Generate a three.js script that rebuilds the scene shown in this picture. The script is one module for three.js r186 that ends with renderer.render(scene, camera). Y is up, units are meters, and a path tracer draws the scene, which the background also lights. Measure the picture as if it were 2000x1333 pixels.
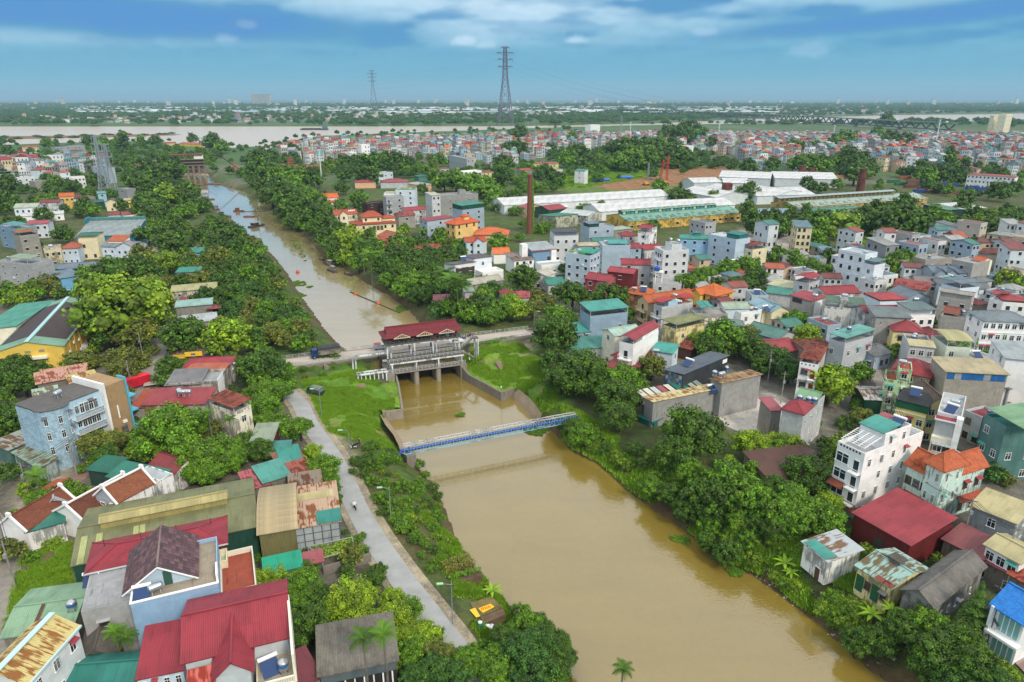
import*as THREE from 'three';
import {mergeGeometries} from 'three/addons/utils/BufferGeometryUtils.js';
import {FontLoader} from 'three/addons/loaders/FontLoader.js';
import {TextGeometry} from 'three/addons/geometries/TextGeometry.js';
// ---------------------------------------------------------------- camera, sky, sun, exposure
const scene=new THREE.Scene();
const PITCH=Math.atan((666.5 - 192.5) / 1333.3),EYE=70;
const camera=new THREE.PerspectiveCamera(53.13,1.5,1,60000);
camera.position.set(0,EYE,0);
camera.rotation.set(-PITCH,0,0);
const renderer=new THREE.WebGLRenderer({antialias:true});
renderer.toneMapping=THREE.LinearToneMapping;
renderer.toneMappingExposure=1.22;
renderer.shadowMap.enabled=true;
const sun=new THREE.DirectionalLight(0xfff1dc,2.1);
sun.position.set(230,330,150);
sun.target.position.set(0,0,-180);
sun.castShadow=true;
sun.shadow.radius=22;
Object.assign(sun.shadow.camera,{left:-450,right:450,top:450,bottom:-450,near:1,far:1500});
scene.add(sun,sun.target);
scene.fog=new THREE.FogExp2(new THREE.Color(0.48,0.78,1.0),0.000075);
// seeded random numbers and value noise
let seedState=7;
const reseed=(s)=>{seedState=s>>>0;};
const rnd=()=>{seedState=(seedState + 0x6d2b79f5)|0;let t=Math.imul(seedState ^ (seedState>>>15),1|seedState);t=(t + Math.imul(t ^ (t>>>7),61|t)) ^ t;return ((t ^ (t>>>14))>>>0) / 4294967296;};
const rr=(a,b)=>a + (b - a)*rnd();
const pick=(a)=>a[Math.floor(rnd()*a.length) % a.length];
const hash2=(x,y)=>{let h=Math.imul(x,374761393) + Math.imul(y,668265263);h=Math.imul(h ^ (h>>>13),1274126177);return ((h ^ (h>>>16))>>>0) / 4294967296;};
const sm=(t)=>t*t*(3 - 2*t);
const clamp01=(t)=>Math.min(1,Math.max(0,t));
const sstep=(a,b,x)=>sm(clamp01((x - a) / (b - a)));
const mixn=(a,b,t)=>a + (b - a)*t;
function noise2(x,y,px=0,py=0) {
const ix=Math.floor(x),iy=Math.floor(y),fx=sm(x - ix),fy=sm(y - iy);
const w=(i,p)=>(p?((i % p) + p) % p:i);
const a=hash2(w(ix,px),w(iy,py)),b=hash2(w(ix + 1,px),w(iy,py)),c=hash2(w(ix,px),w(iy + 1,py)),d=hash2(w(ix + 1,px),w(iy + 1,py));
return (a + (b - a)*fx)*(1 - fy) + (c + (d - c)*fx)*fy;
}
const fbm=(x,y,o=4,p=0,q=p)=>{let s=0,a=0.5,n=0;for (let i=0;i<o;i++) {s +=a*noise2(x + i*17,y + i*31,p,q);n +=a;a*=0.5;x*=2;y*=2;p*=2;q*=2;} return s / n;};
// the overcast sky: blue-grey air near the horizon, streaky cloud, a brighter veil overhead, out of view, whitening reflections in the water
{
const W=2048,Hh=1024,d=new Float32Array(W*Hh*4);
const lin=(r,g,b)=>[r,g,b].map((c)=>{c /=255;return c<=0.04045?c / 12.92:((c + 0.055) / 1.055)**2.4;});
const hor=lin(128,178,198),low=lin(104,166,194),mid=lin(114,174,204),dark=lin(0,108,174),white=lin(186,213,232);
const veil=[0.38,0.46,0.55],top=[0.98,0.98,0.98];
for (let j=0;j<Hh;j++) {
const el=((j + 0.5) / Hh - 0.5)*180,up=Math.max(0.02,Math.sin(Math.max(el,0.3)*Math.PI / 180));
for (let i=0;i<W;i++) {
const az=((i + 0.5) / W - 0.5)*360 + 90;
const a=((az + 540) % 360) - 180;
let c=[0,1,2].map((k)=>el<2.4?mixn(hor[k],low[k],sm(clamp01(el / 2.4))):el<8?mixn(low[k],mid[k],sm((el - 2.4) / 5.6)):el<15?mixn(mid[k],veil[k],sm((el - 8) / 7)):mixn(veil[k],top[k],sm(clamp01((el - 15) / 12))));
const k=1 / (up + 0.05),ar=a*Math.PI / 180;
const wx=Math.sin(ar)*k,wz=Math.cos(ar)*k;
const n1=fbm(wx*0.55 + 3.1,wz*0.42 + 1.7,5),n2=fbm(a*0.09 + 40,el*0.75 + n1*1.6,5),n3=fbm(a*0.22 + 7,el*1.1 + 90 + n2,4);
const near=sstep(2.6,4.2,el)*(1 - sstep(30,70,el));
// a pale veil thickest ahead, deep blue cloud bands to the left and thinner streaks to the right, as seen over the river
const st=n2*0.6 + n3*0.4,ctr=Math.exp(-(((a - 1) / 15)**2));
const bl=Math.exp(-(((a + 29) / 14)**2) - (((el - 5.35 + (a + 28)*0.03) / 1.0)**2))*1.8;
const br=Math.exp(-(((a - 30) / 14)**2) - (((el - 5.0 - (a - 26)*0.06) / 0.6)**2))*1.15;
const dk=clamp01(Math.max(sstep(0.5,0.7,st)*0.45*near,(bl + br)*(0.85 + 0.9*(n2 - 0.4))) + sstep(0.52,0.66,n3)*0.2*near);
const wh=clamp01(sstep(3.4,6.6,el)*(0.36 + 0.5*ctr) + (0.52 - st)*1.5*near*(0.5 + 0.4*ctr))*mixn(1,0.35,sstep(7.2,10,el)) + 0.34*Math.exp(-(((a + 33) / 14)**2) - (((el - 3.75) / 0.42)**2));
c=c.map((v,q)=>mixn(v,white[q],clamp01(wh)*(1 - dk)));
c=c.map((v,q)=>mixn(v,dark[q],dk*(el>12?0.3:0.95)));
// a few small bright cumulus heads
let cu=0;
for (const [ca,ce,s,st] of [[-3.6,4.15,1.0,0.75],[-2.1,3.85,0.8,0.5],[4.9,4.2,0.75,0.7],[-21,4.0,0.8,0.3],[-19.5,5.0,0.9,0.3],[14.5,4.6,0.9,0.35],[22,3.2,1.4,0.25]]) {
const dx=(a - ca) / s,dy=(el - ce) / (s*0.42),e=dx*dx + dy*dy*(dy<0?2.5:1);
if (e<6) cu=Math.max(cu,st*sstep(0.15,0.9,Math.exp(-e)*1.4 + (fbm(a*3.1,el*5.5,4) - 0.5)*0.9));
}
c=c.map((v,q)=>mixn(v,white[q]*1.05,cu));
const g=1 + (fbm(a*1.3 + 9,el*4.2 + n2*3,4) - 0.5)*0.16*sstep(1,3.5,el);
const o=(j*W + i)*4;
d[o]=c[0]*g;d[o + 1]=c[1]*g;d[o + 2]=c[2]*g;d[o + 3]=1;
}
}
const skyMap=new THREE.DataTexture(d,W,Hh,THREE.RGBAFormat,THREE.FloatType);
skyMap.mapping=THREE.EquirectangularReflectionMapping;
skyMap.magFilter=THREE.LinearFilter;
skyMap.needsUpdate=true;
scene.background=skyMap;
scene.environment=skyMap;
}
// ---------------------------------------------------------------- helpers
const CP=Math.cos(PITCH),SP=Math.sin(PITCH),FOC=1333.3;
// a point of the place at height h, found from where it shows in the 2000 x 1333 photograph
function at(px,py,h=0) {
const cx=(px - 1000) / FOC,cy=(666.5 - py) / FOC,dy=cy*CP - SP,t=(h - EYE) / dy;
return new THREE.Vector3(cx*t,h,(-CP - cy*SP)*t);
}
const depthAt=(px,py,h=0)=>{const cy=(666.5 - py) / FOC;return (h - EYE) / (cy*CP - SP);};
const taken=new Map();
const numbered=(n)=>{const k=taken.get(n)??0;taken.set(n,k + 1);return k?n + '_' + String(k).padStart(3,'0'):n;};
function tag(o,label,category,group,kind) {
if (label) o.userData.label=label;
if (category) o.userData.category=category;
if (group) o.userData.group=group;
if (kind) o.userData.kind=kind;
return o;
}
const labels=new Set();
function thing(name,label,category,pos=[0,0,0],turn=0,group) {
const o=new THREE.Group();o.name=numbered(name);scene.add(o);
o.position.set(...pos);o.rotation.y=turn;labels.add(label);
return tag(o,label,category,group);
}
const shade=(m)=>{m.castShadow=m.receiveShadow=true;return m;};
function part(name,geo,mat,parent) {
const m=shade(new THREE.Mesh(geo.build?geo.build():geo,mat));m.name=parent===scene?numbered(name):name;parent.add(m);return m;
}
const structure=(name,geo,mat)=>tag(part(name,geo,mat,scene),null,null,null,'structure');
// GB: collects quads, boxes, bars and sweeps with uv in metres; build() gives one geometry
class GB {
constructor() {this.p=[];this.u=[];}
tri(a,b,c,ua,ub,uc) {this.p.push(...a,...b,...c);this.u.push(...(ua??[0,0]),...(ub??[1,0]),...(uc??[0,1]));return this;}
quad(a,b,c,d,off=0) {
const L=(p,q)=>Math.hypot(q[0] - p[0],q[1] - p[1],q[2] - p[2]),w=L(a,b),h=L(a,d);
const u0=off,v0=off*0.37;
this.p.push(...a,...b,...c,...a,...c,...d);
this.u.push(u0,v0,u0 + w,v0,u0 + w,v0 + h,u0,v0,u0 + w,v0 + h,u0,v0 + h);
return this;
}
poly(pts,off=0) {for (let i=1;i + 1<pts.length;i++) {const f=(p)=>[p[0] + off,-p[2]];this.tri(pts[0],pts[i],pts[i + 1],f(pts[0]),f(pts[i]),f(pts[i + 1]));} return this;}
box(x0,x1,y0,y1,z0,z1,skip='') {
const o=(x0*1.7 + z1*0.6 + y0) % 7;
if (!skip.includes('f')) this.quad([x0,y0,z1],[x1,y0,z1],[x1,y1,z1],[x0,y1,z1],o);
if (!skip.includes('k')) this.quad([x1,y0,z0],[x0,y0,z0],[x0,y1,z0],[x1,y1,z0],o + 2);
if (!skip.includes('r')) this.quad([x1,y0,z1],[x1,y0,z0],[x1,y1,z0],[x1,y1,z1],o + 4);
if (!skip.includes('l')) this.quad([x0,y0,z0],[x0,y0,z1],[x0,y1,z1],[x0,y1,z0],o + 5);
if (!skip.includes('t')) this.quad([x0,y1,z1],[x1,y1,z1],[x1,y1,z0],[x0,y1,z0],o);
if (!skip.includes('b')) this.quad([x0,y0,z0],[x1,y0,z0],[x1,y0,z1],[x0,y0,z1],o);
return this;
}
// a straight bar of square section s from a to b
bar(a,b,s=0.1,s2=s) {
const A=new THREE.Vector3(...a),B=new THREE.Vector3(...b),d=B.clone().sub(A).normalize();
const r=Math.abs(d.y)>0.95?new THREE.Vector3(1,0,0):new THREE.Vector3(0,1,0),e=d.clone().cross(r).normalize().multiplyScalar(s / 2),f=e.clone().cross(d).normalize().multiplyScalar(s2 / 2);
const q=(P,i,j)=>P.clone().addScaledVector(e,i).addScaledVector(f,j).toArray();
const c=[[-1,-1],[1,-1],[1,1],[-1,1]];
for (let k=0;k<4;k++) {const m=c[k],n=c[(k + 1) % 4];this.quad(q(A,...m),q(A,...n),q(B,...n),q(B,...m));}
this.quad(q(A,...c[3]),q(A,...c[2]),q(A,...c[1]),q(A,...c[0]));this.quad(...c.map((m)=>q(B,...m)));
return this;
}
cyl(a,b,r0,r1=r0,n=8,caps=true) {
const A=new THREE.Vector3(...a),B=new THREE.Vector3(...b),d=B.clone().sub(A).normalize();
const r=Math.abs(d.y)>0.95?new THREE.Vector3(1,0,0):new THREE.Vector3(0,1,0),e=d.clone().cross(r).normalize(),f=e.clone().cross(d).normalize();
const q=(P,k,rad)=>{const t=(k / n)*Math.PI*2;return P.clone().addScaledVector(e,Math.cos(t)*rad).addScaledVector(f,Math.sin(t)*rad).toArray();};
for (let k=0;k<n;k++) {
this.quad(q(A,k + 1,r0),q(A,k,r0),q(B,k,r1),q(B,k + 1,r1),k*r0);
if (caps) {this.tri(A.toArray(),q(A,k,r0),q(A,k + 1,r0));this.tri(B.toArray(),q(B,k + 1,r1),q(B,k,r1));}
}
return this;
}
build() {
const g=new THREE.BufferGeometry();
g.setAttribute('position',new THREE.Float32BufferAttribute(this.p,3));
g.setAttribute('uv',new THREE.Float32BufferAttribute(this.u,2));
g.computeVertexNormals();
return g;
}
}
const smoothLathe=(pts,n=14)=>new THREE.LatheGeometry(pts.map((p)=>new THREE.Vector2(...p)),n);
// ---------------------------------------------------------------- textures (tone and grain only; they multiply a base colour)
function grain(size,metres,f,opts={}) {
const n=size,d=new Uint8Array(n*n*4);
for (let y=0;y<n;y++) for (let x=0;x<n;x++) {
let c=f(x / n,y / n,x,y);if (!Array.isArray(c)) c=[c,c,c];
const o=(y*n + x)*4;for (let k=0;k<3;k++) d[o + k]=Math.round(255*clamp01(opts.raw?c[k]:clamp01(c[k])**(1 / 2.2)));d[o + 3]=255;
}
const t=new THREE.DataTexture(d,n,n);t.wrapS=t.wrapT=THREE.RepeatWrapping;t.magFilter=THREE.LinearFilter;t.minFilter=THREE.LinearMipmapLinearFilter;t.generateMipmaps=true;
t.colorSpace=opts.raw?THREE.NoColorSpace:THREE.SRGBColorSpace;t.repeat.set(1 / metres,1 / metres);t.needsUpdate=true;return t;
}
const TX={
plaster:grain(256,9,(u,v)=>{const s=fbm(u*40,v*4,3,40,4),b=fbm(u*6,v*6,4,6),f=fbm(u*64,v*64,2,64);return 0.86 + 0.14*sstep(0.25,0.55,b) - 0.22*sstep(0.56,0.8,s)*sstep(0.4,0.7,b) + (f - 0.5)*0.08;}),
concrete:grain(512,11,(u,v)=>{const s=fbm(u*48,v*3,4,48,3),b=fbm(u*5,v*5,5,5),c=fbm(u*18 + 5,v*18,3,18),f=fbm(u*120,v*120,2,120);return 0.78 + 0.3*(b - 0.5) - 0.34*sstep(0.56,0.84,s)*sstep(0.35,0.65,b) + 0.26*(c - 0.5) + (f - 0.5)*0.16;}),
grime:grain(512,13,(u,v)=>{const s=fbm(u*60,v*5,4,60,5),b=fbm(u*7,v*7,5,7),f=fbm(u*100,v*100,2,100);const k=sstep(0.45,0.62,b*0.6 + s*0.45);const t=0.95 - 0.6*k + (f - 0.5)*0.12;return [t,t,t*(0.98 + 0.02*b)];}),
metal:grain(512,9,(u,v)=>{const b=fbm(u*4,v*4,4,4),s=fbm(u*32,v*2,3,32,2),seam=(v*3) % 1<0.018?0.8:1,sh=hash2(Math.floor(u*8),Math.floor(v*3) + 7),w=sstep(0.6,0.8,fbm(u*24,v*3 + 2,4,24,3)),f=fbm(u*60,v*60,2,60);return (0.84 + 0.34*(b - 0.5) + 0.2*(s - 0.5) + 0.16*(sh - 0.5) - 0.16*w + 0.1*(f - 0.5))*seam;}),
rust:grain(512,10,(u,v)=>{const b=fbm(u*6,v*6,5,6),s=fbm(u*44,v*6,4,44,6),f=fbm(u*90,v*90,2,90),k=sstep(0.48,0.62,b*0.55 + s*0.5);const t=0.9 + (f - 0.5)*0.2;return [mixn(t,0.42,k),mixn(t,0.2,k),mixn(t,0.11,k)];}),
fibro:grain(256,9,(u,v)=>{const b=fbm(u*6,v*6,5,6),f=fbm(u*70,v*70,2,70),s=fbm(u*30,v*3,3,30,3);return 0.62 + 0.5*(b - 0.5) + 0.3*(s - 0.5) + (f - 0.5)*0.3;}),
tile:grain(512,6,(u,v)=>{const r=Math.floor(v*24),c=Math.floor(u*20 + (r % 2)*0.5),t=hash2(c % 20,r),b=fbm(u*6,v*6,4,6),f=fbm(u*80,v*80,2,80);const e=(v*24) % 1<0.14?0.66:1;return (0.72 + 0.34*t + 0.35*(b - 0.5) + (f - 0.5)*0.15)*e;}),
asphalt:grain(256,7,(u,v)=>{const b=fbm(u*5,v*5,4,5),f=fbm(u*100,v*100,2,100);return 0.84 + 0.24*(b - 0.5) + (f - 0.5)*0.2;}),
silt:grain(512,70,(u,v)=>{const w=fbm(u*3,v*3,3,3),s=fbm(u*5 + w*1.5,v*22 + w*4,4,0),f=fbm(u*90,v*90,2,90);return 0.93 + 0.16*(s - 0.5) + 0.06*(f - 0.5);}),
soil:grain(512,17,(u,v)=>{const b=fbm(u*8,v*8,5,8),f=fbm(u*110,v*110,3,110),g=fbm(u*30 + 9,v*30,3,30);const t=0.7 + 0.6*(b - 0.5) + 0.5*(f - 0.5) + 0.35*(g - 0.5);return [t*(1 + 0.1*(g - 0.5)),t,t*(1 - 0.2*(g - 0.5))];}),
};
const BU={
ribs:grain(128,1.0,(u)=>{const t=(u*4) % 1;return t<0.22?sm(t / 0.11>1?2 - t / 0.11:t / 0.11):0;},{raw:1}),
wave:grain(128,0.72,(u)=>0.5 + 0.5*Math.sin(u*Math.PI*8),{raw:1}),
rows:grain(128,1.5,(u,v)=>{const t=(v*6) % 1;return (1 - t)*(0.7 + 0.3*Math.sin(u*Math.PI*20));},{raw:1}),
rough:grain(256,3,(u,v)=>fbm(u*24,v*24,4,24),{raw:1}),
ripple:grain(512,15,(u,v)=>0.5*fbm(u*9,v*14,5,9,14) + 0.5*fbm(u*40 + 3,v*60,3,40,60),{raw:1}),
};
// colours as they would look on a painter's card (sRGB hex)
const C={
white:'#f4f5f5',cream:'#e6dcb8',grey:'#a9acaf',lgrey:'#cfd3d6',dgrey:'#77787a',blue:'#9fc0d8',pblue:'#d4e4f0',cyan:'#5fb4d2',slate:'#7d95a8',steel:'#96b4cc',yellow:'#e8c65a',pyellow:'#eee0a4',lemon:'#efe08a',
peach:'#f0d79b',mint:'#c4e3b4',aqua:'#cfe9e0',pink:'#dba7a7',tan:'#b08a62',brown:'#6a4638',red:'#a93a40',dred:'#7c2b2e',crim:'#b2434e',rose:'#b5606a',orange:'#bd6440',terra:'#a8523c',brick:'#8d4a38',rust:'#8a5a3e',dbrown:'#4a3430',
teal:'#2f8a84',green:'#2f7a62',dgreen:'#1f5a48',lgreen:'#8fbf92',sea:'#55b3a6',olive:'#98a06c',ash:'#8d979c',sky:'#a8cbe0',navy:'#3c4c66',char:'#474d54',black:'#22262a',beige:'#cfc19a',straw:'#d9cf9c',mauve:'#97767c',turq:'#38c2a6',cobalt:'#2b7fcf',zinc:'#b9c4c8',ivory:'#f2eedb',
};
const mats=new Map();
function M(color,tex,o={}) {
const key=[color,tex,JSON.stringify(o)].join('|');
if (!mats.has(key)) {
const m=new THREE.MeshStandardMaterial({color:new THREE.Color(C[color]??color),roughness:o.rough??0.85,metalness:o.metal??0});
if (tex) m.map=TX[tex];if (o.bump==='ribs'&&tex==='metal') m.color.multiplyScalar(0.78);
if (o.bump) {m.bumpMap=BU[o.bump];m.bumpScale=o.bs??0.03;}
m.name=key.replace(/[^a-z]+/gi,'_').slice(0,30);
mats.set(key,m);
}
return mats.get(key);
}
const wallM=(c,t='plaster')=>M(c,t,{bump:'rough',bs:0.012});
const metalM=(c)=>M(c,'metal',{bump:'ribs',bs:0.035,rough:0.55});
const rustM=(c)=>M(c,'rust',{bump:'ribs',bs:0.035,rough:0.8});
const fibroM=(c)=>M(c,'fibro',{bump:'wave',bs:0.05,rough:0.95});
const tileM=(c)=>M(c,'tile',{bump:'rows',bs:0.035,rough:0.85});
const slabM=(c='grey')=>M(c,'concrete',{bump:'rough',bs:0.02});
const glassM=M('#2b3338',null,{rough:0.12});
const steelM=M('#c9ced2',null,{rough:0.28,metal:0.85});
const darkM=M('#2a2826',null,{rough:0.9});
const roofM=(c)=>c[0]==='~'?rustM(c.slice(1)):c[0]==='^'?tileM(c.slice(1)):c[0]==='%'?fibroM(c.slice(1)):c[0]==='='?slabM(c.slice(1)):metalM(c);
// ---------------------------------------------------------------- terrain, canal, river
const V2=(px,py,h)=>{const p=at(px,py,h);return [p.x,p.z];};
const list=(s,h)=>s.trim().split(/\s+/).map((t)=>{const [x,y]=t.split(',').map(Number);return V2(x,y,h);});
const WL=-5,WU=-4;
const canalPoly=[
...list('1260,1450 1140,1333 1105,1285 1045,1235 998,1165 940,1105 905,1050 885,1000 866,955 822,905 790,868 762,822',WL),
...list('748,823 787,818 779,768 771,748',WL),
...list('668,672 640,640 615,605 592,575 568,535 540,500 515,476 475,447 445,428 415,404 395,380 375,362 350,345',WU),
...list('350,338 400,338',WU),
...list('412,352 432,364 470,374 500,390 522,410 560,438 590,462 615,488 645,512 670,528 715,558 752,578 790,606',WU),
...list('897,735 917,748 980,783 1003,775 1045,818 1075,850 1112,888 1160,910 1220,965 1290,1015 1340,1050 1390,1100 1470,1135 1530,1180 1600,1235 1680,1310 1710,1333 1850,1450',WL),
];
const riverPoly=[
...list('-2600,300 -600,292 0,285 250,277 330,278 400,284 440,291 490,288 520,281 600,268 750,262 1000,253 1200,247 1400,243.5 1600,241.5 1760,240 2000,237 2600,230 4200,222',WU),
...list('4200,212 2600,217 2000,221 1760,225.5 1500,231 1300,241 1100,245.5 980,247 500,247.5 0,247.5 -600,247 -2600,246',WU),
];
const islandPoly=list('-300,272 0,267 120,266 250,263.5 330,262 358,263 330,264.6 250,267.5 120,270.5 0,273 -300,280',WU);
function sdist(poly,x,z) {
let d=1e9,inside=false;
for (let i=0,j=poly.length - 1;i<poly.length;j=i++) {
const [ax,az]=poly[j],[bx,bz]=poly[i],ex=bx - ax,ez=bz - az,t=clamp01(((x - ax)*ex + (z - az)*ez) / (ex*ex + ez*ez||1)),dx=x - ax - ex*t,dz=z - az - ez*t;
d=Math.min(d,dx*dx + dz*dz);
if ((bz>z) !==(az>z)&&x<((ax - bx)*(z - bz)) / (az - bz) + bx) inside=!inside;
}
return (inside?-1:1)*Math.sqrt(d);
}
const inPoly=(poly,x,z)=>{let inside=false;for (let i=0,j=poly.length - 1;i<poly.length;j=i++) {const [ax,az]=poly[j],[bx,bz]=poly[i];if ((bz>z) !==(az>z)&&x<((ax - bx)*(z - bz)) / (az - bz) + bx) inside=!inside;} return inside;};
// sluice frame: x along the gates, z towards the camera, y up
const SL={x:-32.2,z:-172.6,ux:0.934,uz:-0.358,turn:Math.atan2(0.358,0.934)};
const toSl=(x,z)=>[(x - SL.x)*SL.ux + (z - SL.z)*SL.uz,(x - SL.x)*-SL.uz + (z - SL.z)*SL.ux];
const fromSl=(lx,lz)=>[SL.x + lx*SL.ux - lz*SL.uz,SL.z + lx*SL.uz + lz*SL.ux];
const segDist=(pts,x,z)=>{let d=1e9;for (let i=1;i<pts.length;i++) {const [ax,az]=pts[i - 1],[bx,bz]=pts[i],ex=bx - ax,ez=bz - az,t=clamp01(((x - ax)*ex + (z - az)*ez) / (ex*ex + ez*ez));d=Math.min(d,Math.hypot(x - ax - ex*t,z - az - ez*t));} return d;};
const lanePts=list('560,765 585,790 605,830 640,880 668,930 700,1000 735,1060 790,1140 835,1200 880,1260 915,1320 960,1420',0);
const roadLine=[[-62,-12],[-30,-12.2],[-9,-12.6],[20,-13],[45,-13.5]].map(([a,b])=>fromSl(a,b));
const ROAD_H=1.5;
const lawnH=(d)=>mixn(-2.75,0,sstep(2,15,d));
function height(x,z) {
let h=0.0;
if (z>-800) {
const d=sdist(canalPoly,x,z),[lx,lz]=toSl(x,z);
if (d<34) {
const wall=lz>-2&&lz<24&&Math.abs(lx - 10)<45;
if (d<=0||(wall&&d<1.7)) h=-6.4;
else if (wall) h=Math.min(h,lawnH(d));
else {const bw=lz>0?(lx<10?9:8):8;h=Math.min(h,mixn((lz>0?WL:WU) - 0.35,0,sstep(0,1,(d - 0.2) / bw)*0.85 + 0.15*clamp01(d / bw)));}
h +=(noise2(x*0.35,z*0.35) - 0.5)*0.5*clamp01(d / 6)*clamp01((34 - d) / 10);
}
if (d<60&&x>-60&&x<10&&z>-175) {const k=segDist(lanePts,x,z);if (k<9) h=mixn(0,h,sstep(4.5,9,k));}
// the road embankment either side of the sluice
if (lx>-75&&lx<60&&Math.abs(lz + 12.6)<14&&d>0) {
const k=Math.abs(lz + 12.6),along=sstep(-75,-48,lx)*(1 - sstep(34,58,lx));
if (k<3.9) h=mixn(h,ROAD_H - 0.12,along);
else if (lz<-12.6) h=mixn(h,Math.max(h,ROAD_H - 0.12 - (k - 3.9)*0.5),along);
}
}
if (z<-250) {
const dr=sdist(riverPoly,x,z);
if (dr<40) {let hr=dr<0?-7:mixn(-5,0,sstep(0,40,dr));const di=sdist(islandPoly,x,z);if (di<8) hr=Math.max(hr,mixn(-2.6,-7,clamp01((di + 4) / 12)));h=Math.min(h,hr);}
}
return h;
}
const zone=(s,col,f=2,h=0)=>{const p=list(s,h),xs=p.map((q)=>q[0]),zs=p.map((q)=>q[1]);return {p,col:new THREE.Color(col),f,box:[Math.min(...xs) - f,Math.max(...xs) + f,Math.min(...zs) - f,Math.max(...zs) + f]};};
const EARTH='#6d5a41',GRASS='#46611f',LAWN='#62901c',PAVE='#8d8880',DUST='#a89a84',BROWN='#94694a',DARKG='#33471c';
const zones=[
zone('-400,1500 -400,560 120,540 330,640 330,700 500,740 580,790 640,880 720,1080 830,1260 900,1400','#6f6a60',3),
zone('1130,640 1300,560 1500,600 2100,640 2100,1250 1850,1090 1640,980 1560,880 1480,800 1250,800 1180,720','#77736b',3),
zone('900,560 1150,600 1480,480 2000,560 2000,640 1400,620 1100,640 900,590','#6d6a62',4),
zone('1430,450 1560,455 1580,500 1450,500','#9a948b',3),zone('1395,815 1500,770 1560,800 1500,850 1440,840','#bdb8b0',2),
zone('20,1000 60,880 140,900 130,960 60,1010','#a79c8a',2),zone('-60,1330 0,1090 40,1080 20,1230 0,1330','#8c8478',1),
zone('10,1230 40,1090 135,1060 140,1150 60,1210','#6c6a3a',2),
zone('560,770 600,765 640,820 690,880 720,905 690,905 630,840 580,800','#a79b84',1.5),
zone('590,750 700,725 780,745 790,800 750,815 790,880 720,870 640,850 610,790',LAWN,2,-1),zone('895,690 1010,668 1060,720 1090,790 1000,770 920,745',LAWN,3,-1),
zone('1010,660 1045,655 1040,690 1015,700','#9a8d78',1.5),
zone('350,345 425,352 440,372 400,380','#8f887c',4),zone('340,460 400,440 420,470 350,490','#b3a894',2),
zone('1080,335 1380,320 1420,340 1400,375 1170,390 1090,370','#5c7a2a',6),zone('1150,360 1230,332 1420,325 1440,340 1340,362 1200,372','#9a6c4a',5),
zone('1090,352 1240,332 1300,325 1290,340 1170,356 1100,372','#6b8a2c',5),
zone('1600,330 1700,338 1690,350 1600,346','#a8714a',4),zone('1640,440 1980,430 1990,480 1700,500','#56742a',6),zone('1870,425 1975,430 1960,450 1880,445','#b5aa9c',3),
zone('1450,445 1590,458 1590,500 1480,470','#a8a29a',3),
];
const WORN=new THREE.Color('#8f8350');
const tint=new THREE.Color();
function groundColour(x,z,h) {
const far=-z;
const n=fbm(x*0.02 + 50,z*0.02,4),n2=fbm(x*0.16,z*0.16 + 20,3);
const c=tint.set(n>0.52?GRASS:'#4c5a2b').lerp(new THREE.Color(EARTH),0.45*sstep(0.5,0.72,n2));
if (far>600) {const m=fbm(x*0.004,z*0.003 + 9,4);c.set(m>0.55?'#3f5f2c':'#4c6632').lerp(new THREE.Color('#7a7568'),sstep(0.5,0.7,fbm(x*0.01 + 3,z*0.008,4))*0.6);}
for (const q of zones) {
const [a,b,e,f]=q.box;if (x<a||x>b||z<e||z>f) continue;
const d=sdist(q.p,x,z) + (n2 - 0.5)*q.f*2.4;
if (d<q.f) c.lerp(q.col,clamp01((q.f - d) / (2*q.f))*(0.8 + 0.2*n));if (q.col.g>0.24&&q.col.r<0.2&&d<0) c.lerp(WORN,0.75*sstep(0.56,0.72,fbm(x*0.11 + 70,z*0.3,4)));
}
if (far<800) {
const d=sdist(canalPoly,x,z),[lx,lz]=toSl(x,z);
if (d<5&&!(lz>-2&&lz<26&&Math.abs(lx - 10)<45)) c.lerp(new THREE.Color('#5d4630'),clamp01(1.25 - (d + (n2 - 0.5)*5) / 3.4));
} else {const d=sdist(riverPoly,x,z);if (d<12) c.lerp(new THREE.Color('#7d6248'),clamp01(1 - d / 12));else if (d<260) c.lerp(new THREE.Color('#3f6b2c'),0.6*clamp01((260 - d) / 120));}
return c;
}
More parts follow.
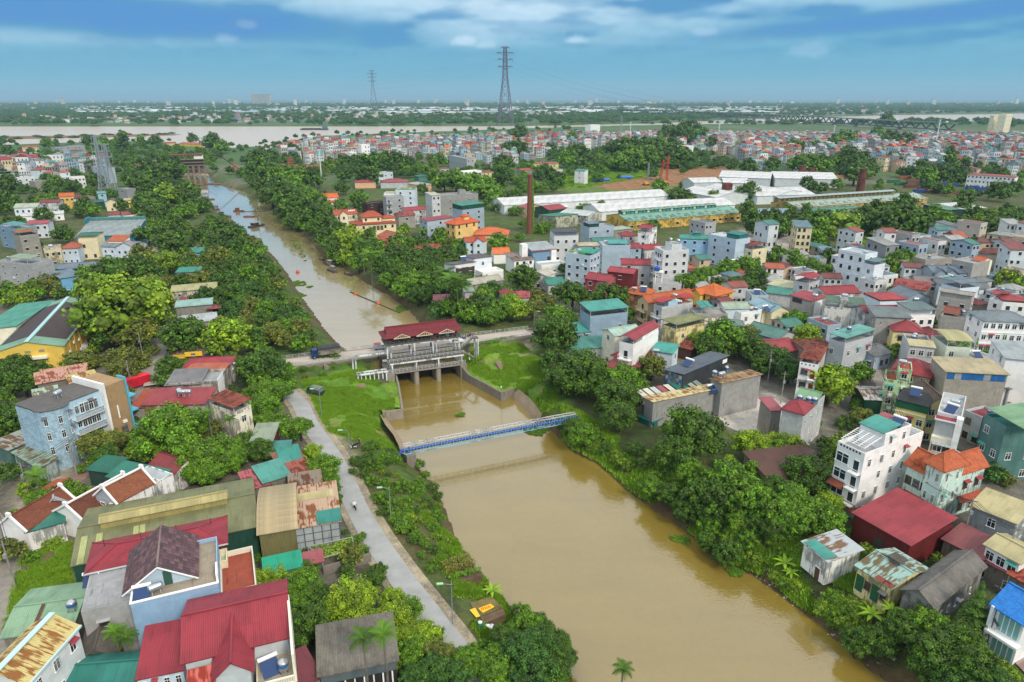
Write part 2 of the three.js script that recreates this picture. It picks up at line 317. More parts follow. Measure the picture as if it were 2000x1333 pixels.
{
const steps=(segs)=>{const o=[];for (const [a,b,s] of segs) for (let v=a;s>0?v<b - 1e-6:v>b + 1e-6;v +=s) o.push(v);return o;};
const grow=(from,to,s0,k)=>{const o=[];let v=from,s=s0;while (Math.abs(v)<Math.abs(to)) {o.push(v);s*=k;v +=Math.sign(to - from)*s;} o.push(to);return o;};
const xs=[...grow(-430,-30000,6,1.16).reverse(),...steps([[-424,-120,3],[-120,130,1.5],[130,330,4]]),...grow(330,30000,6,1.16)];
const zs=[400,200,60,20,...steps([[0,-215,-1.5],[-215,-430,-2.5],[-430,-900,-5]]),...steps([[-900,-2700,-28]]),...grow(-2700,-45000,60,1.16)];
const nx=xs.length,nz=zs.length,pos=new Float32Array(nx*nz*3),uv=new Float32Array(nx*nz*2),col=new Float32Array(nx*nz*3),idx=[];
zs.forEach((z,j)=>xs.forEach((x,i)=>{
const k=j*nx + i,h=height(x,z),c=groundColour(x,z,h);
pos.set([x,h,z],k*3);uv.set([x,-z],k*2);col.set([c.r,c.g,c.b],k*3);
}));
for (let j=0;j + 1<nz;j++) for (let i=0;i + 1<nx;i++) {const a=j*nx + i;idx.push(a,a + 1,a + nx + 1,a,a + nx + 1,a + nx);}
const g=new THREE.BufferGeometry();g.setAttribute('position',new THREE.BufferAttribute(pos,3));g.setAttribute('uv',new THREE.BufferAttribute(uv,2));g.setAttribute('color',new THREE.BufferAttribute(col,3));g.setIndex(idx);g.computeVertexNormals();
const m=new THREE.MeshStandardMaterial({map:TX.soil,vertexColors:true,roughness:0.95,bumpMap:BU.rough,bumpScale:0.12});m.color.setScalar(1.35);
structure('ground',g,m);
}
// water: muddy, nearly still
const waterM=new THREE.MeshPhysicalMaterial({color:new THREE.Color('#8b7836'),map:TX.silt,roughness:0.05,ior:1.85,clearcoat:1,clearcoatRoughness:0.04,bumpMap:BU.ripple,bumpScale:0.05});
const upperM=waterM.clone();upperM.color.set('#ab9a72');upperM.ior=2.05;
const riverM=new THREE.MeshPhysicalMaterial({color:new THREE.Color('#cdbca8'),roughness:0.3,ior:1.3,clearcoat:0.25,clearcoatRoughness:0.1,bumpMap:BU.ripple,bumpScale:0.2});
function sheet(name,pts,h,m) {const g=new GB();const [a,b,c,d]=pts.map(([x,z])=>[x,h,z]);g.tri(a,b,c,[a[0],-a[2]],[b[0],-b[2]],[c[0],-c[2]]).tri(a,c,d,[a[0],-a[2]],[c[0],-c[2]],[d[0],-d[2]]);return structure(name,g,m);}
sheet('canal_water',[fromSl(-80,190),fromSl(260,190),fromSl(260,-5.2),fromSl(-80,-5.2)],WL,waterM);
{const a=fromSl(-420,-5.3),b=fromSl(120,-5.3);sheet('upper_canal_water',[a,b,[40,-715],[-420,-715]],WU,upperM);}
sheet('river_water',[[-20000,-715.2],[20000,-715.2],[20000,-9000],[-20000,-9000]],WU,riverM);
// ---------------------------------------------------------------- buildings
const winFrame=(()=>{const g=new GB();g.box(-0.6,0.6,1.42,1.5,0,0.07).box(-0.68,0.68,-0.07,0.02,0,0.16).box(-0.6,-0.53,0.02,1.42,0,0.07).box(0.53,0.6,0.02,1.42,0,0.07).box(-0.03,0.03,0.02,1.42,0,0.06).box(-0.53,0.53,0.98,1.03,0,0.05);return g.build();})();
const winPane=new GB().quad([-0.53,0.02,0.025],[0.53,0.02,0.025],[0.53,1.42,0.025],[-0.53,1.42,0.025]).build();
const winFar=(()=>{const a=new GB().box(-0.7,0.7,-0.06,0.04,0,0.15).box(-0.62,0.62,1.42,1.52,0,0.12).build(),b=new GB().quad([-0.56,0.04,0.04],[0.56,0.04,0.04],[0.56,1.42,0.04],[-0.56,1.42,0.04]).build();return mergeGeometries([a,b],true);})();
const hoodGeo=new GB().quad([-0.75,1.5,0.75],[0.75,1.5,0.75],[0.75,1.75,0.02],[-0.75,1.75,0.02]).quad([-0.75,1.72,0.02],[0.75,1.72,0.02],[0.75,1.47,0.75],[-0.75,1.47,0.75]).build(),grilleGeo=(()=>{const g=new GB();for (let i=0;i<6;i++) g.bar([-0.5 + i*0.2,0.02,0.2],[-0.5 + i*0.2,1.42,0.2],0.03);for (const y of [0.02,0.7,1.42]) g.bar([-0.55,y,0.2],[0.55,y,0.2],0.03);return g.build();})(),hoodMs=['sea','crim','zinc','dgrey'].map((c)=>M(c,'metal',{rough:0.6}));
const doorGeo=new GB().box(-0.5,0.5,0,2.15,0,0.06).build(),doorFrameGeo=new GB().box(-0.6,-0.5,0,2.25,0,0.1).box(0.5,0.6,0,2.25,0,0.1).box(-0.5,0.5,2.15,2.25,0,0.1).build();
const acGeo=new GB().box(-0.45,0.45,0,0.6,0.02,0.34).build();
const frameMs=[M('white',null,{rough:0.6}),M('#6e4a35',null,{rough:0.7}),M('#d8d4c6',null,{rough:0.6})];
const wallOf=(s)=>s[0]==='='?wallM(s.slice(1),'concrete'):s[0]==='!'?wallM(s.slice(1),'grime'):s[0]==='|'?metalM(s.slice(1)):wallM(s);
function windowAt(parent,x,y,z,turn,far,fm,sx=1,sy=1) {
const w=shade(new THREE.Mesh(far?winFar:winFrame,far?[fm,glassM]:fm));w.name='window';w.position.set(x,y,z);w.rotation.y=turn;w.scale.set(sx,sy,1);parent.add(w);
if (!far) {const q=hash2(Math.round(x*37 + y*11),Math.round(z*23 + turn*9));if (q<0.28) {const a=shade(new THREE.Mesh(hoodGeo,hoodMs[Math.floor(q*100) % 4]));a.name='hood';w.add(a);} else if (q>0.8) {const a=shade(new THREE.Mesh(grilleGeo,hoodMs[2]));a.name='grille';w.add(a);} const p=shade(new THREE.Mesh(winPane,glassM));p.name='pane';w.add(p);}
return w;
}
// roofs in the local frame: x0..x1 along the front, z1 (front) .. z0 (back), eaves at y
function addRoof(G,type,col,rise,x0,x1,y,z0,z1,ov=0.4,wallMat=null) {
const m=roofM(col),g=new GB(),X0=x0 - ov,X1=x1 + ov,Z0=z0 - ov,Z1=z1 + ov,t=0.12,mx=(x0 + x1) / 2,mz=(z0 + z1) / 2,y0=y - ov*0.12;
const slab=(a,b,c,d)=>{g.quad(a,b,c,d);const dn=(p)=>[p[0],p[1] - t,p[2]];g.quad(dn(d),dn(c),dn(b),dn(a));g.quad(dn(a),dn(b),b,a);g.quad(dn(b),dn(c),c,b);g.quad(dn(c),dn(d),d,c);g.quad(dn(d),dn(a),a,d);};
const gab=new GB();
if (type==='GX') {slab([X0,y0,Z1],[X1,y0,Z1],[X1,y + rise,mz],[X0,y + rise,mz]);slab([X1,y0,Z0],[X0,y0,Z0],[X0,y + rise,mz],[X1,y + rise,mz]);g.bar([X0,y + rise + 0.05,mz],[X1,y + rise + 0.05,mz],0.3,0.12);gab.tri([x1,y,z1],[x1,y,z0],[x1,y + rise - t,mz]).tri([x0,y,z0],[x0,y,z1],[x0,y + rise - t,mz]);}
else if (type==='GZ') {slab([X0,y0,Z0],[X0,y0,Z1],[mx,y + rise,Z1],[mx,y + rise,Z0]);slab([X1,y0,Z1],[X1,y0,Z0],[mx,y + rise,Z0],[mx,y + rise,Z1]);g.bar([mx,y + rise + 0.05,Z0],[mx,y + rise + 0.05,Z1],0.3,0.12);gab.tri([x0,y,z1],[x1,y,z1],[mx,y + rise - t,z1]).tri([x1,y,z0],[x0,y,z0],[mx,y + rise - t,z0]);}
else if (type==='HIP') {
const w=X1 - X0,d=Z1 - Z0,i=Math.min(w,d) / 2,long=w>=d,a=long?[X0 + i,y + rise,mz]:[mx,y + rise,Z0 + i],b=long?[X1 - i,y + rise,mz]:[mx,y + rise,Z1 - i];
const p=[X0,y0,Z1],q=[X1,y0,Z1],r=[X1,y0,Z0],s=[X0,y0,Z0];
const T3=(u,v,w3)=>g.quad(u,v,w3,w3.map((c)=>c));
if (long) {g.quad(p,q,b,a);g.quad(r,s,a,b);T3(q,r,b);T3(s,p,a);for (const [u,v] of [[p,a],[s,a],[q,b],[r,b],[a,b]]) g.bar(u,v,0.22,0.12);}
else {g.quad(q,r,a,b);g.quad(s,p,b,a);T3(p,q,b);T3(r,s,a);for (const [u,v] of [[p,b],[q,b],[r,a],[s,a],[a,b]]) g.bar(u,v,0.22,0.12);}
g.box(X0,X1,y0 - 0.18,y0,Z0,Z1,'t');
}
else if (type==='S') {slab([X0,y0,Z1],[X1,y0,Z1],[X1,y + rise,Z0],[X0,y + rise,Z0]);gab.quad([x1,y,z1],[x1,y,z0],[x1,y + rise - t,z0],[x1,y,z1]).quad([x0,y,z0],[x0,y,z1],[x0,y,z1],[x0,y + rise - t,z0]).quad([x1,y,z0],[x0,y,z0],[x0,y + rise - t,z0],[x1,y + rise - t,z0]);}
else if (type==='SB') {slab([X0,y + rise,Z1],[X1,y + rise,Z1],[X1,y0,Z0],[X0,y0,Z0]);gab.quad([x0,y,z1],[x1,y,z1],[x1,y + rise - t,z1],[x0,y + rise - t,z1]).tri([x1,y,z1],[x1,y,z0],[x1,y + rise - t,z1]).tri([x0,y,z0],[x0,y,z1],[x0,y + rise - t,z1]);}
else if (type==='SR') {slab([X0,y0,Z1],[X1,y + rise,Z1],[X1,y + rise,Z0],[X0,y0,Z0]);gab.tri([x0,y,z1],[x1,y,z1],[x1,y + rise - t,z1]).quad([x1,y,z1],[x1,y,z0],[x1,y + rise - t,z0],[x1,y + rise - t,z1]);}
else if (type==='B') {const n=10;for (let k=0;k<n;k++) {const f=(s)=>[Z1 + (Z0 - Z1)*s,y + rise*Math.sin(Math.PI*s)],[za,ya]=f(k / n),[zb,yb]=f((k + 1) / n);slab([X0,ya,za],[X1,ya,za],[X1,yb,zb],[X0,yb,zb]);gab.quad([x1,y,za],[x1,y,zb],[x1,yb - t,zb],[x1,ya - t,za]);}}
const r=part('roof',g,m,G);
if (wallMat&&gab.p.length) {const tri2=(type==='GX'||type==='GZ');if (!tri2) part('gable',gab,wallMat,G);else for (const k of [0,1]) {const q=new GB();q.p=gab.p.slice(k*9,k*9 + 9);q.u=gab.u.slice(k*6,k*6 + 6);part('gable',q,wallMat,G);}}
return r;
}
// one storeyed volume with its roof and openings; everything is a part of the group G
function block(G,x0,x1,z0,z1,y0,y1,wall,roof,o={}) {
const wm=wallOf(wall),w=x1 - x0,d=z1 - z0,far=o.far,near=!far;
const [type,col='grey',rise='1.5']=roof.split(':'),flat=type==='F'||type==='C'||type==='N';
const g=new GB().box(x0,x1,y0,y1,z0,z1,flat?'b':'bt');
part('wall',g,wm,G);
const par=o.par??0.7;
if (flat) {
if (par>0) {const q=new GB(),t=0.16,e=0.012;q.box(x0 - e,x1 + e,y1 + 0.003,y1 + par,z1 - t,z1 + e).box(x0 - e,x1 + e,y1 + 0.003,y1 + par,z0 - e,z0 + t).box(x0 - e,x0 + t,y1 + 0.003,y1 + par,z0 + t,z1 - t).box(x1 - t,x1 + e,y1 + 0.003,y1 + par,z0 + t,z1 - t);part('parapet',q,wm,G);}
part('roof_slab',new GB().quad([x0 + 0.17,y1 + 0.05,z1 - 0.17],[x1 - 0.17,y1 + 0.05,z1 - 0.17],[x1 - 0.17,y1 + 0.05,z0 + 0.17],[x0 + 0.17,y1 + 0.05,z0 + 0.17]),slabM(o.slab??(type==='F'?col:'grey')),G);
if (type==='C') {
const [a,b,c,e]=o.cp??[0,1,0,1],cx0=x0 + w*a + 0.1,cx1=x0 + w*b - 0.1,cz0=z1 - d*e + 0.1,cz1=z1 - d*c - 0.1,ch=o.ch??2.5;
const R=addRoof(G,o.ct??'GX',col,+rise*0.55,cx0,cx1,y1 + ch,cz0,cz1,0.45);
for (const [px,pz] of [[cx0,cz1],[cx1,cz1],[cx0,cz0],[cx1,cz0]]) part('post',new GB().bar([px,y1 + 0.05,pz],[px,y1 + ch,pz],0.12),M('zinc',null,{rough:0.6}),G);
if (o.cw) part('wall',new GB().box(cx0,cx1,y1 + 0.06,y1 + ch - 0.05,cz0,mixn(cz1,cz0,o.cw),'tb'),wm,G);
}
} else addRoof(G,type,col,+rise,x0,x1,y1,z0,z1,o.ov??0.4,o.gw?wallOf(o.gw):wm);
// openings
const H=y1 - y0,fl=o.fl??Math.max(1,Math.round(H / 3.4)),fh=H / fl,fm=frameMs[o.fm??0],jit=(o.wp??0.86);
const sx=o.wsx??1,sy=o.wsy??1;
const row=(n,len,place)=>{for (let k=0;k<fl;k++) for (let i=0;i<n;i++) {const u=(i + 0.5) / n;if (rnd()>jit||(k===0&&o.skip0)) continue;place(u*len,y0 + k*fh + fh*0.32 ,k,i);}};
if (o.wf) row(o.wf,w,(u,y)=>windowAt(G,x0 + u,y,z1 + 0.005,0,far,fm,sx,sy));
if (o.wr) row(o.wr,d,(u,y)=>windowAt(G,x1 + 0.005,y,z1 - u,Math.PI / 2,far,fm,sx,sy));
if (o.wl) row(o.wl,d,(u,y)=>windowAt(G,x0 - 0.005,y,z0 + u,-Math.PI / 2,far,fm,sx,sy));
if (o.dr&&near) {const dx=x0 + w*o.dr,dd=part('door',doorGeo,M(o.drc??'#5a3d2e',null,{rough:0.6}),G);dd.position.set(dx,y0,z1 + 0.004);const df=part('frame',doorFrameGeo,fm,dd);}
if (o.band) for (let k=1;k<=fl;k++) part('floor_band',new GB().box(x0 - 0.06,x1 + 0.06,y0 + k*fh - 0.24,y0 + k*fh - 0.02,z1 + 0.002,z1 + 0.14),o.bm?M(o.bm,null):wm,G);
if (o.bal) for (let k=1;k<fl;k++) {
const [a,b]=o.bal===true?[0.05,0.95]:o.bal,bx0=x0 + w*a,bx1=x0 + w*b,by=y0 + k*fh;
const B=part('balcony',new GB().box(bx0,bx1,by - 0.16,by,z1 + 0.003,z1 + 1.2),wm,G),q=new GB();
q.bar([bx0,by + 1,z1 + 1.15],[bx1,by + 1,z1 + 1.15],0.07);const n=Math.max(3,Math.round((bx1 - bx0) / 0.35));for (let i=0;i<=n;i++) {const px=mixn(bx0 + 0.03,bx1 - 0.03,i / n);q.bar([px,by,z1 + 1.15],[px,by + 1,z1 + 1.15],0.045);}
q.bar([bx0 + 0.03,by + 1,z1 + 0.1],[bx0 + 0.03,by + 1,z1 + 1.15],0.06).bar([bx1 - 0.03,by + 1,z1 + 0.1],[bx1 - 0.03,by + 1,z1 + 1.15],0.06);
part('railing',q,M(o.rail??'white',null,{rough:0.6}),B);
const dx=(bx0 + bx1) / 2,dd=part('door',doorGeo,glassM,G);dd.position.set(dx,by + 0.02,z1 + 0.006);
}
if (o.ac) for (let k=0;k<o.ac;k++) {const a=part('air_conditioner',acGeo,M('#e8e8e4',null,{rough:0.6}),G);if (o.wr&&k % 2) {a.position.set(x1 + 0.004,y0 + fh*(1 + k*0.5) % H + 0.3,z1 - d*(0.2 + 0.55*rnd()));a.rotation.y=Math.PI / 2;} else a.position.set(x0 + w*(0.12 + 0.75*rnd()),y0 + Math.min(H - 1,fh*(0.9 + k)),z1 + 0.004);}
return G;
}
// a house found from three corners of its wall top: A, B along the front, C the far end of a visible side (or a depth in metres)
const houses=[];
function frame3(T,A,B,Cc,H) {
const px=(q)=>at(T[0] + q[0] / 4,T[1] + q[1] / 4,H),a=px(A),b=px(B),u=b.clone().sub(a);u.y=0;const w=u.length();u.normalize();
let d=Cc;
if (Array.isArray(Cc)) {const c=px(Cc),n=new THREE.Vector3(-u.z,0,u.x);const mid=a.clone().lerp(b,0.5);d=Math.max(3,-c.sub(mid).dot(n));}
return {a,w,d,turn:Math.atan2(-u.z,u.x),u};
}
function house(T,kind,label,A,B,Cc,H,wall,roof,o={}) {
const f=frame3(T,A,B,Cc,H),dist=Math.hypot(f.a.x,EYE,f.a.z),far=dist>235;
const G=thing(kind,label,kind.split('_').pop()==='shed'?'shed':o.cat??kind.replace(/_/g,' ').split(' ').slice(-1)[0],[f.a.x,0,f.a.z],f.turn,o.group);
const gy=-0.6,cam=new THREE.Vector3(0,0,0).sub(new THREE.Vector3(f.a.x,0,f.a.z)).applyAxisAngle(new THREE.Vector3(0,1,0),-f.turn);
const q={...o,far};reseed(Math.round(f.a.x*31 + f.a.z*17)>>>0);
if (q.ws) {if (cam.x<0) q.wl=q.ws;else if (cam.x>f.w) q.wr=q.ws;}
block(G,0,f.w,-f.d,0,gy,H,wall,roof,q);
G.userData.dim=[f.w,f.d,H];
houses.push({x:f.a.x,z:f.a.z,turn:f.turn,w:f.w,d:f.d});
if (o.more) o.more(G,f.w,f.d,H);
if (o.ex) for (const e of o.ex.split(' ')) {const [k,u,v,dy]=e.split(',');rooftop(k,G,f.w*+u,H + 0.06 + (+dy||0),-f.d*+v,label);}
return G;
}
// rooftop tanks and solar heaters stand on the roofs: things of their own
const tankUp=(()=>{const g=smoothLathe([[0,1.75],[0.12,1.75],[0.3,1.68],[0.55,1.5],[0.62,1.4],[0.62,0.35],[0.55,0.25],[0,0.25]]);return g;})(),tankBand=smoothLathe([[0.63,0.85],[0.635,0.9],[0.635,1.2],[0.63,1.25]]),tankStand=new GB().bar([-0.4,0,-0.4],[-0.4,0.35,-0.4],0.08).bar([0.4,0,-0.4],[0.4,0.35,-0.4],0.08).bar([0.4,0,0.4],[0.4,0.35,0.4],0.08).bar([-0.4,0,0.4],[-0.4,0.35,0.4],0.08).bar([-0.5,0.32,-0.4],[0.5,0.32,-0.4],0.07).bar([-0.5,0.32,0.4],[0.5,0.32,0.4],0.07).build();
const tankSide=(()=>{const g=smoothLathe([[0,-0.95],[0.2,-0.93],[0.48,-0.78],[0.55,-0.65],[0.55,0.65],[0.48,0.78],[0.2,0.93],[0,0.95]]);g.rotateZ(Math.PI / 2);g.translate(0,1.0,0);return g;})(),cradle=new GB().bar([-0.5,0,-0.4],[-0.5,0.6,-0.3],0.07).bar([-0.5,0,0.4],[-0.5,0.6,0.3],0.07).bar([0.5,0,-0.4],[0.5,0.6,-0.3],0.07).bar([0.5,0,0.4],[0.5,0.6,0.3],0.07).bar([-0.5,0.5,-0.36],[-0.5,0.5,0.36],0.06).bar([0.5,0.5,-0.36],[0.5,0.5,0.36],0.06).build();
const solarPanel=new GB().quad([-0.85,0.12,0.9],[0.85,0.12,0.9],[0.85,1.05,-0.55],[-0.85,1.05,-0.55]).quad([-0.85,1.0,-0.56],[0.85,1.0,-0.56],[0.85,0.07,0.88],[-0.85,0.07,0.88]).build(),solarTank=(()=>{const g=new THREE.CylinderGeometry(0.22,0.22,1.95,12);g.rotateZ(Math.PI / 2);g.translate(0,1.2,-0.72);return g;})(),solarLegs=new GB().bar([-0.8,0,-0.75],[-0.8,1.05,-0.7],0.05).bar([0.8,0,-0.75],[0.8,1.05,-0.7],0.05).bar([-0.8,0,0.88],[-0.8,0.12,0.88],0.05).bar([0.8,0,0.88],[0.8,0.12,0.88],0.05).bar([-0.8,0.03,-0.75],[-0.8,0.03,0.88],0.05).bar([0.8,0.03,-0.75],[0.8,0.03,0.88],0.05).build();
const bandM=M('#2f5f9e',null,{rough:0.5}),solarM=M('#24406e',null,{rough:0.2}),plasticM=M('#1f57b0',null,{rough:0.45});
const short=(l)=>l.split(' ').slice(0,9).join(' ').replace(/ (with|and|the|of|in|behind|beside|by|on|under|a|its|near|at|between|against|above|among|from|over|two|three|first|second|small|low|red|white|to|facing|along)$/,'').replace(/ (with|and|the|of|in|behind|beside|by|on|under|a|its|near|at)$/,'');
function rooftop(k,G,lx,ly,lz,label) {
const p=new THREE.Vector3(lx,0,lz).applyAxisAngle(new THREE.Vector3(0,1,0),G.rotation.y).add(G.position),where=short(label);
const uniq=(s)=>{let t=s,n=0;const w=[' further along',' set apart',' at the edge',' beside another'];while (labels.has(t)) t=s + w[n++ % 4];return t;};
const mk=(n,l,c)=>thing(n,uniq(l),c,[p.x,ly,p.z],G.rotation.y + (hash2(Math.round(lx*10),Math.round(lz*10)) - 0.5)*0.6,'water tanks and heaters on the roofs');
if (k==='T') {const o=mk('water_tank','upright steel water tank on ' + where,'water tank');part('body',tankUp,steelM,o);part('band',tankBand,bandM,o);part('stand',tankStand,darkM,o);return o;}
if (k==='P') {const o=mk('water_tank','blue plastic water tank on ' + where,'water tank');part('body',tankUp,plasticM,o);part('stand',tankStand,darkM,o);return o;}
if (k==='H') {const o=mk('water_tank','steel water tank lying on ' + where,'water tank');part('body',tankSide,steelM,o);part('cradle',cradle,M('zinc',null,{rough:0.6}),o);return o;}
if (k==='S') {const o=mk('solar_heater','solar water heater on ' + where,'solar heater');part('panel',solarPanel,solarM,o);part('tank',solarTank,M('white',null,{rough:0.4}),o);part('stand',solarLegs,steelM,o);o.scale.setScalar(1.15);return o;}
}
const T11=[0,170],T12=[500,170],T13=[1000,170],T14=[1500,170],T21=[0,430],T22=[500,430],T23=[1000,430],T24=[1500,430],T31=[0,690],T32=[500,690],T33=[1000,690],T34=[1500,690],T41=[0,1003],T42=[500,1003],T43=[1000,1003],T44=[1500,1003];
// ---------------------------------------------------------------- leaves
const leafMats=[['#2c5216','#4d8a1e'],['#3f7a18','#74b021'],['#5f8c1c','#97b82c'],['#2b4f20','#4e7c34'],['#264a22','#3d6e38'],['#4a6a20','#7d9630']].map(([a,b],i)=>{const m=new THREE.MeshStandardMaterial({vertexColors:true,roughness:0.75});m.name='leaf_' + i;m.userData.ab=[new THREE.Color(a),new THREE.Color(b)];return m;});
class Leaves {
constructor() {this.p=[];this.c=[];this.u=[];}
// a bent two-triangle leaf of length s at position p, facing roughly along n
leaf(x,y,z,nx,ny,nz,s,c) {
let ax=rnd() - 0.5,ay=rnd() - 0.5,az=rnd() - 0.5;const d=ax*nx + ay*ny + az*nz;ax -=d*nx;ay -=d*ny;az -=d*nz;let l=Math.hypot(ax,ay,az)||1;ax /=l;ay /=l;az /=l;
const bx_=ny*az - nz*ay,by=nz*ax - nx*az,bz=nx*ay - ny*ax,w=s*0.42,k=s*0.12;
const P=(i,j,q)=>[x + ax*i + bx_*j - nx*q,y + ay*i + by*j - ny*q,z + az*i + bz*j - nz*q];
const a=P(-s / 2,0,k),b=P(0,w,0),e=P(s / 2,0,k),f=P(0,-w,0);
this.p.push(...a,...f,...b,...b,...f,...e);for (let i=0;i<6;i++) this.c.push(c.r,c.g,c.b);
this.u.push(0,0,1,0,0,1,0,1,1,0,1,1);
}
build() {const g=new THREE.BufferGeometry();g.setAttribute('position',new THREE.Float32BufferAttribute(this.p,3));g.setAttribute('color',new THREE.Float32BufferAttribute(this.c,3));g.setAttribute('uv',new THREE.Float32BufferAttribute(this.u,2));g.computeVertexNormals();return g;}
}
const leafCol=(m,t)=>m.userData.ab[0].clone().lerp(m.userData.ab[1],clamp01(t));
const UNIT=()=>{const z=rr(-1,1),t=rr(0,Math.PI*2),r=Math.sqrt(1 - z*z);return [r*Math.cos(t),z,r*Math.sin(t)];};
function leafBox(w,h,d,n,y0,z1=0,m=leafMats[1],s=0.42) {
const L=new Leaves(),clump=[];for (let i=0;i<14;i++) clump.push([rr(0,w),y0 + rr(0,h),z1 - rr(0,d),rr(0,1)]);
for (let i=0;i<n;i++) {const c=pick(clump),u=UNIT();const x=c[0] + u[0]*w*0.09,y=Math.max(y0 - 0.3,c[1] + u[1]*h*0.16),z=Math.min(z1 + 0.25,c[2] + u[2]*Math.min(d,3)*0.2);L.leaf(x,y,z,u[0]*0.6,Math.abs(u[1])*0.6 + 0.3,u[2]*0.6 + 0.3,s*rr(0.7,1.3),leafCol(m,c[3]*0.6 + rnd()*0.4));}
return L.build();
}
// ---------------------------------------------------------------- the town right of the canal, nearest first
const bx=(G,x0,x1,y0,y1,z0,z1,m,n='ledge')=>part(n,new GB().box(x0,x1,y0,y1,z0,z1),m,G);
house(T34,'white_villa','tall white villa with brown tiled awnings and rooftop pergola',[545,722],[755,822],[1190,640],12,'white','F:grey',{wf:0,ws:5,fl:4,wsx:0.7,wp:0.95,par:0.9,ex:'S,.72,.62,3',more(G,w,d,H) {
const br=tileM('brick'),wm=wallM('white'),fh=(H + 0.6) / 4;
for (let k=1;k<4;k++) {const y=-0.6 + k*fh + 0.5;windowAt(G,w*0.26,y,0.01,0,false,frameMs[0],2.1,1.25);const b=bx(G,w*0.6,w*0.97,y - 0.75,y - 0.6,0.005,1.1,wm,'balcony');const q=new GB();for (let i=0;i<=8;i++) {const x=mixn(w*0.61,w*0.96,i / 8);q.bar([x,y - 0.6,1.05],[x,y + 0.3,1.05],0.04);} q.bar([w*0.6,y + 0.3,1.05],[w*0.97,y + 0.3,1.05],0.07);part('railing',q,frameMs[0],b);const dd=part('door',doorGeo,glassM,G);dd.position.set(w*0.78,y - 0.58,0.01);part('frame',doorFrameGeo,frameMs[0],dd);}
for (const y of [fh*1 - 0.9,fh*2 - 0.9]) part('awning',new GB().quad([-0.3,y - 0.5,1.3],[w*(y<4?1.1:0.55),y - 0.5,1.3],[w*(y<4?1.02:0.52),y + 0.3,0.02],[0,y + 0.3,0.02]).quad([0,y + 0.28,0.02],[w*(y<4?1.02:0.52),y + 0.28,0.02],[w*(y<4?1.1:0.55),y - 0.54,1.3],[-0.3,y - 0.54,1.3]),br,G);
block(G,0.4,w - 0.02,-d*0.74,-d*0.3,H + 0.06,H + 3,'white','F:grey',{wr:2,wf:1,par:0.4,wsx:0.7});
addRoof(G,'S','sea',0.5,0.6,w - 0.6,H + 3.5,-d*0.55,-d*0.3,0.4);addRoof(G,'S','rose',0.3,0.3,w*0.4,H + 3.6,-d*0.7,-d*0.55,0.2);
const pm=M('white',null,{rough:0.5});
for (let i=0;i<8;i++) {const z=-0.3 - i*d*0.035;part('pergola_rafter',new GB().bar([0.2,H + 1.6 + i*0.12,z],[w - 0.3,H + 1.6 + i*0.12,z],0.09),pm,G);}
for (let i=0;i<5;i++) {const x=0.4 + i*(w - 0.9) / 4;part('pergola_beam',new GB().bar([x,H + 1.52,-0.2],[x,H + 2.6,-d*0.29],0.09),pm,G);}
for (let i=0;i<7;i++) part('vent_block',new GB().box(0.5 + i*(w - 1) / 7,0.85 + i*(w - 1) / 7,H + 0.3,H + 0.65,0.02,0.05),darkM,G);
}});
house(T34,'villa','mould-streaked aqua villa with orange tiled wings and hipped corner tower',[1335,1010],[1700,895],[1015,905],8.4,'!aqua','F:dgrey',{wf:4,wl:4,fl:2,fm:1,more(G,w,d,H) {
block(G,0,w*0.42,-d,-d*0.34,H + 0.06,H + 0.4,'!aqua','GZ:^orange:2.6',{ov:0.5});
block(G,-0.9,w*0.36,-d*0.34,0.9,-0.6,H + 3.2,'!aqua','HIP:^orange:2.2',{ov:0.7,wf:2,wsx:0.4,wsy:1.0,fl:3,wl:2});
block(G,w*0.45,w,-d*0.7,0,H + 0.06,H + 0.4,'!aqua','GX:^orange:2.4',{ov:0.5});
for (const u of [0.5,0.75]) {const g=new GB(),z=-d*u,x=0.5;g.tri([x - 0.6,H + 1.2,z - 0.6],[x - 0.6,H + 1.2,z + 0.6],[x - 0.6,H + 2.3,z]).quad([x - 0.6,H + 1.2,z + 0.6],[x + 1.6,H + 1.4,z + 0.6],[x + 1.6,H + 2.3,z],[x - 0.6,H + 2.3,z]).quad([x + 1.6,H + 1.4,z - 0.6],[x - 0.6,H + 1.2,z - 0.6],[x - 0.6,H + 2.3,z],[x + 1.6,H + 2.3,z]);part('dormer',g,tileM('orange'),G);}
part('awning',new GB().quad([w*0.5,3.2,1.2],[w*1.05,3.2,1.2],[w,4,0.01],[w*0.5,4,0.01]),tileM('terra'),G);part('awning',new GB().quad([-1.2,3.2,-d*0.95],[-1.2,3.2,-d*0.4],[-0.01,4,-d*0.4],[-0.01,4,-d*0.95]),tileM('terra'),G);
}});
house(T44,'red_shed','large maroon metal shed in front of the white villa',[680,-5],[1115,240],[1437,75],5.2,'|dred','S:crim:1.2',{gw:'|black',more(G,w,d) {bx(G,w*0.42,w*0.58,0,3.2,-0.02,0.03,M('#3a3c34',null),'gate');}});
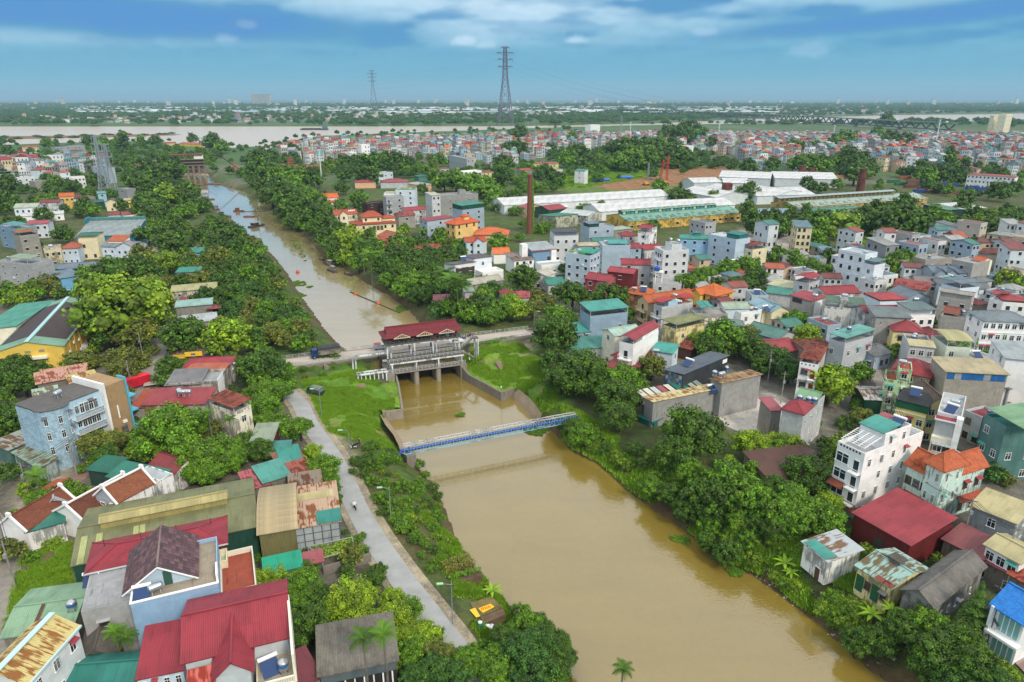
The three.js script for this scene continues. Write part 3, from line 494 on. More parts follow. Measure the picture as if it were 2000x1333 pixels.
house(T34,'modern_house','modern white house with grey side wall and roof terrace',[1322,490],[1512,532],[1765,415],10.5,'lgrey','F:lgrey',{wf:0,ws:3,par:0.9,fl:3,ex:'S,.5,.3 H,.6,.6',more(G,w,d,H) {
const wm=wallM('ivory');bx(G,-0.1,w*0.82,0,6.6,0.004,1.4,wm,'bay');windowAt(G,w*0.3,3.6,1.42,0,false,frameMs[0],1.3,1.1);bx(G,0.2,w*0.25,3.4,5.2,1.41,1.46,M('#7a4a36',null),'panel');windowAt(G,w*0.66,3.0,1.42,0,false,frameMs[1],1,1.5);
bx(G,w*0.82,w + 0.35,-0.6,H + 0.9,0.004,1.7,wallM('white'),'fin_wall');bx(G,-0.2,w*0.82,H - 0.2,H + 0.1,0.006,1.7,wallM('white'),'canopy');bx(G,-0.1,w*0.82,H + 0.102,H + 0.22,0.1,1.6,metalM('crim'),'coping');
}});
house(T34,'yellow_house','lemon yellow house with black netted roof terrace',[1000,440],[1235,500],[1312,440],6.6,'lemon','C:black:1.2',{wf:3,ws:2,ct:'S',par:0.8,fl:2,bm:'ivory',band:1,ex:'S,.45,.5,3.2',more(G,w,d,H) {part('green_net',new GB().box(-0.2,w + 0.2,H + 0.7,H + 2.3,-d - 0.1,0.2,'tb'),M('#1d5a3c',null,{rough:0.9}),G);}});
house(T34,'yellow_gabled_house','pale yellow gabled house with weathered brown tiles',[1240,420],[1440,430],9,8,'pyellow','GZ:^#6b5a50:2.6',{wf:2,ws:2,gw:'pyellow',ex:'H,-.12,.3'});
house(T34,'mint_house','mint green house with stepped roof terraces',[920,225],[1110,255],[1285,205],8.6,'!mint','F:terra',{wf:2,ws:2,fl:3,bal:[0.5,0.98],ac:3,more(G,w,d,H) {block(G,w*0.45,w + 0.01,-d + 0.3,-d*0.2,H + 0.06,H + 3,'!mint','F:terra',{wf:1,par:0.3});},ex:'H,.6,.55,3.2'});
house(T34,'concrete_house','blank concrete house with a blue sheet band under its roof',[1400,140],[1880,165],8,11.5,'=#b3aea4','S:beige:0.5',{more(G,w,d,H) {for (let i=0;i<8;i++) part('cladding_panel',new GB().box(0.3 + i*(w - 0.6) / 8,0.25 + (i + 1)*(w - 0.6) / 8,H - 1.9,H - 0.15,0.005,0.08),metalM(i % 4===1?'zinc':'cobalt'),G);}});
house(T34,'white_block','tall plain white block behind the blue-banded concrete house',[1865,35],[2110,60],12,13,'white','S:zinc:0.6',{ws:2});
house(T34,'workshop','teal sheeted workshop with dark side wall and solar roof',[1690,500],[1860,600],[2120,480],11,'|#6a9c98','F:teal',{wf:2,ws:3,fl:3,more(G,w,d,H) {
bx(G,-0.12,-0.004,-0.6,H,-d,0.1,wallM('char'),'side_wall');addRoof(G,'S','lgreen',0.8,w*0.3,w + 4,H + 2.6,-d*0.5,0.4,0.5);
for (let i=0;i<4;i++) for (let j=0;j<2;j++) part('solar_panel',new GB().box(w*0.05 + i*1.75,w*0.05 + i*1.75 + 1.65,H + 2.2 + j*0.35,H + 2.26 + j*0.35,-d*0.72 - j*2.3,-d*0.72 - j*2.3 + 2.1),M('#3a3f4c',null,{rough:0.25}),G);
for (const [x,z] of [[0.1,0.55],[0.9,0.55],[0.1,0.95],[0.9,0.95]]) part('post',new GB().bar([w*x,H,-d*z],[w*x,H + 2.3,-d*z],0.12),steelM,G);
}});
house(T34,'grey_house','grey panelled house with a straw-yellow sheet roof',[1600,1190],[1945,1325],[2130,1240],6.8,'=#9aa0a4','S:straw:0.6',{wf:1,ws:2,fl:2});
house(T34,'concrete_house','unplastered concrete house with three steel tanks between red and green roofs',[112,445],[278,492],[672,392],9.3,'=lgrey','F:grey',{ws:4,wsx:0.35,wsy:0.35,fl:3,par:0.3,more(G,w,d,H) {addRoof(G,'HIP','crim',1.5,0,w,H + 0.4,-d*0.42,0,0.3);addRoof(G,'GX','lgreen',1.3,0,w,H + 0.4,-d,-d*0.56,0.25);},ex:'T,.3,.47 T,.7,.5 T,.95,.53'});
house(T34,'pink_lean_to','faded pink tin lean-to on the tanked concrete house',[30,445],[108,440],5,7,'=#a39d92','S:rose:0.6',{cat:'lean-to'});
house(T34,'narrow_house','white-fronted narrow house with rusty hipped roof',[250,92],[392,118],[662,40],9.6,'=lgrey','C:~brick:1.4',{wf:1,fl:3,par:0.8,ct:'HIP',ch:2.0,more(G,w,d,H) {bx(G,-0.05,w + 0.05,-0.6,H + 0.9,0.004,0.16,wallM('white'),'facade');for (let k=0;k<3;k++) windowAt(G,w*0.3,0.8 + k*3.3,0.165,0,false,frameMs[1],1.3,1.1);for (let k=1;k<3;k++) {bx(G,w*0.55,w*0.98,k*3.3 - 0.1,k*3.3 + 0.05,0.17,1.2,wallM('white'),'balcony');const dd=part('door',doorGeo,M('#7a2e26',null),G);dd.position.set(w*0.76,k*3.3 + 0.06,0.17);} for (let i=0;i<4;i++) bx(G,0.3 + i*w*0.22,0.6 + i*w*0.22,H + 0.25,H + 0.6,0.162,0.18,darkM,'vent_block');}});
house(T34,'striped_shed','open shed with rust-striped teal roof sheets',[668,258],[765,358],[898,292],4.2,'|dgreen','GZ:~zinc:0.9',{});
house(T34,'brown_shed','long low brown-roofed shed behind the bank trees',[20,985],[500,925],9,4.2,'=#8b8378','S:brown:0.8',{});
house(T34,'red_house','dark red hip-roofed house above the mint house',[975,130],[1270,190],9,8.4,'=#a8a39a','HIP:red:2.2',{wf:3,ex:'H,.36,-.02,1.2'});
house(T44,'teal_hut','small whitewashed hut with two-tone teal roof by the vines',[287,222],[470,368],[688,270],4,'!white','S:~zinc:0.5',{dr:0.7,more(G,w,d,H) {part('roof_strip',new GB().quad([0.1,H + 0.05,0.3],[w*0.98,H + 0.05,0.3],[w*0.98,H + 0.19,-d*0.3],[0.1,H + 0.19,-d*0.3]),metalM('sea'),G);}});
house(T44,'cottage','cream cottage with teal sheet roof and dark green doors',[706,408],[962,575],[1285,455],4.4,'!pyellow','GX:~#9fc4bd:1.1',{more(G,w,d,H) {for (const u of [0.14,0.62]) {const dd=part('door',doorGeo,M('#1f5a3c',null),G);dd.position.set(w*u,0.4,0.006);dd.scale.set(1.2,1.25,1);} for (const u of [0.38,0.86]) windowAt(G,w*u,1.5,0.006,0,false,frameMs[1],0.8,0.9);bx(G,w*0.36,w*0.7,H + 0.9,H + 1.6,-d*0.62,-d*0.46,slabM('dgrey'),'chimney');bx(G,w*0.34,w*0.72,H + 1.6,H + 1.74,-d*0.65,-d*0.43,slabM('#5e5a52'),'chimney_cap');part('rusty_sheet',new GB().quad([w*0.55,H + 0.02,0.42],[w + 0.38,H + 0.02,0.42],[w + 0.38,H + 0.24,-0.5],[w*0.55,H + 0.24,-0.5]),rustM('brick'),G);}});
house(T44,'long_shed','long grey shed of corrugated fibre cement with mossy gable',[1062,600],[1292,728],[1880,505],4.6,'!#8f8f8c','GZ:%#8c8984:1.5',{wr:7,fl:1,wsx:0.55 ,wsy:0.8});
house(T44,'long_shed','second grey fibre cement shed beside the blue-roofed villa',[1650,760],[1790,860],[2110,640],4.4,'!#8f8f8c','GZ:%#85827d:1.4',{});
house(T44,'maroon_shed','open-fronted shed with dusty maroon roof',[1380,200],[1680,348],[1762,228],4,'=#7d766c','S:#9a565a:0.7',{});
house(T44,'straw_roof_house','white house with straw-yellow corrugated roof and steel tank',[1712,245],[1972,385],[2130,300],6,'white','GX:straw:1',{wf:3,ac:1,ex:'T,-.12,.05,-4'});
house(T44,'rose_lean_to','rose tin lean-to under the straw-roofed house',[1720,380],[1900,468],3.5,3.6,'=#8d877d','S:rose:0.5',{cat:'lean-to'});
house(T44,'rusty_lean_to','orange rust-streaked lean-to at the edge of the lane',[1895,470],[2020,540],6,4.2,'=#8d877d','S:~terra:0.6',{cat:'lean-to'});
house(T44,'blue_roofed_villa','white villa with bright blue tiled roof and glazed front',[1805,722],[2015,850],[2200,740],7,'white','GX:^#2f86dd:2.2',{fl:2,ov:0.8,more(G,w,d,H) {for (const [y,h] of [[0.1,2.6],[3.6,2.7]]) for (let i=0;i<4;i++) {const p=part('window',new GB().box(0.4 + i*(w - 0.6) / 4,0.3 + (i + 1)*(w - 0.6) / 4,y,y + h,0.004,0.05),M('#7fb0ad',null,{rough:0.1}),G);part('frame',new GB().bar([0.35 + i*(w - 0.6) / 4,y,0.06],[0.35 + i*(w - 0.6) / 4,y + h,0.06],0.09),frameMs[0],p);} bx(G,-0.4,w + 0.4,3.0,3.35,0.006,1.1,wallM('white'),'floor_band');bx(G,-0.4,-0.05,0,H,0.2,0.9,wallM('white'),'pillar');}});
house(T33,'concrete_shed','long bare concrete shed with rust-striped roof edge',[1105,385],[1605,282],3.2,6.4,'=#a5a6a5','SB:~straw:0.3',{more(G,w,d,H) {for (let i=0;i<9;i++) part('roof_sheet',new GB().quad([0.3 + i*w / 9.2,H - 0.6,-d - 0.2],[w / 10 + i*w / 9.2,H - 0.6,-d - 0.2],[w / 10 + i*w / 9.2,H - 0.2,-d - 4.4],[0.3 + i*w / 9.2,H - 0.2,-d - 4.4]),metalM(['ivory','ivory','#d8dfd6','rose','ivory','teal','teal','#c9d8c4','#c9d8c4'][i]),G);bx(G,-0.02,0.5,-3,-0.62,-d,-0.01,slabM('dgrey'),'foundation');},ex:'S,.93,-.03,-.4'});
house(T33,'concrete_shed','taller streaked concrete shed joining the long one',[1642,240],[1946,172],3.6,8.6,'=#a8a9a8','SB:~#a58f6a:0.3',{ex:'H,.12,.5,.5 T,.02,.8,.5'});
house(T33,'tin_lean_to','tin lean-to against the end of the concrete shed',[1015,385],[1085,420],5,4.2,'=#8b857a','S:~ivory:0.4',{cat:'lean-to'});
house(T33,'green_awning','sloping green tin awning below the concrete shed',[1000,490],[1110,540],3,1.6,'|teal','S:teal:0.5',{cat:'awning'});
// around the lane above the lawn
house(T23,'blue_house','plain slate-blue house with teal canopy over its roof terrace',[612,775],[905,742],7,9.2,'#8ea6bb','C:sea:1.3',{par:0.9,slab:'dgrey',ct:'S',more(G,w,d,H) {for (const [u,y] of [[0.8,5.4],[0.8,2.2],[0.16,1.6]]) windowAt(G,w*u,y,0.006,0,false,frameMs[0],1.1,1);block(G,-4,-0.02,-d + 1,0.2,-0.6,5.6,'#8ea6bb','S:sea:1',{wf:2,fl:2});}});
house(T23,'white_house','white house with crimson roof and two balconies hung with washing',[840,975],[948,1000],[1240,905],9.6,'white','C:crim:1.8',{par:0.9,fl:3,bal:true,ct:'GZ',ch:2.2,cw:0.35,wr:0,more(G,w,d,H) {for (let i=0;i<6;i++) part('laundry',new GB().box(w*0.2 + i*0.45,w*0.2 + i*0.45 + 0.36,3.6,4.5 - (i % 3)*0.15,1.02,1.06),M(['#3a2f3c','#7a2c34','#c9a7a0','#27303f','#8d8f96','#5c2630'][i],null),G);}});
house(T23,'pale_roof_house','house with pale green roof tucked behind the crimson-roofed one',[805,905],[1010,868],6,9,'ivory','GX:#bfe0cf:1.1',{wl:1});
house(T23,'teal_roof_shop','low shop row with teal roof behind the big bank tree',[480,1010],[800,985],7,3.8,'=lgrey','S:#5fa89d:0.9',{wf:3,cat:'shop'});
house(T23,'maroon_low_house','low house with spreading maroon tin roof',[690,1130],[838,1208],[938,1152],4,'|dred','S:#a04348:0.8',{more(G,w,d) {addRoof(G,'S','crim',0.6,-3.5,w - 1,4.4,-d - 4.5,-d - 0.4,0.3);}});
house(T23,'light_blue_house','light blue house with turquoise flat sheet roof',[1100,1015],[1256,1040],[1332,990],6.8,'pblue','S:#4fb9ab:0.4',{ws:1,fl:2,more(G,w,d,H) {addRoof(G,'S','terra',0.8,-3.4,w*0.2,H - 1.2,-d*0.6,0.3,0.3);},ex:'H,.2,-.05,-1'});
house(T23,'container_house','dark grey container-like house with painted mural end',[1200,1168],[1338,1216],[1725,1082],8.8,'|char','SR:#66717f:0.5',{more(G,w,d,H) {const cols=['#5b9ac4','#d2b48c','#3f6f9e','#8fb9cf','#c98a5c','#6aa6c8'];for (let i=0;i<6;i++) for (let j=0;j<3;j++) part('mural_panel',new GB().box(0.2 + i*(w - 0.4) / 6,0.2 + (i + 1)*(w - 0.4) / 6 - 0.03,H - 3.2 + j*1.0,H - 2.25 + j*1.0,0.004,0.04),M(cols[(i*5 + j*7) % 6],'grime'),G);bx(G,w - 0.4,w + 0.06,H - 1.3,H - 0.3,-d + 0.3,-d + 2.2,M('white',null),'sign');},ex:'S,.5,.28,.4 T,1.3,.86,-3'});
house(T23,'terracotta_row_house','long old house under lichened terracotta tiles',[985,615],[1066,650],[1405,592],9,'!#c9b691','GZ:^#b8633f:2',{bal:true,fl:3,rail:'cream',more(G,w,d,H) {block(G,w,w + 3.5,-d*0.72,-d*0.3,-0.6,H - 0.6,'!lgrey','GZ:^#b8633f:1.4',{});},ex:'H,1.1,.55,.6'});
house(T23,'orange_roof_house','house with orange hipped roof and a solar panel',[880,565],[1060,590],8,6.5,'!tan','HIP:^#bf6a42:2',{ex:'S,.75,.2,.9 H,.4,.1,.6'});
house(T23,'yellow_villa','yellow villa with orange many-hipped tiled roof',[1420,545],[1590,590],[1716,552],6.4,'yellow','HIP:^#d0703d:2.6',{wf:3,ws:2,fm:1,ov:0.7,more(G,w,d,H) {block(G,w*0.1,w*0.5,-0.5,2.2,-0.6,H - 0.3,'yellow','GZ:^#d0703d:1.8',{wf:1,fm:1,ov:0.6});}});
house(T23,'vined_house','grey concrete house with red tin awnings and hanging vines',[1108,672],[1172,698],[1386,648],8.6,'=lgrey','F:grey',{bal:true,fl:3,more(G,w,d,H) {addRoof(G,'S','#c23a30',0.6,0,w*0.9,H + 2.2,-d*0.35,0.4,0.3);addRoof(G,'S','#c23a30',0.5,0.5,w,H + 2.4,-d,-d*0.72,0.2);block(G,w*0.5,w,-d*0.5,-d*0.2,H + 0.06,H + 2,'sky','F:grey',{par:0.1});},ex:'S,.5,.55 H,.6,.68'});
house(T23,'yellow_ground_house','pale yellow house under an olive tin terrace roof',[1175,838],[1282,878],[1432,800],6.2,'!pyellow','C:olive:1.2',{wf:1,ws:2,ct:'HIP',dr:0.7,drc:'#6e2a22',par:0.9,fl:2});
house(T23,'concrete_terrace_house','concrete side-walled house with teal-roofed terrace',[1388,700],[1432,752],[1616,682],8.6,'=#b6b3ac','C:sea:0.9',{cp:[0,0.9,0.2,0.55],ws:2,par:0.8,more(G,w,d,H) {for (let i=0;i<3;i++) bx(G,w + 0.004,w + 0.06,H - 2.6,H - 0.6,-d*(0.3 + i*0.22) - 1,-d*(0.3 + i*0.22),wallM('ivory'),'panel');}});
house(T23,'skyblue_house','sky blue house with pale ribbed gable roof',[1606,648],[1666,694],[1797,645],7.4,'pblue','GZ:#b7cbb6:1.2',{bal:true,fl:2});
house(T23,'low_white_house','low white flat house with a roof full of clutter',[1724,716],[1792,742],[1926,706],6,'white','F:dgrey',{ws:2,fl:2,ex:'T,.85,.75 T,.3,.3'});
house(T23,'pale_blue_roof_house','house with pale blue folded sheet roof',[1850,640],[1960,700],8,6.5,'cream','GX:#9fc6d6:1.3',{wf:2});
house(T23,'pavilion','wide pavilion with grey-green hipped roof behind the trees',[1570,855],[1830,868],10,4.4,'ivory','HIP:#76958f:2',{ov:0.8});
house(T23,'teal_hall','long hall with dull teal gable roof beside the pavilion',[1830,858],[2080,930],9,4.6,'=lgrey','GX:#5f9187:1.7',{ov:0.6});
house(T23,'brown_hut','little brown tin hut between the yellow house and the trees',[1300,985],[1400,1010],4,3.6,'|brown','S:~brick:0.6',{cat:'hut'});
house(T23,'tower_house','tall narrow grey house with white windowed front',[1113,222],[1182,256],[1340,226],15,'lgrey','F:lgrey',{wf:2,ws:3,fl:5,bal:[0.05,0.95],par:0.8,more(G,w,d,H) {block(G,w*0.2,w*0.9,-d*0.75,-d*0.35,H + 0.06,H + 2.6,'lgrey','F:grey',{par:0.3});},ex:'H,.35,.5,2.9 H,.7,.66,2.9'});
house(T23,'tank_tower_house','low concrete house carrying a white tank frame',[1105,505],[1325,515],8,5.6,'=lgrey','F:grey',{wf:2,more(G,w,d,H) {const f=new GB();for (const [x,z] of [[0.6,-1],[3,-1],[0.6,-3.4],[3,-3.4]]) f.bar([x,H,z],[x,H + 4.4,z],0.3);part('tank_frame',f,wallM('ivory'),G);bx(G,0.2,3.4,H + 4.4,H + 4.6,-3.8,-0.6,wallM('ivory'),'tank_deck');},ex:'P,.06,.2,4.6 P,.14,.2,4.6 P,.1,.36,4.6'});
house(T23,'blue_house','sky blue house with peaked teal roof and cupola',[1318,142],[1545,150],9,10.4,'#8fbadb','GX:#4aa394:1',{wf:3,wl:2,more(G,w,d,H) {block(G,w*0.45,w*0.7,-d*0.7,-d*0.4,H + 0.4,H + 2,'|#6a9c98','S:teal:0.2',{});}});
house(T23,'pale_blue_house','pale blue four-storey house with dark roof hut',[1540,120],[1752,165],9,12.4,'#bcd0e0','F:lgrey',{wf:2,wl:2,fl:4,more(G,w,d,H) {block(G,w*0.55,w,-d*0.8,-d*0.2,H + 0.06,H + 2.4,'|teal','S:teal:0.3',{});}});
house(T23,'cream_house','cream house with brown ribbed roof beside the truck yard',[1790,225],[1882,245],[1945,215],8,'cream','C:~brick:1.2',{wf:2,ws:1});
house(T23,'grey_blue_house','blank grey-blue house with turquoise roof patch',[708,210],[925,208],9,11.4,'#a9bdcd','F:lgrey',{wl:2,wf:0,more(G,w,d,H) {addRoof(G,'S','#59b6b0',0.4,w*0.25,w*0.95,H + 1.2,-d*0.8,-d*0.1,0.2);},ex:'H,.2,.7'});
house(T23,'roof_garden_house','blue-grey house with planted roof and bright green awning',[420,272],[612,296],[710,265],11.8,'#b4c7d6','F:lgrey',{wf:3,wr:3,fl:4,ac:4,par:0.8,more(G,w,d,H) {addRoof(G,'S','#1fb08e',0.4,w*0.4,w*1.0,H + 1.4,-d*0.9,-d*0.2,0.2);const g=new GB();for (let i=0;i<70;i++) {const x=rr(0,w),z=-rr(0,0.9);g.box(x - 0.25,x + 0.25,H + 0.4,H + rr(0.9,1.5),z - 0.25,z + 0.25);} part('planting',leafBox(w,1.2,d,320,H + 0.6),leafMats[1],G);},ex:'H,.25,.75'});
house(T23,'crimson_roof_house','house with crimson gable roof over a leafy terrace',[860,345],[1082,350],8,8.4,'=lgrey','GX:#b03a46:1.4',{wf:2});
house(T23,'red_sheet_house','house clad in dark red sheet with crimson roof',[748,398],[946,420],7,7.6,'|#8c3136','GX:#b8454f:1.1',{wf:1});
house(T23,'rose_gabled_house','low rose-walled house with crimson gables and arched dormer',[570,455],[748,480],8,6.4,'!rose','GX:#a93d48:1.6',{wf:2});
house(T23,'red_crown_house','stained white house with red hipped crown roof',[985,100],[1075,110],[1182,92],12.4,'!white','C:#a8353f:1.6',{ct:'GX',wf:1,ws:2,fl:4,cw:0.3});
house(T23,'red_hip_house','small house with red hipped roof beside the crown-roofed one',[880,125],[982,120],8,8.5,'!lgrey','HIP:red:1.4',{wf:1});
house(T23,'steel_blue_house','steel blue house with crimson roof behind the grey-blue block',[885,220],[1012,215],8,8.6,'#9fb6c8','GX:#a63a44:1.3',{wf:2});
house(T23,'red_gable_house','wide red-roofed house in front of the tall narrow tower',[1038,232],[1172,222],8,7.8,'!lgrey','GX:#b03c42:1.4',{});
house(T23,'straw_roof_house','house with pale straw flat sheet roof',[525,200],[682,198],7,8.8,'#9fb0bf','HIP:#d5cbab:0.8',{wf:2});
house(T23,'pagoda_house','grey house with dark upturned pagoda roof',[330,138],[520,132],9,11,'lgrey','C:#565a62:1.8',{ct:'HIP',wf:3,ws:2,cw:0.2});
house(T23,'modern_villa','modern white and blue villa with tilted orange-edged roofs',[165,236],[334,222],10,9.6,'#7ea2c0','S:zinc:1.2',{ov:0.9,more(G,w,d,H) {
bx(G,w*0.8,w + 0.3,0,H - 0.4,0.004,1.2,wallM('white'),'fin_wall');for (const y of [1.4,4.6]) windowAt(G,w*0.72,y,0.006,0,true,frameMs[2],1,1.3);
bx(G,-0.95,w + 0.95,H - 0.35,H + 0.02,0.905,0.98,wallM('terra'),'fascia');block(G,-9,-0.02,-d + 1,1,-0.6,6.4,'white','S:~#8d7f7c:0.9',{wf:3,far:true,ov:0.7});block(G,-4.2,-1.6,-5,-2,6.42,11.6,'white','F:white',{par:0.2});block(G,0.5,w + 2,1.3,8,-0.6,4.2,'white','F:zinc',{wf:3,far:true});
}});
house(T23,'teal_roof_house','small house with dull teal gable roof under the crimson roofs',[645,168],[816,160],7,7.6,'#a8b9c2','GX:#4b8f86:1.1',{wf:2});
house(T23,'steel_tall_house','steel blue tall house with slate roof hut',[605,70],[798,55],9,10.6,'#a3b6c6','F:grey',{wf:2,more(G,w,d,H) {block(G,0.2,w*0.4,-d*0.7,-0.5,H + 0.06,H + 2.4,'|dgreen','S:slate:0.3',{});}});
house(T23,'weathered_house','weathered concrete house with pale roof beside blue tarpaulins',[800,78],[940,62],8,7.4,'=#a7a196','HIP:#b9c8b8:0.7',{});
house(T23,'tin_house','pinkish tin-roofed hut among the trees by the road end',[0,600],[130,602],7,4.6,'=lgrey','HIP:~rose:1.2',{cat:'hut'});
house(T23,'white_gabled_hut','small white gabled hut below the modern villa',[140,418],[275,438],7,5.4,'!white','GZ:#d8d2c2:1.2',{wf:1,cat:'hut'});
house(T23,'teal_lean_to','teal tin roof stretched beside the roof-garden house',[285,505],[420,500],8,4,'=lgrey','S:#3f9a86:0.8',{cat:'lean-to'});
// the slope of houses at the right edge
house(T24,'white_tower_block','white five-storey block with regular dark windows',[556,240],[764,282],7.5,14.6,'#dfe8f0','F:zinc',{wf:3,wr:1,fl:4,wp:1,band:1,wsy:1.2,more(G,w,d,H) {block(G,w,w + 4,-d*0.9,-0.3,-0.6,H - 3.4,'#dfe8f0','C:#6c8d92:0.4',{wf:1,fl:3,ch:2,ct:'S'});},ex:'H,.85,.3'});
house(T24,'red_canopy_house','grey house with bright red ribbed canopy on its roof',[203,488],[322,512],[430,488],8,'=lgrey','C:#b23a42:1.2',{ws:2,wf:1,ct:'GZ'});
house(T24,'split_red_house','concrete house with split red roof and white front',[180,585],[348,632],[440,606],9,'=#b9b6b0','S:#b4454c:0.6',{wr:1,fl:3,more(G,w,d,H) {bx(G,w*0.1,w*0.55,H - 2,H - 0.5,0.003,0.05,M('#3b3a3a',null),'opening');bx(G,w + 0.003,w + 0.1,0,H - 0.4,-d*0.75,-d*0.2,wallM('white'),'facade');},ex:'H,.9,.35,.3'});  // dark panel on the wall, coloured as the shade inside an opening
house(T24,'stained_white_house','broad stained white house with two olive roof sheds',[446,690],[756,718],8,8.6,'!#d9dad6','F:grey',{more(G,w,d,H) {addRoof(G,'S','#5f7f6a',0.6,0.4,w*0.36,H + 2.2,-d*0.7,-0.2,0.3);addRoof(G,'S','#5f7f6a',0.6,w*0.6,w - 0.2,H + 2.2,-d*0.7,-0.2,0.3);block(G,w*0.38,w*0.58,-d*0.6,-d*0.2,H + 0.06,H + 2.5,'!#d9dad6','F:grey',{par:0.2});},ex:'H,.48,.4,2.8'});
house(T24,'red_gable_house','red-roofed house behind the split-roofed concrete one',[456,580],[722,566],8,7.8,'!lgrey','GX:#a53a42:1.6',{wf:2});
house(T24,'teal_terrace_house','grey house with airy teal-roofed terrace over the alley',[478,950],[600,990],[768,912],8.2,'#bcc3c9','C:#77bfb4:0.7',{ws:3,wf:2,fl:2,ct:'S',par:0.9,ex:'T,.6,.3,2.8'});
house(T24,'rusty_hip_house','low house with two rusty brown hipped roofs',[300,1010],[545,1002],8,6.2,'=#9c968c','HIP:~#7c4a38:1.6',{});
house(T24,'crimson_hip_shed','open shed under a wide crimson hipped roof',[-20,1030],[302,1004],9,4.6,'=#8f8a80','HIP:#b2434d:1.5',{ov:0.7});
house(T24,'grey_gable_house','tall bare grey house with slate lean-to roof',[850,752],[1122,764],8,10.4,'=#b3b3b0','S:#7f8c8e:0.8',{wf:3,wsx:0.3,wsy:0.9,fl:3,bal:false,wl:2});
house(T24,'red_ridge_house','long red roof ridge behind the bare grey house',[768,722],[1106,716],7,9.6,'!lgrey','GX:#9c3a42:1',{});
house(T24,'red_pavilion_house','white house with sharp red hipped pavilion roof',[876,660],[1082,652],8,9,'pblue','C:#c04a4c:1.9',{ct:'HIP',ch:1.6,wf:2,par:0.9});
house(T24,'blue_grey_gable_house','blue-grey gabled house with a steel tank in front',[1084,612],[1268,602],9,7.6,'#93a7b8','GZ:#7a8996:2',{ex:'H,.4,-.02,-1.4'});
house(T24,'rust_red_roof_house','pale concrete house with rust-red sheet roof',[980,510],[1242,548],8,7.4,'=#b7b4ac','S:~#9a4a44:1',{});
house(T24,'slate_roof_house','white and green house with slate sheet roof and pierced wall',[1112,765],[1306,760],7,8.8,'white','C:#71898a:0.7',{ct:'S',cw:0.2,wf:3});
house(T24,'yellow_hip_house','yellow house with crimson hipped roof beside the alley',[985,862],[1228,880],9,7.8,'pyellow','HIP:#a83f47:2',{wl:1,wf:2,fm:1});
house(T24,'red_hip_house','little house with dark red pyramid roof behind the tanked grey one',[1218,912],[1362,922],7,6.2,'=#9c968c','HIP:#8f343b:1.8',{});
house(T24,'twin_tank_house','grey modern house with two steel tanks on its flat roof',[1108,992],[1306,1012],10,8.6,'#c5c8cb','F:dgrey',{wf:3,fl:3,par:0.6,more(G,w,d,H) {addRoof(G,'S','#d9cf9c',0.5,0.1,w,H + 0.5,-d*0.4,0,0.3);},ex:'T,.3,.55 T,.42,.75'});
house(T24,'brown_gable_house','grey house with small brown tiled gable and arched porch',[1352,760],[1592,800],9,6.6,'=#bdbab4','F:dgrey',{wf:2,more(G,w,d,H) {addRoof(G,'GX','^#8a5448',1.6,0,w*0.5,H + 0.7,-d,-d*0.4,0.2);},ex:'T,.62,.7'});
house(T24,'grey_terrace_house','long concrete house with grey-roofed open top floor',[1338,612],[1590,652],[1646,632],9,'=#c3c0b9','C:#b3aea6:0.9',{ws:1,wf:2,cw:0.1,par:0.9});
house(T24,'pale_blue_house','pale blue house with corner balconies behind the concrete one',[1500,552],[1652,536],7,9.4,'pblue','C:#7d8f9c:0.6',{wf:2,bal:true,fl:3});
house(T24,'twin_gable_house','blue-grey house with three pointed slate gables',[1290,408],[1582,414],9,6.6,'#9aaab8','GX:#76889a:1.8',{wf:4,more(G,w,d,H) {for (const u of [0.2,0.5]) block(G,w*(u - 0.16),w*(u + 0.16),-3,1.2,-0.6,H - 0.4,'#9aaab8','GZ:#76889a:1.9',{wf:1,far:true});}});
house(T24,'junk_roof_house','flat concrete house with cluttered roof by the field',[1232,328],[1462,308],8,7.4,'=#b0aca4','F:grey',{wf:2,par:1,ex:'T,.4,.5'});
house(T24,'stair_tower_house','concrete house with tall stair tower and orange peak',[1605,352],[1738,328],8,10,'=#b9b8b4','F:grey',{wl:1,more(G,w,d,H) {block(G,w*0.6,w + 2.5,-4,-0.5,-0.6,H + 0.6,'ivory','GZ:^orange:1.2',{wf:1,far:true});}});
house(T24,'rusty_house','broad grey house with rusty brown hipped roof at the field edge',[1652,252],[1916,284],[2030,262],8.4,'!#c2beb4','HIP:~#7d4c3e:1.6',{ws:2,fl:2});
house(T24,'mauve_roof_house','house with mauve-grey gable beside a red peak',[1165,488],[1342,498],9,7.4,'=#b7b3ab','GX:#8f8686:1.5',{wf:2});
house(T24,'slate_gable_house','house with dark slate gable over blue-white walls',[1345,508],[1484,506],8,7.4,'pblue','GX:#66757f:1.4',{wf:2});
house(T24,'arched_roof_house','pale green house with straw barrel roof and potted terrace',[1396,1008],[1582,1016],9,8.4,'#d6e2d2','C:#d4cf96:1.2',{ct:'B',wf:2,fl:3,more(G,w,d,H) {part('planting',leafBox(w,1.2,2,220,H + 0.8),leafMats[2],G);}});
house(T24,'vine_covered_block','four-storey block with creepers hanging over its balconies',[1690,785],[2080,800],9,12.4,'white','HIP:#8c9aa2:1.8',{wf:7,wl:2,fl:4,wp:1,band:1,more(G,w,d,H) {part('creeper',leafBox(w*0.9,8,0.9,1500,2,0.02),leafMats[3],G);}});
house(T24,'arched_white_house','white house with arched terrace opening and solar panels',[1730,625],[1836,655],8,8.2,'white','C:#b5484a:0.8',{cp:[0,0.4,0,0.7],wf:1,ex:'S,.6,.4 H,.75,.6'});
house(T24,'red_pavilion_house','white house with red pavilion roof at the right edge',[1836,655],[2030,668],8,8.2,'white','C:#b5484a:1.3',{ct:'HIP',ch:1.4,wf:2});
house(T24,'red_low_house','low house with brick-red sheet roof below the grey terrace house',[1640,660],[1735,650],7,6,'=#a09a8f','HIP:#a04a48:1',{});
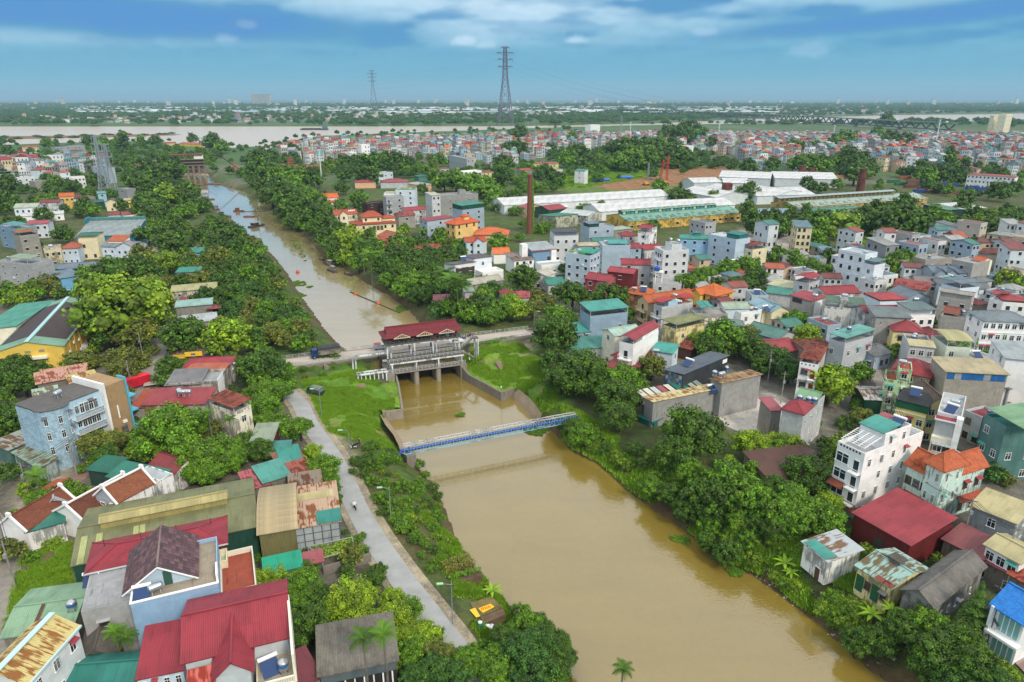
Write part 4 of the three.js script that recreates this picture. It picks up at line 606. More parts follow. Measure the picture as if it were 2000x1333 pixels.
house(T24,'cream_gable_house','cream gabled house with pale blue roof',[32,720],[166,706],9,6.2,'cream','GZ:#97bccb:1.8',{wf:2,ex:'S,-.1,.2'});
house(T24,'straw_shed','long straw-coloured tin shed roof by the trees',[0,500],[196,540],8,5.2,'=lgrey','S:#d6d5ab:0.7',{});
house(T24,'teal_shed','teal tin shed roof in front of the straw one',[-10,565],[184,588],7,4.6,'=lgrey','S:#4c9c8c:0.7',{});
house(T24,'pump_house','small yellow pump house with blue door and two roof posts',[944,222],[1052,228],4.5,4,'yellow','F:#8a7a52',{more(G,w,d,H) {for (const u of [0.3,0.65]) part('post',new GB().bar([w*u,H,-2],[w*u,H + 2.4,-2],0.14),wallM('ivory'),G);const dd=part('door',doorGeo,M('#2b63b8',null),G);dd.position.set(w*0.2,0,0.01);dd.scale.set(1.3,1.2,1);}});
house(T24,'slate_field_shed','low slate-roofed shed at the edge of the field',[1105,256],[1322,252],8,3.6,'=lgrey','S:#7f959c:0.8',{});
// ---------------------------------------------------------------- the town left of the canal
// the light blue corner building with its round stair tower: an outline extruded from its roof line
{
const H=13,pts=[[285,372],[300,400],[330,462]].map(([x,y])=>at(x / 4,690 + y / 4,H));
const A=at(330 / 4,690 + 455 / 4,H),B=at(765 / 4,690 + 290 / 4,H),u=B.clone().sub(A).setY(0),w=u.length();u.normalize();
const G=thing('corner_building','light blue stone-faced building with round windowed corner tower','building',[A.x,0,A.z],Math.atan2(-u.z,u.x));
const d=8,wm=M('#a9c9de','tile',{bump:'rough',bs:0.03}),n=14,r=2.9,cx=2.3,cz=-1.4;
part('wall',new GB().box(2.2,w,-0.6,H,-d,0,'b'),wallM('#b3d2e6'),G);
part('round_tower',new GB().cyl([cx,-0.6,cz],[cx,H,cz],r,r,22,false),wm,G);
part('side_wall',new GB().box(-0.6,2.3,-0.6,H - 0.3,-d,-2.5,'b'),wm,G);
part('roof_slab',new GB().cyl([cx,H + 0.02,cz],[cx,H + 0.12,cz],r + 0.3,r + 0.3,22).box(-0.7,w + 0.2,H + 0.005,H + 0.16,-d - 0.2,0.25),slabM('#6d6a68'),G);
for (let k=1;k<4;k++) {const y=k*3.1 + 0.6;for (const t of [-0.95,-0.1,0.62]) {const x=cx + Math.sin(t)*r,z=cz + Math.cos(t)*r;windowAt(G,x,y,z,t,false,frameMs[0],0.62,1.1);}
part('balcony',new GB().box(5,w - 0.3,y - 1.2,y - 1.05,0.004,1.3),wallM('lgrey'),G);const q=new GB();for (let i=0;i<=30;i++) {const x=mixn(5.1,w - 0.4,i / 30);q.bar([x,y - 1.05,1.25],[x,y - 0.1,1.25],0.04);} q.bar([5,y - 0.1,1.25],[w - 0.3,y - 0.1,1.25],0.07);part('railing',q,M('#4a4744',null),G.children[G.children.length - 1]);
windowAt(G,6.2,y,0.006,0,false,frameMs[0],0.7,1.1);for (let i=0;i<4;i++) windowAt(G,w - 4 + i*0.95,y - 0.3,0.006,0,false,frameMs[0],0.75,k===3?1.4:0.01 + (k===2?1.2:1));}
part('fin_wall',new GB().box(w,w + 0.5,-0.6,H + 1.6,-d - 0.4,1.6),wallM('white'),G);
part('tan_facade',new GB().box(w + 0.5,w + 5.2,-0.6,H + 0.6,-d,0.8,'b'),wallM('#a88b66'),G);windowAt(G,w + 3.4,1.6,0.806,0,false,frameMs[1],1.2,1.3);part('light_slot',new GB().box(w + 2.6,w + 2.9,5.6,8.6,0.803,0.86),frameMs[0],G);const a=part('air_conditioner',acGeo,frameMs[0],G);a.position.set(w + 3.6,4.2,0.805);
part('cyan_frame',new GB().box(w + 5.2,w + 5.5,-0.6,H + 1.2,-1.5,1.2).box(w + 5.5,w + 7,2.6,2.9,-1.5,1.2).box(w + 5.5,w + 7,6,6.3,-1.5,1.2).box(w + 5.5,w + 7,9.4,9.7,-1.5,1.2).box(w + 6.8,w + 7,-0.6,9.4,-1.5,-1.2),wallM('cyan'),G);
rooftop('H',G,5.2,H + 0.17,-3.4,'flat roof of the round-towered blue building');
part('awning',new GB().quad([5,2.2,2.6],[8.5,2.2,2.6],[8.5,2.9,0.02],[5,2.9,0.02]).quad([5,2.87,0.02],[8.5,2.87,0.02],[8.5,2.16,2.6],[5,2.16,2.6]),M('#2b66b4',null),G);
}
house(T31,'rusty_top_shed','rust-pink tin shed on the roofs behind the blue tower',[286,238],[668,165],6,10.5,'=#8c857a','S:~#c79a88:0.5',{});
house(T31,'yellow_tin_shed','yellowed tin shed roof beside the rust-pink one',[552,240],[756,196],5,10.6,'=#8c857a','S:~#c9b77a:0.4',{});
house(T31,'sea_green_roof_shed','pale sea-green tin roof behind the round tower',[272,366],[448,330],5,11.5,'=#9a948a','S:~#a4c4b4:0.5',{});
house(T31,'red_strip_house','grey concrete house with red tin roof strips around a steel tank',[1112,402],[1592,394],7,6.6,'=#b4b4b0','S:#b2464c:0.8',{wf:1,fl:2,more(G,w,d,H) {bx(G,0.1,w*0.2,1,H - 0.2,0.003,0.05,M('#8c7a50','tile'),'brick_panel');bx(G,w*0.52,w*0.68,4.2,6,0.003,0.03,darkM,'opening');block(G,-2.6,-0.02,-d,0,-0.6,H - 0.5,'=#a5a29a','S:^terra:1',{});},ex:'H,.56,.4,.6 H,.66,.4,.6 T,.5,.5,.5'});  // the opening is a near-black sheet, its inner shade put into the colour
house(T31,'rusty_porch_house','white end-walled house with rusty porch roof and palms',[1640,420],[1830,490],[1868,400],6,'!ivory','C:~brick:0.7',{ct:'S',wr:1,par:0.8,ch:2.1});
house(T31,'grey_sheet_house','mouldy concrete house under a plain grey sheet roof',[1300,262],[1700,240],8,6.2,'!#b5b2ab','F:grey',{wr:1,more(G,w,d,H) {addRoof(G,'S','#8e8d90',0.8,-0.3,w*0.66,H + 0.4,-d,0.3,0.2);bx(G,w + 0.003,w + 0.12,-0.6,H + 1.2,-d*0.6,0,wallM('white'),'facade');}});
house(T31,'orange_roof_house','house with flat orange roof and black tank at the crossing',[1412,190],[1702,188],7,5.6,'!#b5b2ab','S:#d0724e:0.9',{});
house(T31,'crimson_roof_house','house with long crimson hipped roof nearest the crossing',[1425,122],[1785,100],7,5.8,'!#c4c2bb','HIP:#b5444d:1.4',{wr:1,wf:2});
house(T31,'green_canopy_shed','dark green corrugated canopy beside the brick yard',[682,905],[852,928],[1000,842],3.6,'|#3f5c52','S:#2f7f6c:0.5',{});
house(T31,'big_green_canopy','wide teal-green corrugated canopy over the yard',[842,960],[1192,1032],[1318,948],4.4,'=#8f8a80','S:#2f8a78:0.9',{cat:'canopy'});
house(T31,'red_gable_hut','white gabled hut with maroon roof under the round tree',[1158,890],[1350,950],6,4,'!white','GX:#9c4146:1.6',{cat:'hut'});
house(T31,'tiled_wall_shed','low brick shed with terracotta tiled slope',[366,1100],[520,1010],2.5,2.8,'=brick','SB:^#b8603e:0.8',{});
house(T31,'rusty_lean_to','rust-and-teal tin lean-to at the foot of the blue tower',[102,772],[306,892],[432,852],3.4,'!#9fb0b0','S:~#8fa795:0.6',{cat:'lean-to'});
house(T31,'grey_tin_shed','grey tin shed running behind the rusty lean-to',[62,752],[330,640],5,3.6,'|#5f8a84','S:~#9fa79f:0.6',{});
house(T31,'ancestral_house','old-style two-storey house with brown tiles and white gable trim',[745,1108],[915,1172],[1148,1005],6.4,'!white','GZ:^#8a5238:2.2',{wf:2,fl:2,ac:2,ov:0.2,gw:'#aeb6bf',more(G,w,d,H) {bx(G,0,w,-0.6,H,0.003,0.08,wallM('#aeb6bf'),'facade');for (const u of [0.3,0.72]) windowAt(G,w*u,3.6,0.085,0,false,frameMs[0],1,1.3);const t=wallM('white');for (const z of [0.25,-d - 0.25]) part('gable_trim',new GB().bar([-0.3,H - 0.1,z],[w / 2,H + 2.4,z],0.3).bar([w + 0.3,H - 0.1,z],[w / 2,H + 2.4,z],0.3).box(w / 2 - 0.4,w / 2 + 0.4,H + 2.3,H + 2.9,z - 0.2,z + 0.2),t,G);part('ridge_trim',new GB().bar([w / 2,H + 2.4,-d],[w / 2,H + 2.4,0],0.3),t,G);block(G,w*0.1,w*1.25,-d - 3,-d - 0.3,-0.6,H + 0.6,'!white','F:zinc',{par:0.2});}});
house(T31,'long_tiled_house','long low house with dark brown tiles and white stepped ridge',[418,1235],[668,1318],[936,1028],4.2,'white','GZ:^#6e3f2e:2.2',{ac:1,ov:0.2,more(G,w,d,H) {const t=wallM('white');for (const z of [0.25,-d - 0.2]) part('gable_trim',new GB().bar([-0.3,H - 0.1,z],[w / 2,H + 2.4,z],0.34).bar([w + 0.3,H - 0.1,z],[w / 2,H + 2.4,z],0.34).box(w / 2 - 0.4,w / 2 + 0.4,H + 2.3,H + 2.9,z - 0.2,z + 0.2),t,G);part('ridge_trim',new GB().bar([w / 2,H + 2.4,-d],[w / 2,H + 2.4,0],0.3),t,G);}});
house(T41,'tiled_gate_house','white gabled house with chestnut tiles beside the concrete lane',[0,88],[205,135],9,4,'white','GZ:^#7c4632:2.2',{ov:0.2,more(G,w,d,H) {const t=wallM('white');for (const z of [0.25,-d - 0.2]) part('gable_trim',new GB().bar([-0.3,H - 0.1,z],[w / 2,H + 2.4,z],0.34).bar([w + 0.3,H - 0.1,z],[w / 2,H + 2.4,z],0.34).box(w / 2 - 0.4,w / 2 + 0.4,H + 2.3,H + 2.9,z - 0.2,z + 0.2),t,G);}});
house(T41,'teal_porch','teal tin porch roof between the tiled houses',[206,138],[490,62],5,3.8,'!white','S:#3c8f7f:0.8',{cat:'porch',more(G,w,d) {block(G,w*0.4,w*1.2,-d - 3,-d - 0.2,-0.6,4.2,'white','GZ:zinc:1.6',{gw:'white'});}});
// the olive warehouse and the yard sheds by the road
house(T41,'long_warehouse','long olive-green metal warehouse with raised yellow ridge vent',[562,405],[2003,98],[1950,-270],6.2,'|#2d5f52','GX:#8f9368:1.3',{cat:'warehouse',ov:0.3,more(G,w,d,H) {part('ridge_vent',new GB().box(w*0.12,w*0.84,H + 0.9,H + 2.2,-d / 2 - 1.2,-d / 2 + 1.2,'b'),metalM('#c9bd7a'),G);addRoof(G,'GX','#cfc487',0.5,w*0.12,w*0.84,H + 2.25,-d / 2 - 1.3,-d / 2 + 1.3,0.2);for (const u of [0.02,0.1,0.3,0.33]) part('skylight',new GB().quad([w*u,H + 0.05,0.3],[w*u + 0.9,H + 0.05,0.3],[w*u + 0.9,H + 1.0,-d*0.36],[w*u,H + 1.0,-d*0.36]),metalM('#c8cf8c'),G);}});
house(T42,'curved_beige_shed','beige metal shed with rounded stained roof',[22,160],[305,112],[225,-218],6,'|#8f8a5c','B:#d2bf94:1.5',{});
house(T42,'patched_shed','shed with patched rusty roof and open white panel front',[297,112],[648,52],[545,-205],5.4,'|#c7d3da','S:~#c3a68c:0.8',{more(G,w,d,H) {part('roof_patch',new GB().quad([w*0.5,H + 0.06,0.42],[w + 0.4,H + 0.06,0.42],[w + 0.4,H + 0.24,-d*0.3],[w*0.5,H + 0.24,-d*0.3]),metalM('#3c9c90'),G);part('skylight',new GB().quad([0.3,H + 0.5,-d*0.62],[w*0.95,H + 0.5,-d*0.62],[w*0.95,H + 0.66,-d*0.82],[0.3,H + 0.66,-d*0.82]),metalM('#dccf98'),G);const q=new GB();for (let i=0;i<=5;i++) q.bar([w*i / 5,-0.6,0.06],[w*i / 5,H - 0.1,0.06],0.14);for (const y of [1,2.4,3.8]) q.bar([0,y,0.07],[w,y,0.07],0.08);part('front_frame',q,M('#5b5d60',null),G);}});
[['rose tin roof with torn edge',[-60,1065],[110,1015],'~#b0626a',3.4],['turquoise tin roof strewn with wires',[60,1010],[330,925],'#5fb3a6',3.8],['brown rusted tin roof',[200,905],[390,850],'~#8f5f48',3.6],['bright teal tin roof at the back',[200,870],[350,840],'#3fa393',3.9],['grey-brown tin roof beside the road tree',[270,1100],[510,1060],'~#8d7f70',4],['rust-red tin roof beside the turquoise one',[330,985],[440,950],'~#a05c4c',3.7]].forEach(([l,a,b,c,h])=>house(T32,'yard_shed',l + ' in the scrap yard',a,b,6,h,'=#8a8378',`S:${c}:0.5`,{}));
house(T32,'roadside_shed','open roadside shed with teal edge and red panels under trees',[-40,690],[120,680],7,4,'|#8c3a3a','S:#a8b8a0:0.5',{more(G,w,d,H) {addRoof(G,'S','#4f9e97',0.4,w*0.7,w*1.9,2.8,-1,3,0.2);}});
house(T42,'green_tarp_shed','garden shed under a bright turquoise tarpaulin',[72,470],[346,408],[332,326],3.2,'=#8f897e','S:#22b894:0.5',{more(G,w,d,H) {addRoof(G,'S','rose',0.5,w + 0.5,w + 3.4,H - 0.3,-d*0.9,-0.3,0.2);}});
// the nearest houses at the bottom edge
house(T41,'tiled_gable_house','blue-walled house with mauve tiled gable and white roof terrace',[1022,742],[1706,575],11,9.4,'#8fb2d2','F:#a89d8a',{par:0.6,slab:'#a89d8a',more(G,w,d,H) {
part('coping',new GB().box(-0.1,w + 0.1,H + 0.605,H + 0.72,-0.25,0.12).box(-0.1,0.16,H + 0.605,H + 0.72,-d,-0.26).box(w - 0.16,w + 0.1,H + 0.605,H + 1.8,-3,-0.26),wallM('white'),G);
const z1=-3,x0=-1.2,x1=w - 2.4,mx=(x0 + x1) / 2,y=H + 0.5,r=2.9,back=-d - 1.5;
part('wall',new GB().box(x0 + 0.4,x1 - 0.4,H + 0.06,y,back + 0.3,z1,'b'),wallM('#b9cfe2'),G);
part('gable',new GB().tri([x0 + 0.4,y,z1],[x1 - 0.4,y,z1],[mx,y + r - 0.3,z1]),wallM('#b9cfe2'),G);part('gable',new GB().tri([x1 - 0.4,y,back + 0.3],[x0 + 0.4,y,back + 0.3],[mx,y + r - 0.3,back + 0.3]),wallM('#b9cfe2'),G);
const dd=part('door',doorGeo,M('#2f5a4e',null),G);dd.position.set(mx + 0.9,H + 0.1,z1 + 0.01);
const R=part('roof',new GB().quad([x0,y - 0.15,z1 + 0.5],[mx,y + r,z1 + 0.5],[mx,y + r,back],[x0,y - 0.15,back]).quad([mx,y + r,z1 + 0.5],[x1,y - 0.15,z1 + 0.5],[x1,y - 0.15,back],[mx,y + r,back]),M('#5e4548',null),G);
part('barge_board',new GB().bar([x0,y - 0.2,z1 + 0.55],[mx,y + r - 0.05,z1 + 0.55],0.16).bar([x1,y - 0.2,z1 + 0.55],[mx,y + r - 0.05,z1 + 0.55],0.16),wallM('white'),G);
const sl=Math.hypot(mx - x0,r + 0.15),ang=Math.atan2(r + 0.15,mx - x0),nr=10,nc=14,tw=sl / nr,tl=(z1 + 0.5 - back) / nc,tg=new GB().box(-tw*0.53,tw*0.5,0,0.05,-tl*0.49,tl*0.49,'b').build();
const tms=['#8d6b72','#7c5f68','#9c7a80','#6f5a60','#86656a'].map((c)=>M(c,'fibro',{rough:0.9}));
for (const s of [0,1]) for (let i=0;i<nr;i++) for (let j=0;j<nc;j++) {const t=shade(new THREE.Mesh(tg,pick(tms)));t.name='tile';const k=(i + 0.5) / nr,xx=s?mixn(x1,mx,k):mixn(x0,mx,k),yy=y - 0.15 + (r + 0.15)*k;t.position.set(xx,yy + 0.02,z1 + 0.5 - (j + 0.5)*tl);t.rotation.set(0,s?Math.PI:0,0);t.rotateZ(ang + 0.05);R.add(t);}
part('ridge_cap',new GB().bar([mx,y + r + 0.09,z1 + 0.5],[mx,y + r + 0.09,back],0.26,0.14),M('#a08a86','fibro'),R);
block(G,-6.2,-0.03,-d - 0.6,-3.4,-0.6,H - 1.2,'=#b7b9ba','F:grey',{par:0});for (const y2 of [5.2,3.3]) {bx(G,-4.6,-3.4,y2,y2 + 0.9,-3.4,-3.36,darkM,'vent_opening_shade');bx(G,-4.8,-3.2,y2 + 0.95,y2 + 1.08,-3.4,-2.9,slabM('lgrey'),'vent_hood');}  // vent openings are dark panels painted as the shade within
block(G,w + 0.02,w + 4.5,-d,-1.5,-0.6,6.2,'#dcd9c8','F:terra',{par:0.9,wf:1});
},ex:'S,.12,.12 H,.27,.16'});
house(T41,'long_red_roof_house','long house with crimson hipped roof beside the olive warehouse',[692,448],[1745,222],6.5,8.6,'|#8a2f36','HIP:#b03a48:1.3',{ov:0.6,more(G,w,d,H) {for (let i=0;i<4;i++) part('ridge_spike',new GB().bar([w*(0.1 + 0.27*i),H + 1.3,-d / 2],[w*(0.1 + 0.27*i),H + 2.4,-d / 2],0.06),darkM,G);part('downpipe',new GB().bar([1.2,4,0.7],[1.2,H - 0.1,0.7],0.14),wallM('white'),G);part('gutter',new GB().bar([-0.6,H - 0.12,0.66],[w + 0.6,H - 0.12,0.66],0.16),M('zinc',null),G);block(G,w*0.86,w + 0.3,0.1,3.2,-0.6,6.6,'cream','F:#cfd8b8',{par:0.9});}});
house(T41,'black_roof_shed','black-roofed shed carrying two grey solar panels',[532,715],[752,702],6.5,4.4,'=#77736b','S:#2c2f33:0.6',{ex:'S,.45,.5,.5',more(G,w,d,H) {for (const u of [0.28,0.62]) part('solar_panel',new GB().quad([w*u,H + 0.3,-1.2],[w*u + 1.6,H + 0.3,-1.2],[w*u + 1.6,H + 0.9,-3.4],[w*u,H + 0.9,-3.4]),M('#6d7a88',null,{rough:0.2}),G);}});
house(T41,'fibre_cement_hut','grey fibre cement hut with sagging gable behind the palms',[612,1165],[888,1100],8,3.8,'=#6d675f','GZ:%#7d766e:1.6',{cat:'hut',more(G,w,d,H) {addRoof(G,'S','%#77716a',1,w*0.4,w*1.5,H,-d*1.6,-d*0.9,0.3);}});
house(T41,'orange_tin_house','brick house with orange-rust tin roof',[402,1160],[526,1118],[556,890],6,'=#8a837a','SR:#c2633f:0.7',{ov:0.2});
house(T41,'pale_green_roof_house','low house with pale green ribbed roof and steel tank',[20,962],[548,885],9,4.8,'=#8f897e','GX:#9cc5a2:0.9',{more(G,w,d,H) {part('brown_strip',new GB().quad([w*0.4,H + 0.06,0.42],[w*0.46,H + 0.06,0.42],[w*0.46,H + 1.0,-d*0.46],[w*0.4,H + 1.0,-d*0.46]),metalM('brown'),G);},ex:'T,.93,.3,.3'});
house(T41,'white_rusty_house','tall white house with rust-blotched cream tin gable',[-190,1320],[206,1335],[336,878],9.6,'#dfe4e6','GZ:~#d5c684:1.7',{wr:3,fl:3,ov:0.25,wsx:0.8,more(G,w,d,H) {part('ridge_trim',new GB().bar([w / 2,H + 1.8,-d - 0.2],[w / 2,H + 1.8,0.3],0.7,0.12),M('#bcd6d8',null),G);part('edge_trim',new GB().bar([w + 0.3,H - 0.02,-d - 0.2],[w + 0.3,H - 0.02,0.3],0.25),M('#bcd6d8',null),G);}});
house(T41,'teal_roof_house','long teal sheet roof at the bottom edge',[420,1352],[1062,1300],[1078,1090],4.6,'!lgrey','GX:#358f84:0.9',{});
house(T41,'crimson_lean_to','steep crimson sheet roof leaning on the blue-walled house',[1066,1296],[1425,1222],[1468,900],5.6,'#c3d6e6','S:#b23c4a:1.5',{cat:'lean-to',wf:4,fl:2,wsx:0.5,ov:0.2});
house(T41,'big_red_roof_house','large crimson-roofed house with orange tiled balcony wing',[1440,1150],[2245,955],10.5,9,'#c9d3da','GX:#b03b49:2.1',{ov:0.5,more(G,w,d,H) {
block(G,w*0.3,w*0.62,-d*0.5,3.6,-0.6,H - 0.4,'#c3cdd4','GZ:#b03b49:2',{ov:0.5,wf:0,gw:'#c3cdd4'});
part('rusty_awning',new GB().quad([w*0.02,H - 1.6,4.6],[w*0.3,H - 1.6,4.6],[w*0.3,H - 0.6,1.0],[w*0.02,H - 0.6,1.0]).quad([w*0.02,H - 0.64,1.0],[w*0.3,H - 0.64,1.0],[w*0.3,H - 1.64,4.6],[w*0.02,H - 1.64,4.6]),M('#d06a62','rust'),G);
block(G,w*0.66,w + 0.3,0.02,5.2,-0.6,6.6,'cream','F:#b9b0a2',{par:0});
const bal=part('balustrade',new GB().box(w*0.66,w + 0.3,7.5,7.65,5.0,5.2).box(w*0.66,w + 0.3,6.66,6.8,5.0,5.2),wallM('ivory'),G);for (let i=0;i<22;i++) part('baluster',new GB().cyl([mixn(w*0.67,w + 0.2,i / 21),6.8,5.1],[mixn(w*0.67,w + 0.2,i / 21),7.5,5.1],0.08,0.08,6,false),wallM('ivory'),bal);
part('gable_wall',new GB().box(w + 0.32,w + 0.6,6.66,H + 1.7,-d*0.5,5.2),wallM('ivory'),G);
for (const y of [5.4,1.9]) part('tiled_awning',new GB().quad([w*0.64,y,6.4],[w + 0.7,y,6.4],[w + 0.4,y + 1.1,5.21],[w*0.66,y + 1.1,5.21]).quad([w*0.66,y + 1.05,5.21],[w + 0.4,y + 1.05,5.21],[w + 0.7,y - 0.05,6.4],[w*0.64,y - 0.05,6.4]),tileM('#c8653c'),G);
for (let i=0;i<6;i++) {const wx=mixn(w*0.7,w*0.97,i / 5);windowAt(G,wx,3.2,5.21,0,false,frameMs[2],0.85,1.3);}
},ex:'T,.93,-.3,-2.3 S,.8,-.25,-2.3'});
house(T42,'maroon_tin_shed','maroon corrugated shed roof beside the balconied house',[256,1395],[494,1272],[466,1042],4.2,'=#857f76','S:#8d4650:0.7',{});
house(T42,'fibre_cement_workshop','long workshop with lichened fibre cement roof and white posts',[498,1258],[1092,1138],6.4,4.8,'#5b666c','S:%#8f8a80:1.5',{more(G,w,d,H) {for (let i=0;i<8;i++) part('post',new GB().bar([w*(i + 0.5) / 8,-0.5,0.25],[w*(i + 0.5) / 8,H - 1.6,0.25],0.18),wallM('white'),G);bx(G,0,w,-0.5,H - 1.7,0.003,0.05,darkM,'opening');}});  // one dark sheet behind the posts stands for shade under the roof
// the upper left: hall, villas and houses along the street
house(T21,'yellow_hall','big yellow gabled hall with brown and green roof',[-60,1040],[488,985],[608,648],6.6,'yellow','GZ:#8fc0a4:2.2',{ov:0.3,more(G,w,d,H) {for (const s of [0,1]) {const f=(k)=>s?mixn(w,w / 2,k):mixn(0,w / 2,k),y=(k)=>H + 2.2*k + 0.07;part('brown_roof_field',new GB().quad([f(0.03),y(0.03),-d*0.12],[f(0.92),y(0.92),-d*0.12],[f(0.92),y(0.92),-d*0.88],[f(0.03),y(0.03),-d*0.88]),metalM('#4d3834'),G);} part('ridge_strip',new GB().box(w / 2 - 0.5,w / 2 + 0.5,H + 2.22,H + 2.34,-d - 0.3,0.3),M('#a9cfd6',null),G);bx(G,w*0.36,w*0.76,3.9,4.6,0.004,1.1,wallM('ivory'),'balcony');for (const u of [0.44,0.64]) bx(G,w*u,w*u + 1.3,5.5,6.2,0.004,0.05,M('#8f8a72',null),'vent_grille');for (let i=0;i<7;i++) {const a=part('air_conditioner',acGeo,frameMs[0],G);a.position.set(w + 0.004,3 + (i % 2),-d*(0.1 + 0.12*i));a.rotation.y=Math.PI / 2;} for (let i=0;i<9;i++) part('pilaster',new GB().box(w + 0.002,w + 0.3,-0.6,H - 0.4,-d*i / 8.2 - 0.6,-d*i / 8.2 - 0.1),wallM('#c9a85a'),G);bx(G,w*0.45,w*0.7,-0.2,2.4,0.004,0.06,M('#4b5a58',null),'gate');}});
house(T21,'teal_roof_hall','teal-roofed hall alongside the yellow one',[-190,860],[118,842],[206,652],7,'ivory','SR:#53b09a:0.6',{wr:3,ac:3});
house(T21,'white_gabled_house','blue-white house with pointed white gable and orange upper roof',[788,205],[1050,210],9,7.4,'#d4e2f2','GX:#8d9aa6:1.6',{wf:5,fl:2,wsx:0.7,wsy:0.6,fm:1,far:false,more(G,w,d,H) {block(G,w*0.45,w,-3,0.6,-0.6,H - 0.2,'#d4e2f2','GZ:#a89a9c:2.4',{wf:3,wsx:0.7,wsy:0.6,fl:2,fm:1});block(G,w*0.1,w*0.55,-d*0.9,-d*0.3,H,H + 2,'ivory','S:^orange:1.6',{});}});
house(T21,'cream_box_house','cream box house with dark green terrace canopy',[608,165],[756,160],9,8.6,'cream','C:#2f7b66:0.8',{wf:2,fl:2,fm:1,cw:0.1});
house(T21,'terracotta_hip_house','pale blue house with terracotta hipped roof and arched window',[470,222],[602,216],8,7,'#c5d7e8','HIP:^#b0604a:2',{wf:3,fl:2,wsx:0.6,wsy:0.7});
house(T21,'beige_flat_house','beige flat-roofed house with tarpaulin edge',[338,236],[472,224],8,7.6,'!#d6cba8','F:grey',{wf:3,wsx:0.8,ex:'H,.4,.5'});
house(T21,'slate_shed','long slate-blue shed roof along the wall',[332,392],[925,352],8,4.6,'|#3f5c58','GX:#7e8fa0:1.4',{});
house(T21,'blue_end_house','house with a bright blue end wall half hidden by trees',[470,455],[625,430],11,7,'#74b4dc','S:slate:0.6',{wf:2});
house(T21,'grey_wall_house','broad grey house with olive-roofed terrace and pierced windows',[-30,330],[246,356],[285,306],10.4,'=#b9bcbe','C:#9db79a:0.5',{cp:[0.35,0.9,0,0.6],ct:'S',wf:3,wsx:0.5,wsy:0.6,fl:4,wp:0.8,ac:2,ex:'T,.1,.4'});
house(T21,'yellow_shopfront','row of yellow-signed shops under the trees',[1345,1060],[1640,1040],6,3.4,'=#7b756c','S:~#8d8577:0.4',{cat:'shop',more(G,w,d,H) {bx(G,0,w*0.33,H - 0.9,H + 0.2,0.3,0.4,M('#e0b62e',null),'sign');bx(G,w*0.34,w*0.8,H - 0.4,H + 0.9,0.5,0.6,M('#f2c42a',null),'sign');bx(G,w*0.5,w*0.62,H - 0.05,H + 0.45,0.605,0.62,M('#2f57a8',null),'lettering');bx(G,0.3,w - 0.3,0,H - 1,0.01,0.05,darkM,'opening');}});  // dark sheet across the shop fronts paints in the shade indoors
house(T21,'teal_porch_shop','street shop with teal porch roof and blue sign',[1400,260],[1600,250],8,3.6,'|#3f7d78','S:#43a08c:0.8',{cat:'shop',more(G,w,d,H) {addRoof(G,'S','#7fb3c4',0.4,0,w,H - 1,0.6,4,0.3);bx(G,w*0.4,w*0.8,H - 0.9,H - 0.3,4.2,4.3,M('#2f74c8',null),'sign');}});
house(T21,'teal_cap_hut','concrete hut with teal cap roof among the riverside trees',[1372,408],[1545,402],6,5,'=#a39d92','S:#39a08c:0.6',{cat:'hut'});
house(T21,'straw_roof_house','whitewashed house with straw-yellow flat roof by the street',[1335,560],[1685,530],7,5.4,'!#cfcdc4','S:#c9c58c:0.5',{wf:3,wsx:0.5,wsy:0.6,more(G,w,d,H) {addRoof(G,'S','rose',0.4,w*0.2,w*0.4,2.6,0.2,2.2,0.1);}});
house(T21,'rubble_wall_house','bare brick-walled house with pale teal roof strip',[1370,680],[1650,655],6,5.4,'=#9d9a92','S:#a9d3cb:0.5',{more(G,w,d,H) {addRoof(G,'S','rose',0.6,w*0.86,w + 3,H - 1.4,-3,1,0.2);}});
house(T21,'white_roof_house','low house with white tin roof beside the round yellow tree',[1395,812],[1690,778],7,4,'=#a7a298','S:#cfd8da:0.5',{});
house(T21,'salmon_roof_shed','salmon-rusted tin shed roof over the red truck yard',[286,1252],[666,1190],6,5,'=#8f897e','S:~#c7947e:0.4',{});
// farther up the left bank
house(T11,'grey_roof_warehouse','large warehouse with plain grey roof and teal gable end',[592,1168],[1046,1152],21,7,'|#3f96ac','S:#a3b1b4:4.4',{cat:'warehouse',more(G,w,d,H) {part('ridge_strip',new GB().box(-1,w,H + 4.4,H + 5.6,-d - 1.2,-d + 0.6),metalM('#5fa6a2'),G);bx(G,-1.2,0,-0.6,H + 6,-d - 1.5,-d + 4,metalM('#3f96ac'),'end_tower');}});
house(T11,'yellow_terrace_house','grey house with yellow planted roof terrace',[152,1180],[298,1160],8,10.4,'=#a9a69e','C:#c96a52:0.6',{wf:2,cw:0,par:0.9,more(G,w,d,H) {part('planting',leafBox(w,0.8,d,200,H + 3),leafMats[1],G);}});
house(T11,'slate_blue_house','slate-blue house with teal awning at the left edge',[-20,1090],[126,1118],9,10,'#7d9ab4','F:grey',{wf:2,more(G,w,d,H) {addRoof(G,'S','#5fa6b0',0.4,w*0.3,w,H + 2,-d*0.6,0,0.2);}});
house(T11,'rose_roof_house','white house with rose gable and roof garden next door',[208,1072],[366,1066],8,7.6,'#cfd8e0','GX:#b55a66:1.3',{wf:3});
house(T11,'white_long_house','white two-storey house with pale green roof',[104,945],[282,940],9,8,'#e2e8ee','GX:#c3d0bc:2',{wf:4,fl:2,fm:2});
house(T11,'white_low_shed','long low white-roofed shed with two small palms',[160,1012],[492,988],8,4,'white','S:#e8eef0:0.8',{wf:4});
